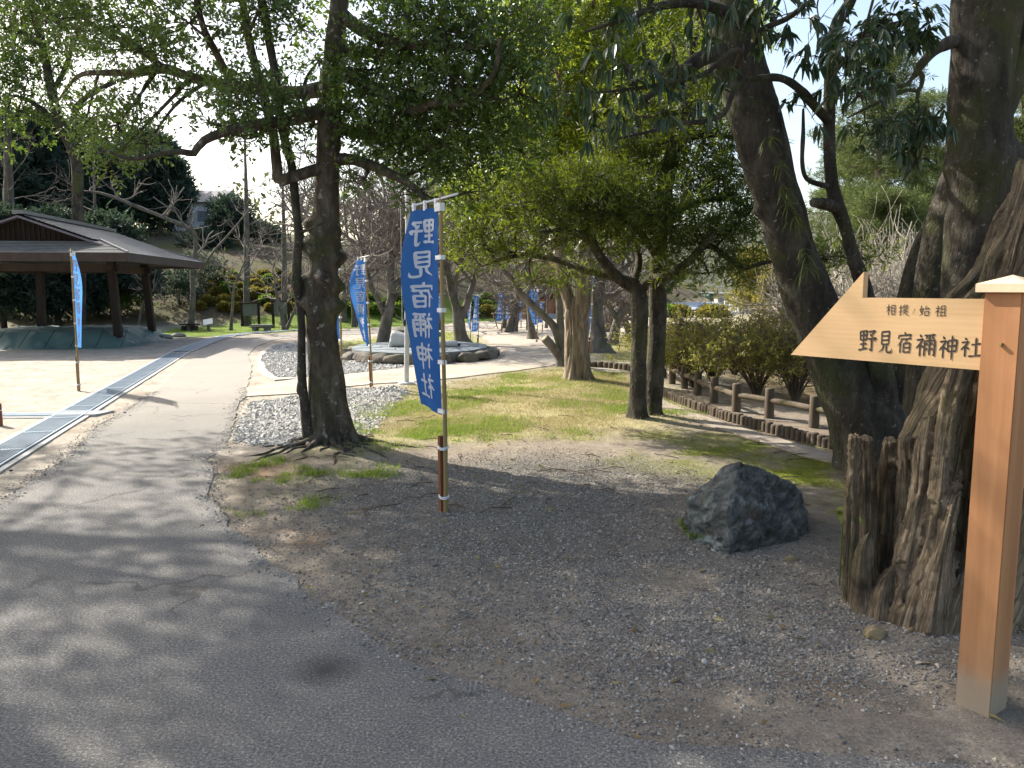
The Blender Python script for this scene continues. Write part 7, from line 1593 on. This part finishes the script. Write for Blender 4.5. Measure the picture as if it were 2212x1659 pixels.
def broad(u, y, top, base_v, w, n, seed, label, mat, L=.16):
    x = A(u, 600, y).x; z0 = hz(x, y); H = A(u, top, y).z - z0; R = np.random.default_rng(seed); t = Tree('broad_tree', label, (x, y, z0), 'pines and broad trees beyond the moat'); ww = S(w, y) / 2
    t.trunk([(x, y, z0 - .2), (x + .1, y, z0 + H * .3), (x, y, z0 + H * .8)], [.25, .2, .05], M_BARK_GREY, 10, 16)
    for q in range(n):
        a = R.random() * 6.283; f = R.random() ** .7; r = ww * math.sqrt(R.random()) * math.sqrt(max(.1, 1 - (f - .4) ** 2 * 1.8)); t.clump((x + math.cos(a) * r, y + math.sin(a) * r, z0 + H * (.18 + .8 * f)), (ww * .26, ww * .26, ww * .2), 44, 8, L, L * .45, .4, sub=3, thick=.02, twigs=False)
    return t.finish(M_BARK_GREY, mat)
broad(1655, 36, 545, 690, 130, 24, 360, 'golden green tree left of the leaning trunk, over the white bridge', M_LEAF_GOLD); broad(1700, 34, 560, 690, 120, 20, 361, 'golden green tree partly behind the leaning trunk', M_LEAF_GOLD); broad(1845, 27, 570, 640, 180, 18, 362, 'golden bushy tree low behind the thin stem', M_LEAF_GOLD, .12); broad(1970, 26, 580, 640, 160, 16, 363, 'golden bushy tree behind the tangled scrub', M_LEAF_GOLD, .12)
broad(1430, 60, 560, 690, 70, 12, 364, 'distant green tree right of the twin trunks', M_LEAF_PINE, .25)
# white bridge with its railing
yb_ = 46.0; A0, A1 = A(1566, 684, yb_), A(1700, 684, yb_); zd = A0.z; br = thing('bridge', 'white arched bridge with railings across the moat, between the trunks', 'bridge', (A0.x, yb_, zd))
M_BRIDGE = plain('white painted bridge', (.72, .72, .70), .6, 0, .05)
nsg = 9
def arch(f): return .30 * math.sin(math.pi * min(1, f * .8 + .1))
for q in range(nsg):
    f0, f1 = q / nsg, (q + 1) / nsg; p0, p1 = A0.lerp(A1, f0), A0.lerp(A1, f1); mb = MB(); mb.bar((p0.x, yb_, zd + arch(f0)), (p1.x, yb_, zd + arch(f1)), .2, .38, Vector((0, 1, 0))); obj('girder', mb, M_BRIDGE, br, False)
    for hh, t_ in ((.46, .07), (.80, .09)):
        mb = MB(); mb.bar((p0.x, yb_, zd + arch(f0) + hh), (p1.x, yb_, zd + arch(f1) + hh), .08, t_, Vector((0, 1, 0))); obj('rail', mb, M_BRIDGE, br, False)
    obj('rail_post', box_mb(((p0.x, yb_, zd + arch(f0) + .5), (.12, .12, .75))), M_BRIDGE, br, False)
    for k in (.33, .66): p = p0.lerp(p1, k); obj('baluster', box_mb(((p.x, yb_, zd + arch(f0 + k / nsg) + .35), (.07, .07, .5))), M_BRIDGE, br, False)
# long white house with grey roof, green gabled house, beige block
def house(name, u0, u1, vb, ve, vr, y, wallm, roofm, label, depth=6, gable=False, wins=0):
    a, b_ = A(u0, vb, y), A(u1, ve, y); ze, zr_ = b_.z, A(u0, vr, y).z; z0_ = min(a.z, hz((a.x + b_.x) / 2, y)) - .3; root = thing(name, label, 'house', ((a.x + b_.x) / 2, y, z0_)); xm = (a.x + b_.x) / 2; w = b_.x - a.x
    wl = obj('wall', box_mb(((xm, y + depth / 2, (z0_ + ze) / 2), (w, depth, ze - z0_))), wallm, root, False); o = .4; mb = MB()
    if gable: mb.addl([(a.x - o, y - o, ze), (xm, y - o, zr_), (b_.x + o, y - o, ze), (a.x - o, y + depth, ze), (xm, y + depth, zr_), (b_.x + o, y + depth, ze)], [[0, 1, 4, 3], [1, 2, 5, 4], [0, 2, 1], [3, 4, 5], [0, 3, 5, 2]])
    else: mb.addl([(a.x - o, y - o, ze), (b_.x + o, y - o, ze), (b_.x + o, y + depth + o, ze), (a.x - o, y + depth + o, ze), (a.x - o, y + depth / 2, zr_), (b_.x + o, y + depth / 2, zr_)], [[0, 1, 5, 4], [2, 3, 4, 5], [0, 4, 3], [1, 2, 5], [0, 3, 2, 1]])
    obj('roof', mb, roofm, root, False)
    for q in range(wins):
        x = a.x + w * (q + .5) / wins; f_ = obj('window', box_mb(((x, y - .02, z0_ + (ze - z0_) * .62), (w / wins * .62, .05, (ze - z0_) * .42))), M_WHITEWALL, root, False); obj('pane', box_mb(((x, y - .05, z0_ + (ze - z0_) * .62), (w / wins * .5, .03, (ze - z0_) * .32))), M_GLASS, f_, False)
    return root
M_BLUEROOF = surf('pale blue grey roof', [(.3, (.30, .34, .40)), (.7, (.40, .44, .50))], 3, rough=.45, bstr=.1, metal=.2); M_GREENROOF = surf('green roof', [(.3, (.10, .22, .19)), (.7, (.16, .30, .26))], 3, rough=.5, bstr=.1); M_BEIGE = surf('beige render', [(.3, (.46, .40, .32)), (.7, (.56, .50, .42))], 3, rough=.9, bstr=.1)
house('long_house', 1486, 1566, 684, 669, 655, 56, M_DARKWOOD, M_BLUEROOF, 'long low house with a wide pale blue grey roof beyond the moat', 7, wins=7)
house('gabled_house', 1513, 1550, 655, 647, 636, 72, M_WHITEWALL, M_GREENROOF, 'house with a green gable roof behind the long grey roof', 7, True, 2)
house('block', 1550, 1592, 655, 634, 631, 70, M_BEIGE, M_ROOFGREY, 'beige two storey block behind the bridge', 7, wins=3)
house('small_house', 1452, 1490, 668, 652, 645, 66, M_WHITEWALL, M_BLUEROOF, 'small white house left of the long grey roof', 6, wins=2)
for q, (u, y, r, lab) in enumerate(((1430, 44, .9, 'round clipped bush beside the twin trunks, far bank'), (1465, 44, .7, 'yellow green clipped bush on the far bank before the long house'), (1540, 44, .8, 'clipped bush on the far bank left of the bridge'))):
    x = A(u, 670, y).x; p = Vector((x, y, 0)); dome(p, r, A(u, 664, y).z - hz(x, y) + .1, M_LEAF_GOLD if q else M_LEAF_DOMEG, lab, 400 + q)
# embankment wall under the houses, far hills
def hill(name, x0, x1, y0, depth, h, seed, mat, zb=-4):
    nx_, ny_ = 70, 14; xs_ = np.linspace(x0, x1, nx_); V = []
    for j in range(ny_):
        t_ = j / (ny_ - 1)
        for i, x in enumerate(xs_):
            e = math.sin(math.pi * i / (nx_ - 1)) ** .6; V.append((x, y0 + depth * t_, zb + (h - zb) * e * math.sin(t_ * math.pi / 2) * (1 + .25 * noise.noise(Vector((x * .02, seed, t_)))) + .8 * noise.noise(Vector((x * .15, t_ * 9, seed)))))
    i_ = np.arange(ny_ - 1)[:, None] * nx_ + np.arange(nx_ - 1)[None]; mb = MB(); mb.add(V, np.stack([i_, i_ + 1, i_ + nx_ + 1, i_ + nx_], -1).reshape(-1, 4)); return tag(obj(name, mb, mat), kind='structure')
M_HILL = surf('wooded hill', [(.3, (.065, .075, .055)), (.5, (.12, .125, .085)), (.7, (.17, .165, .12))], .35, rough=1, bstr=1, bdist=1.5, bscale=.5)
hill('far_hills', -20, 260, 190, 90, 26, 3, M_HILL); hill('far_hills', -260, 40, 260, 90, 24, 7, M_HILL); hill('far_hills', 60, 340, 110, 80, 20, 9, M_HILL)
wood('far_woods', [(14, 60, 66, 84, 1.0, 4.5), (22, 60, 44, 52, .8, 3.6), (14, 22, 24, 30, .3, 1.3)], 30, M_LEAF_FAR, .5, 15)

# ================================================================== litter
n = 260; R = np.random.default_rng(77)
pts2 = np.column_stack([R.uniform(-2.6, 3.2, n), R.uniform(2.6, 11.5, n)]); pts2 = pts2[(sdf(pts2, Z_ASPHALT) > -.25)]; n = len(pts2)
P0 = np.column_stack([pts2, ground_z(pts2[:, 0], pts2[:, 1]) + .010]); a = R.random(n) * 6.283; D = np.column_stack([np.cos(a), np.sin(a), R.normal(0, .12, n)])
V, F = leaf_fold(P0, unit(D), .055, .024); mb = MB(); mb.add(V, F)
tag(obj('fallen_leaves', mb, leaf_mat('fallen leaf', [(.34, .27, .10), (.26, .17, .08), (.40, .36, .17), (.20, .12, .06)], (.3, .25, .1), .2, .7, .2), None, False), kind='stuff')
mb = MB()
for q in range(110):
    x, y = R.uniform(-2.2, 3.0), R.uniform(5.5, 10); a = R.random() * 6.283; L = R.uniform(.06, .3); z = float(ground_z(x, y)) + .008
    mb.tube([(x, y, z), (x + math.cos(a) * L * .5 + R.normal(0, .01), y + math.sin(a) * L * .5, z + .012), (x + math.cos(a + .2) * L, y + math.sin(a + .2) * L, z)], [.005, .0045, .003], 4)
tag(obj('fallen_twigs', mb, M_TWIG_BROWN), kind='stuff')
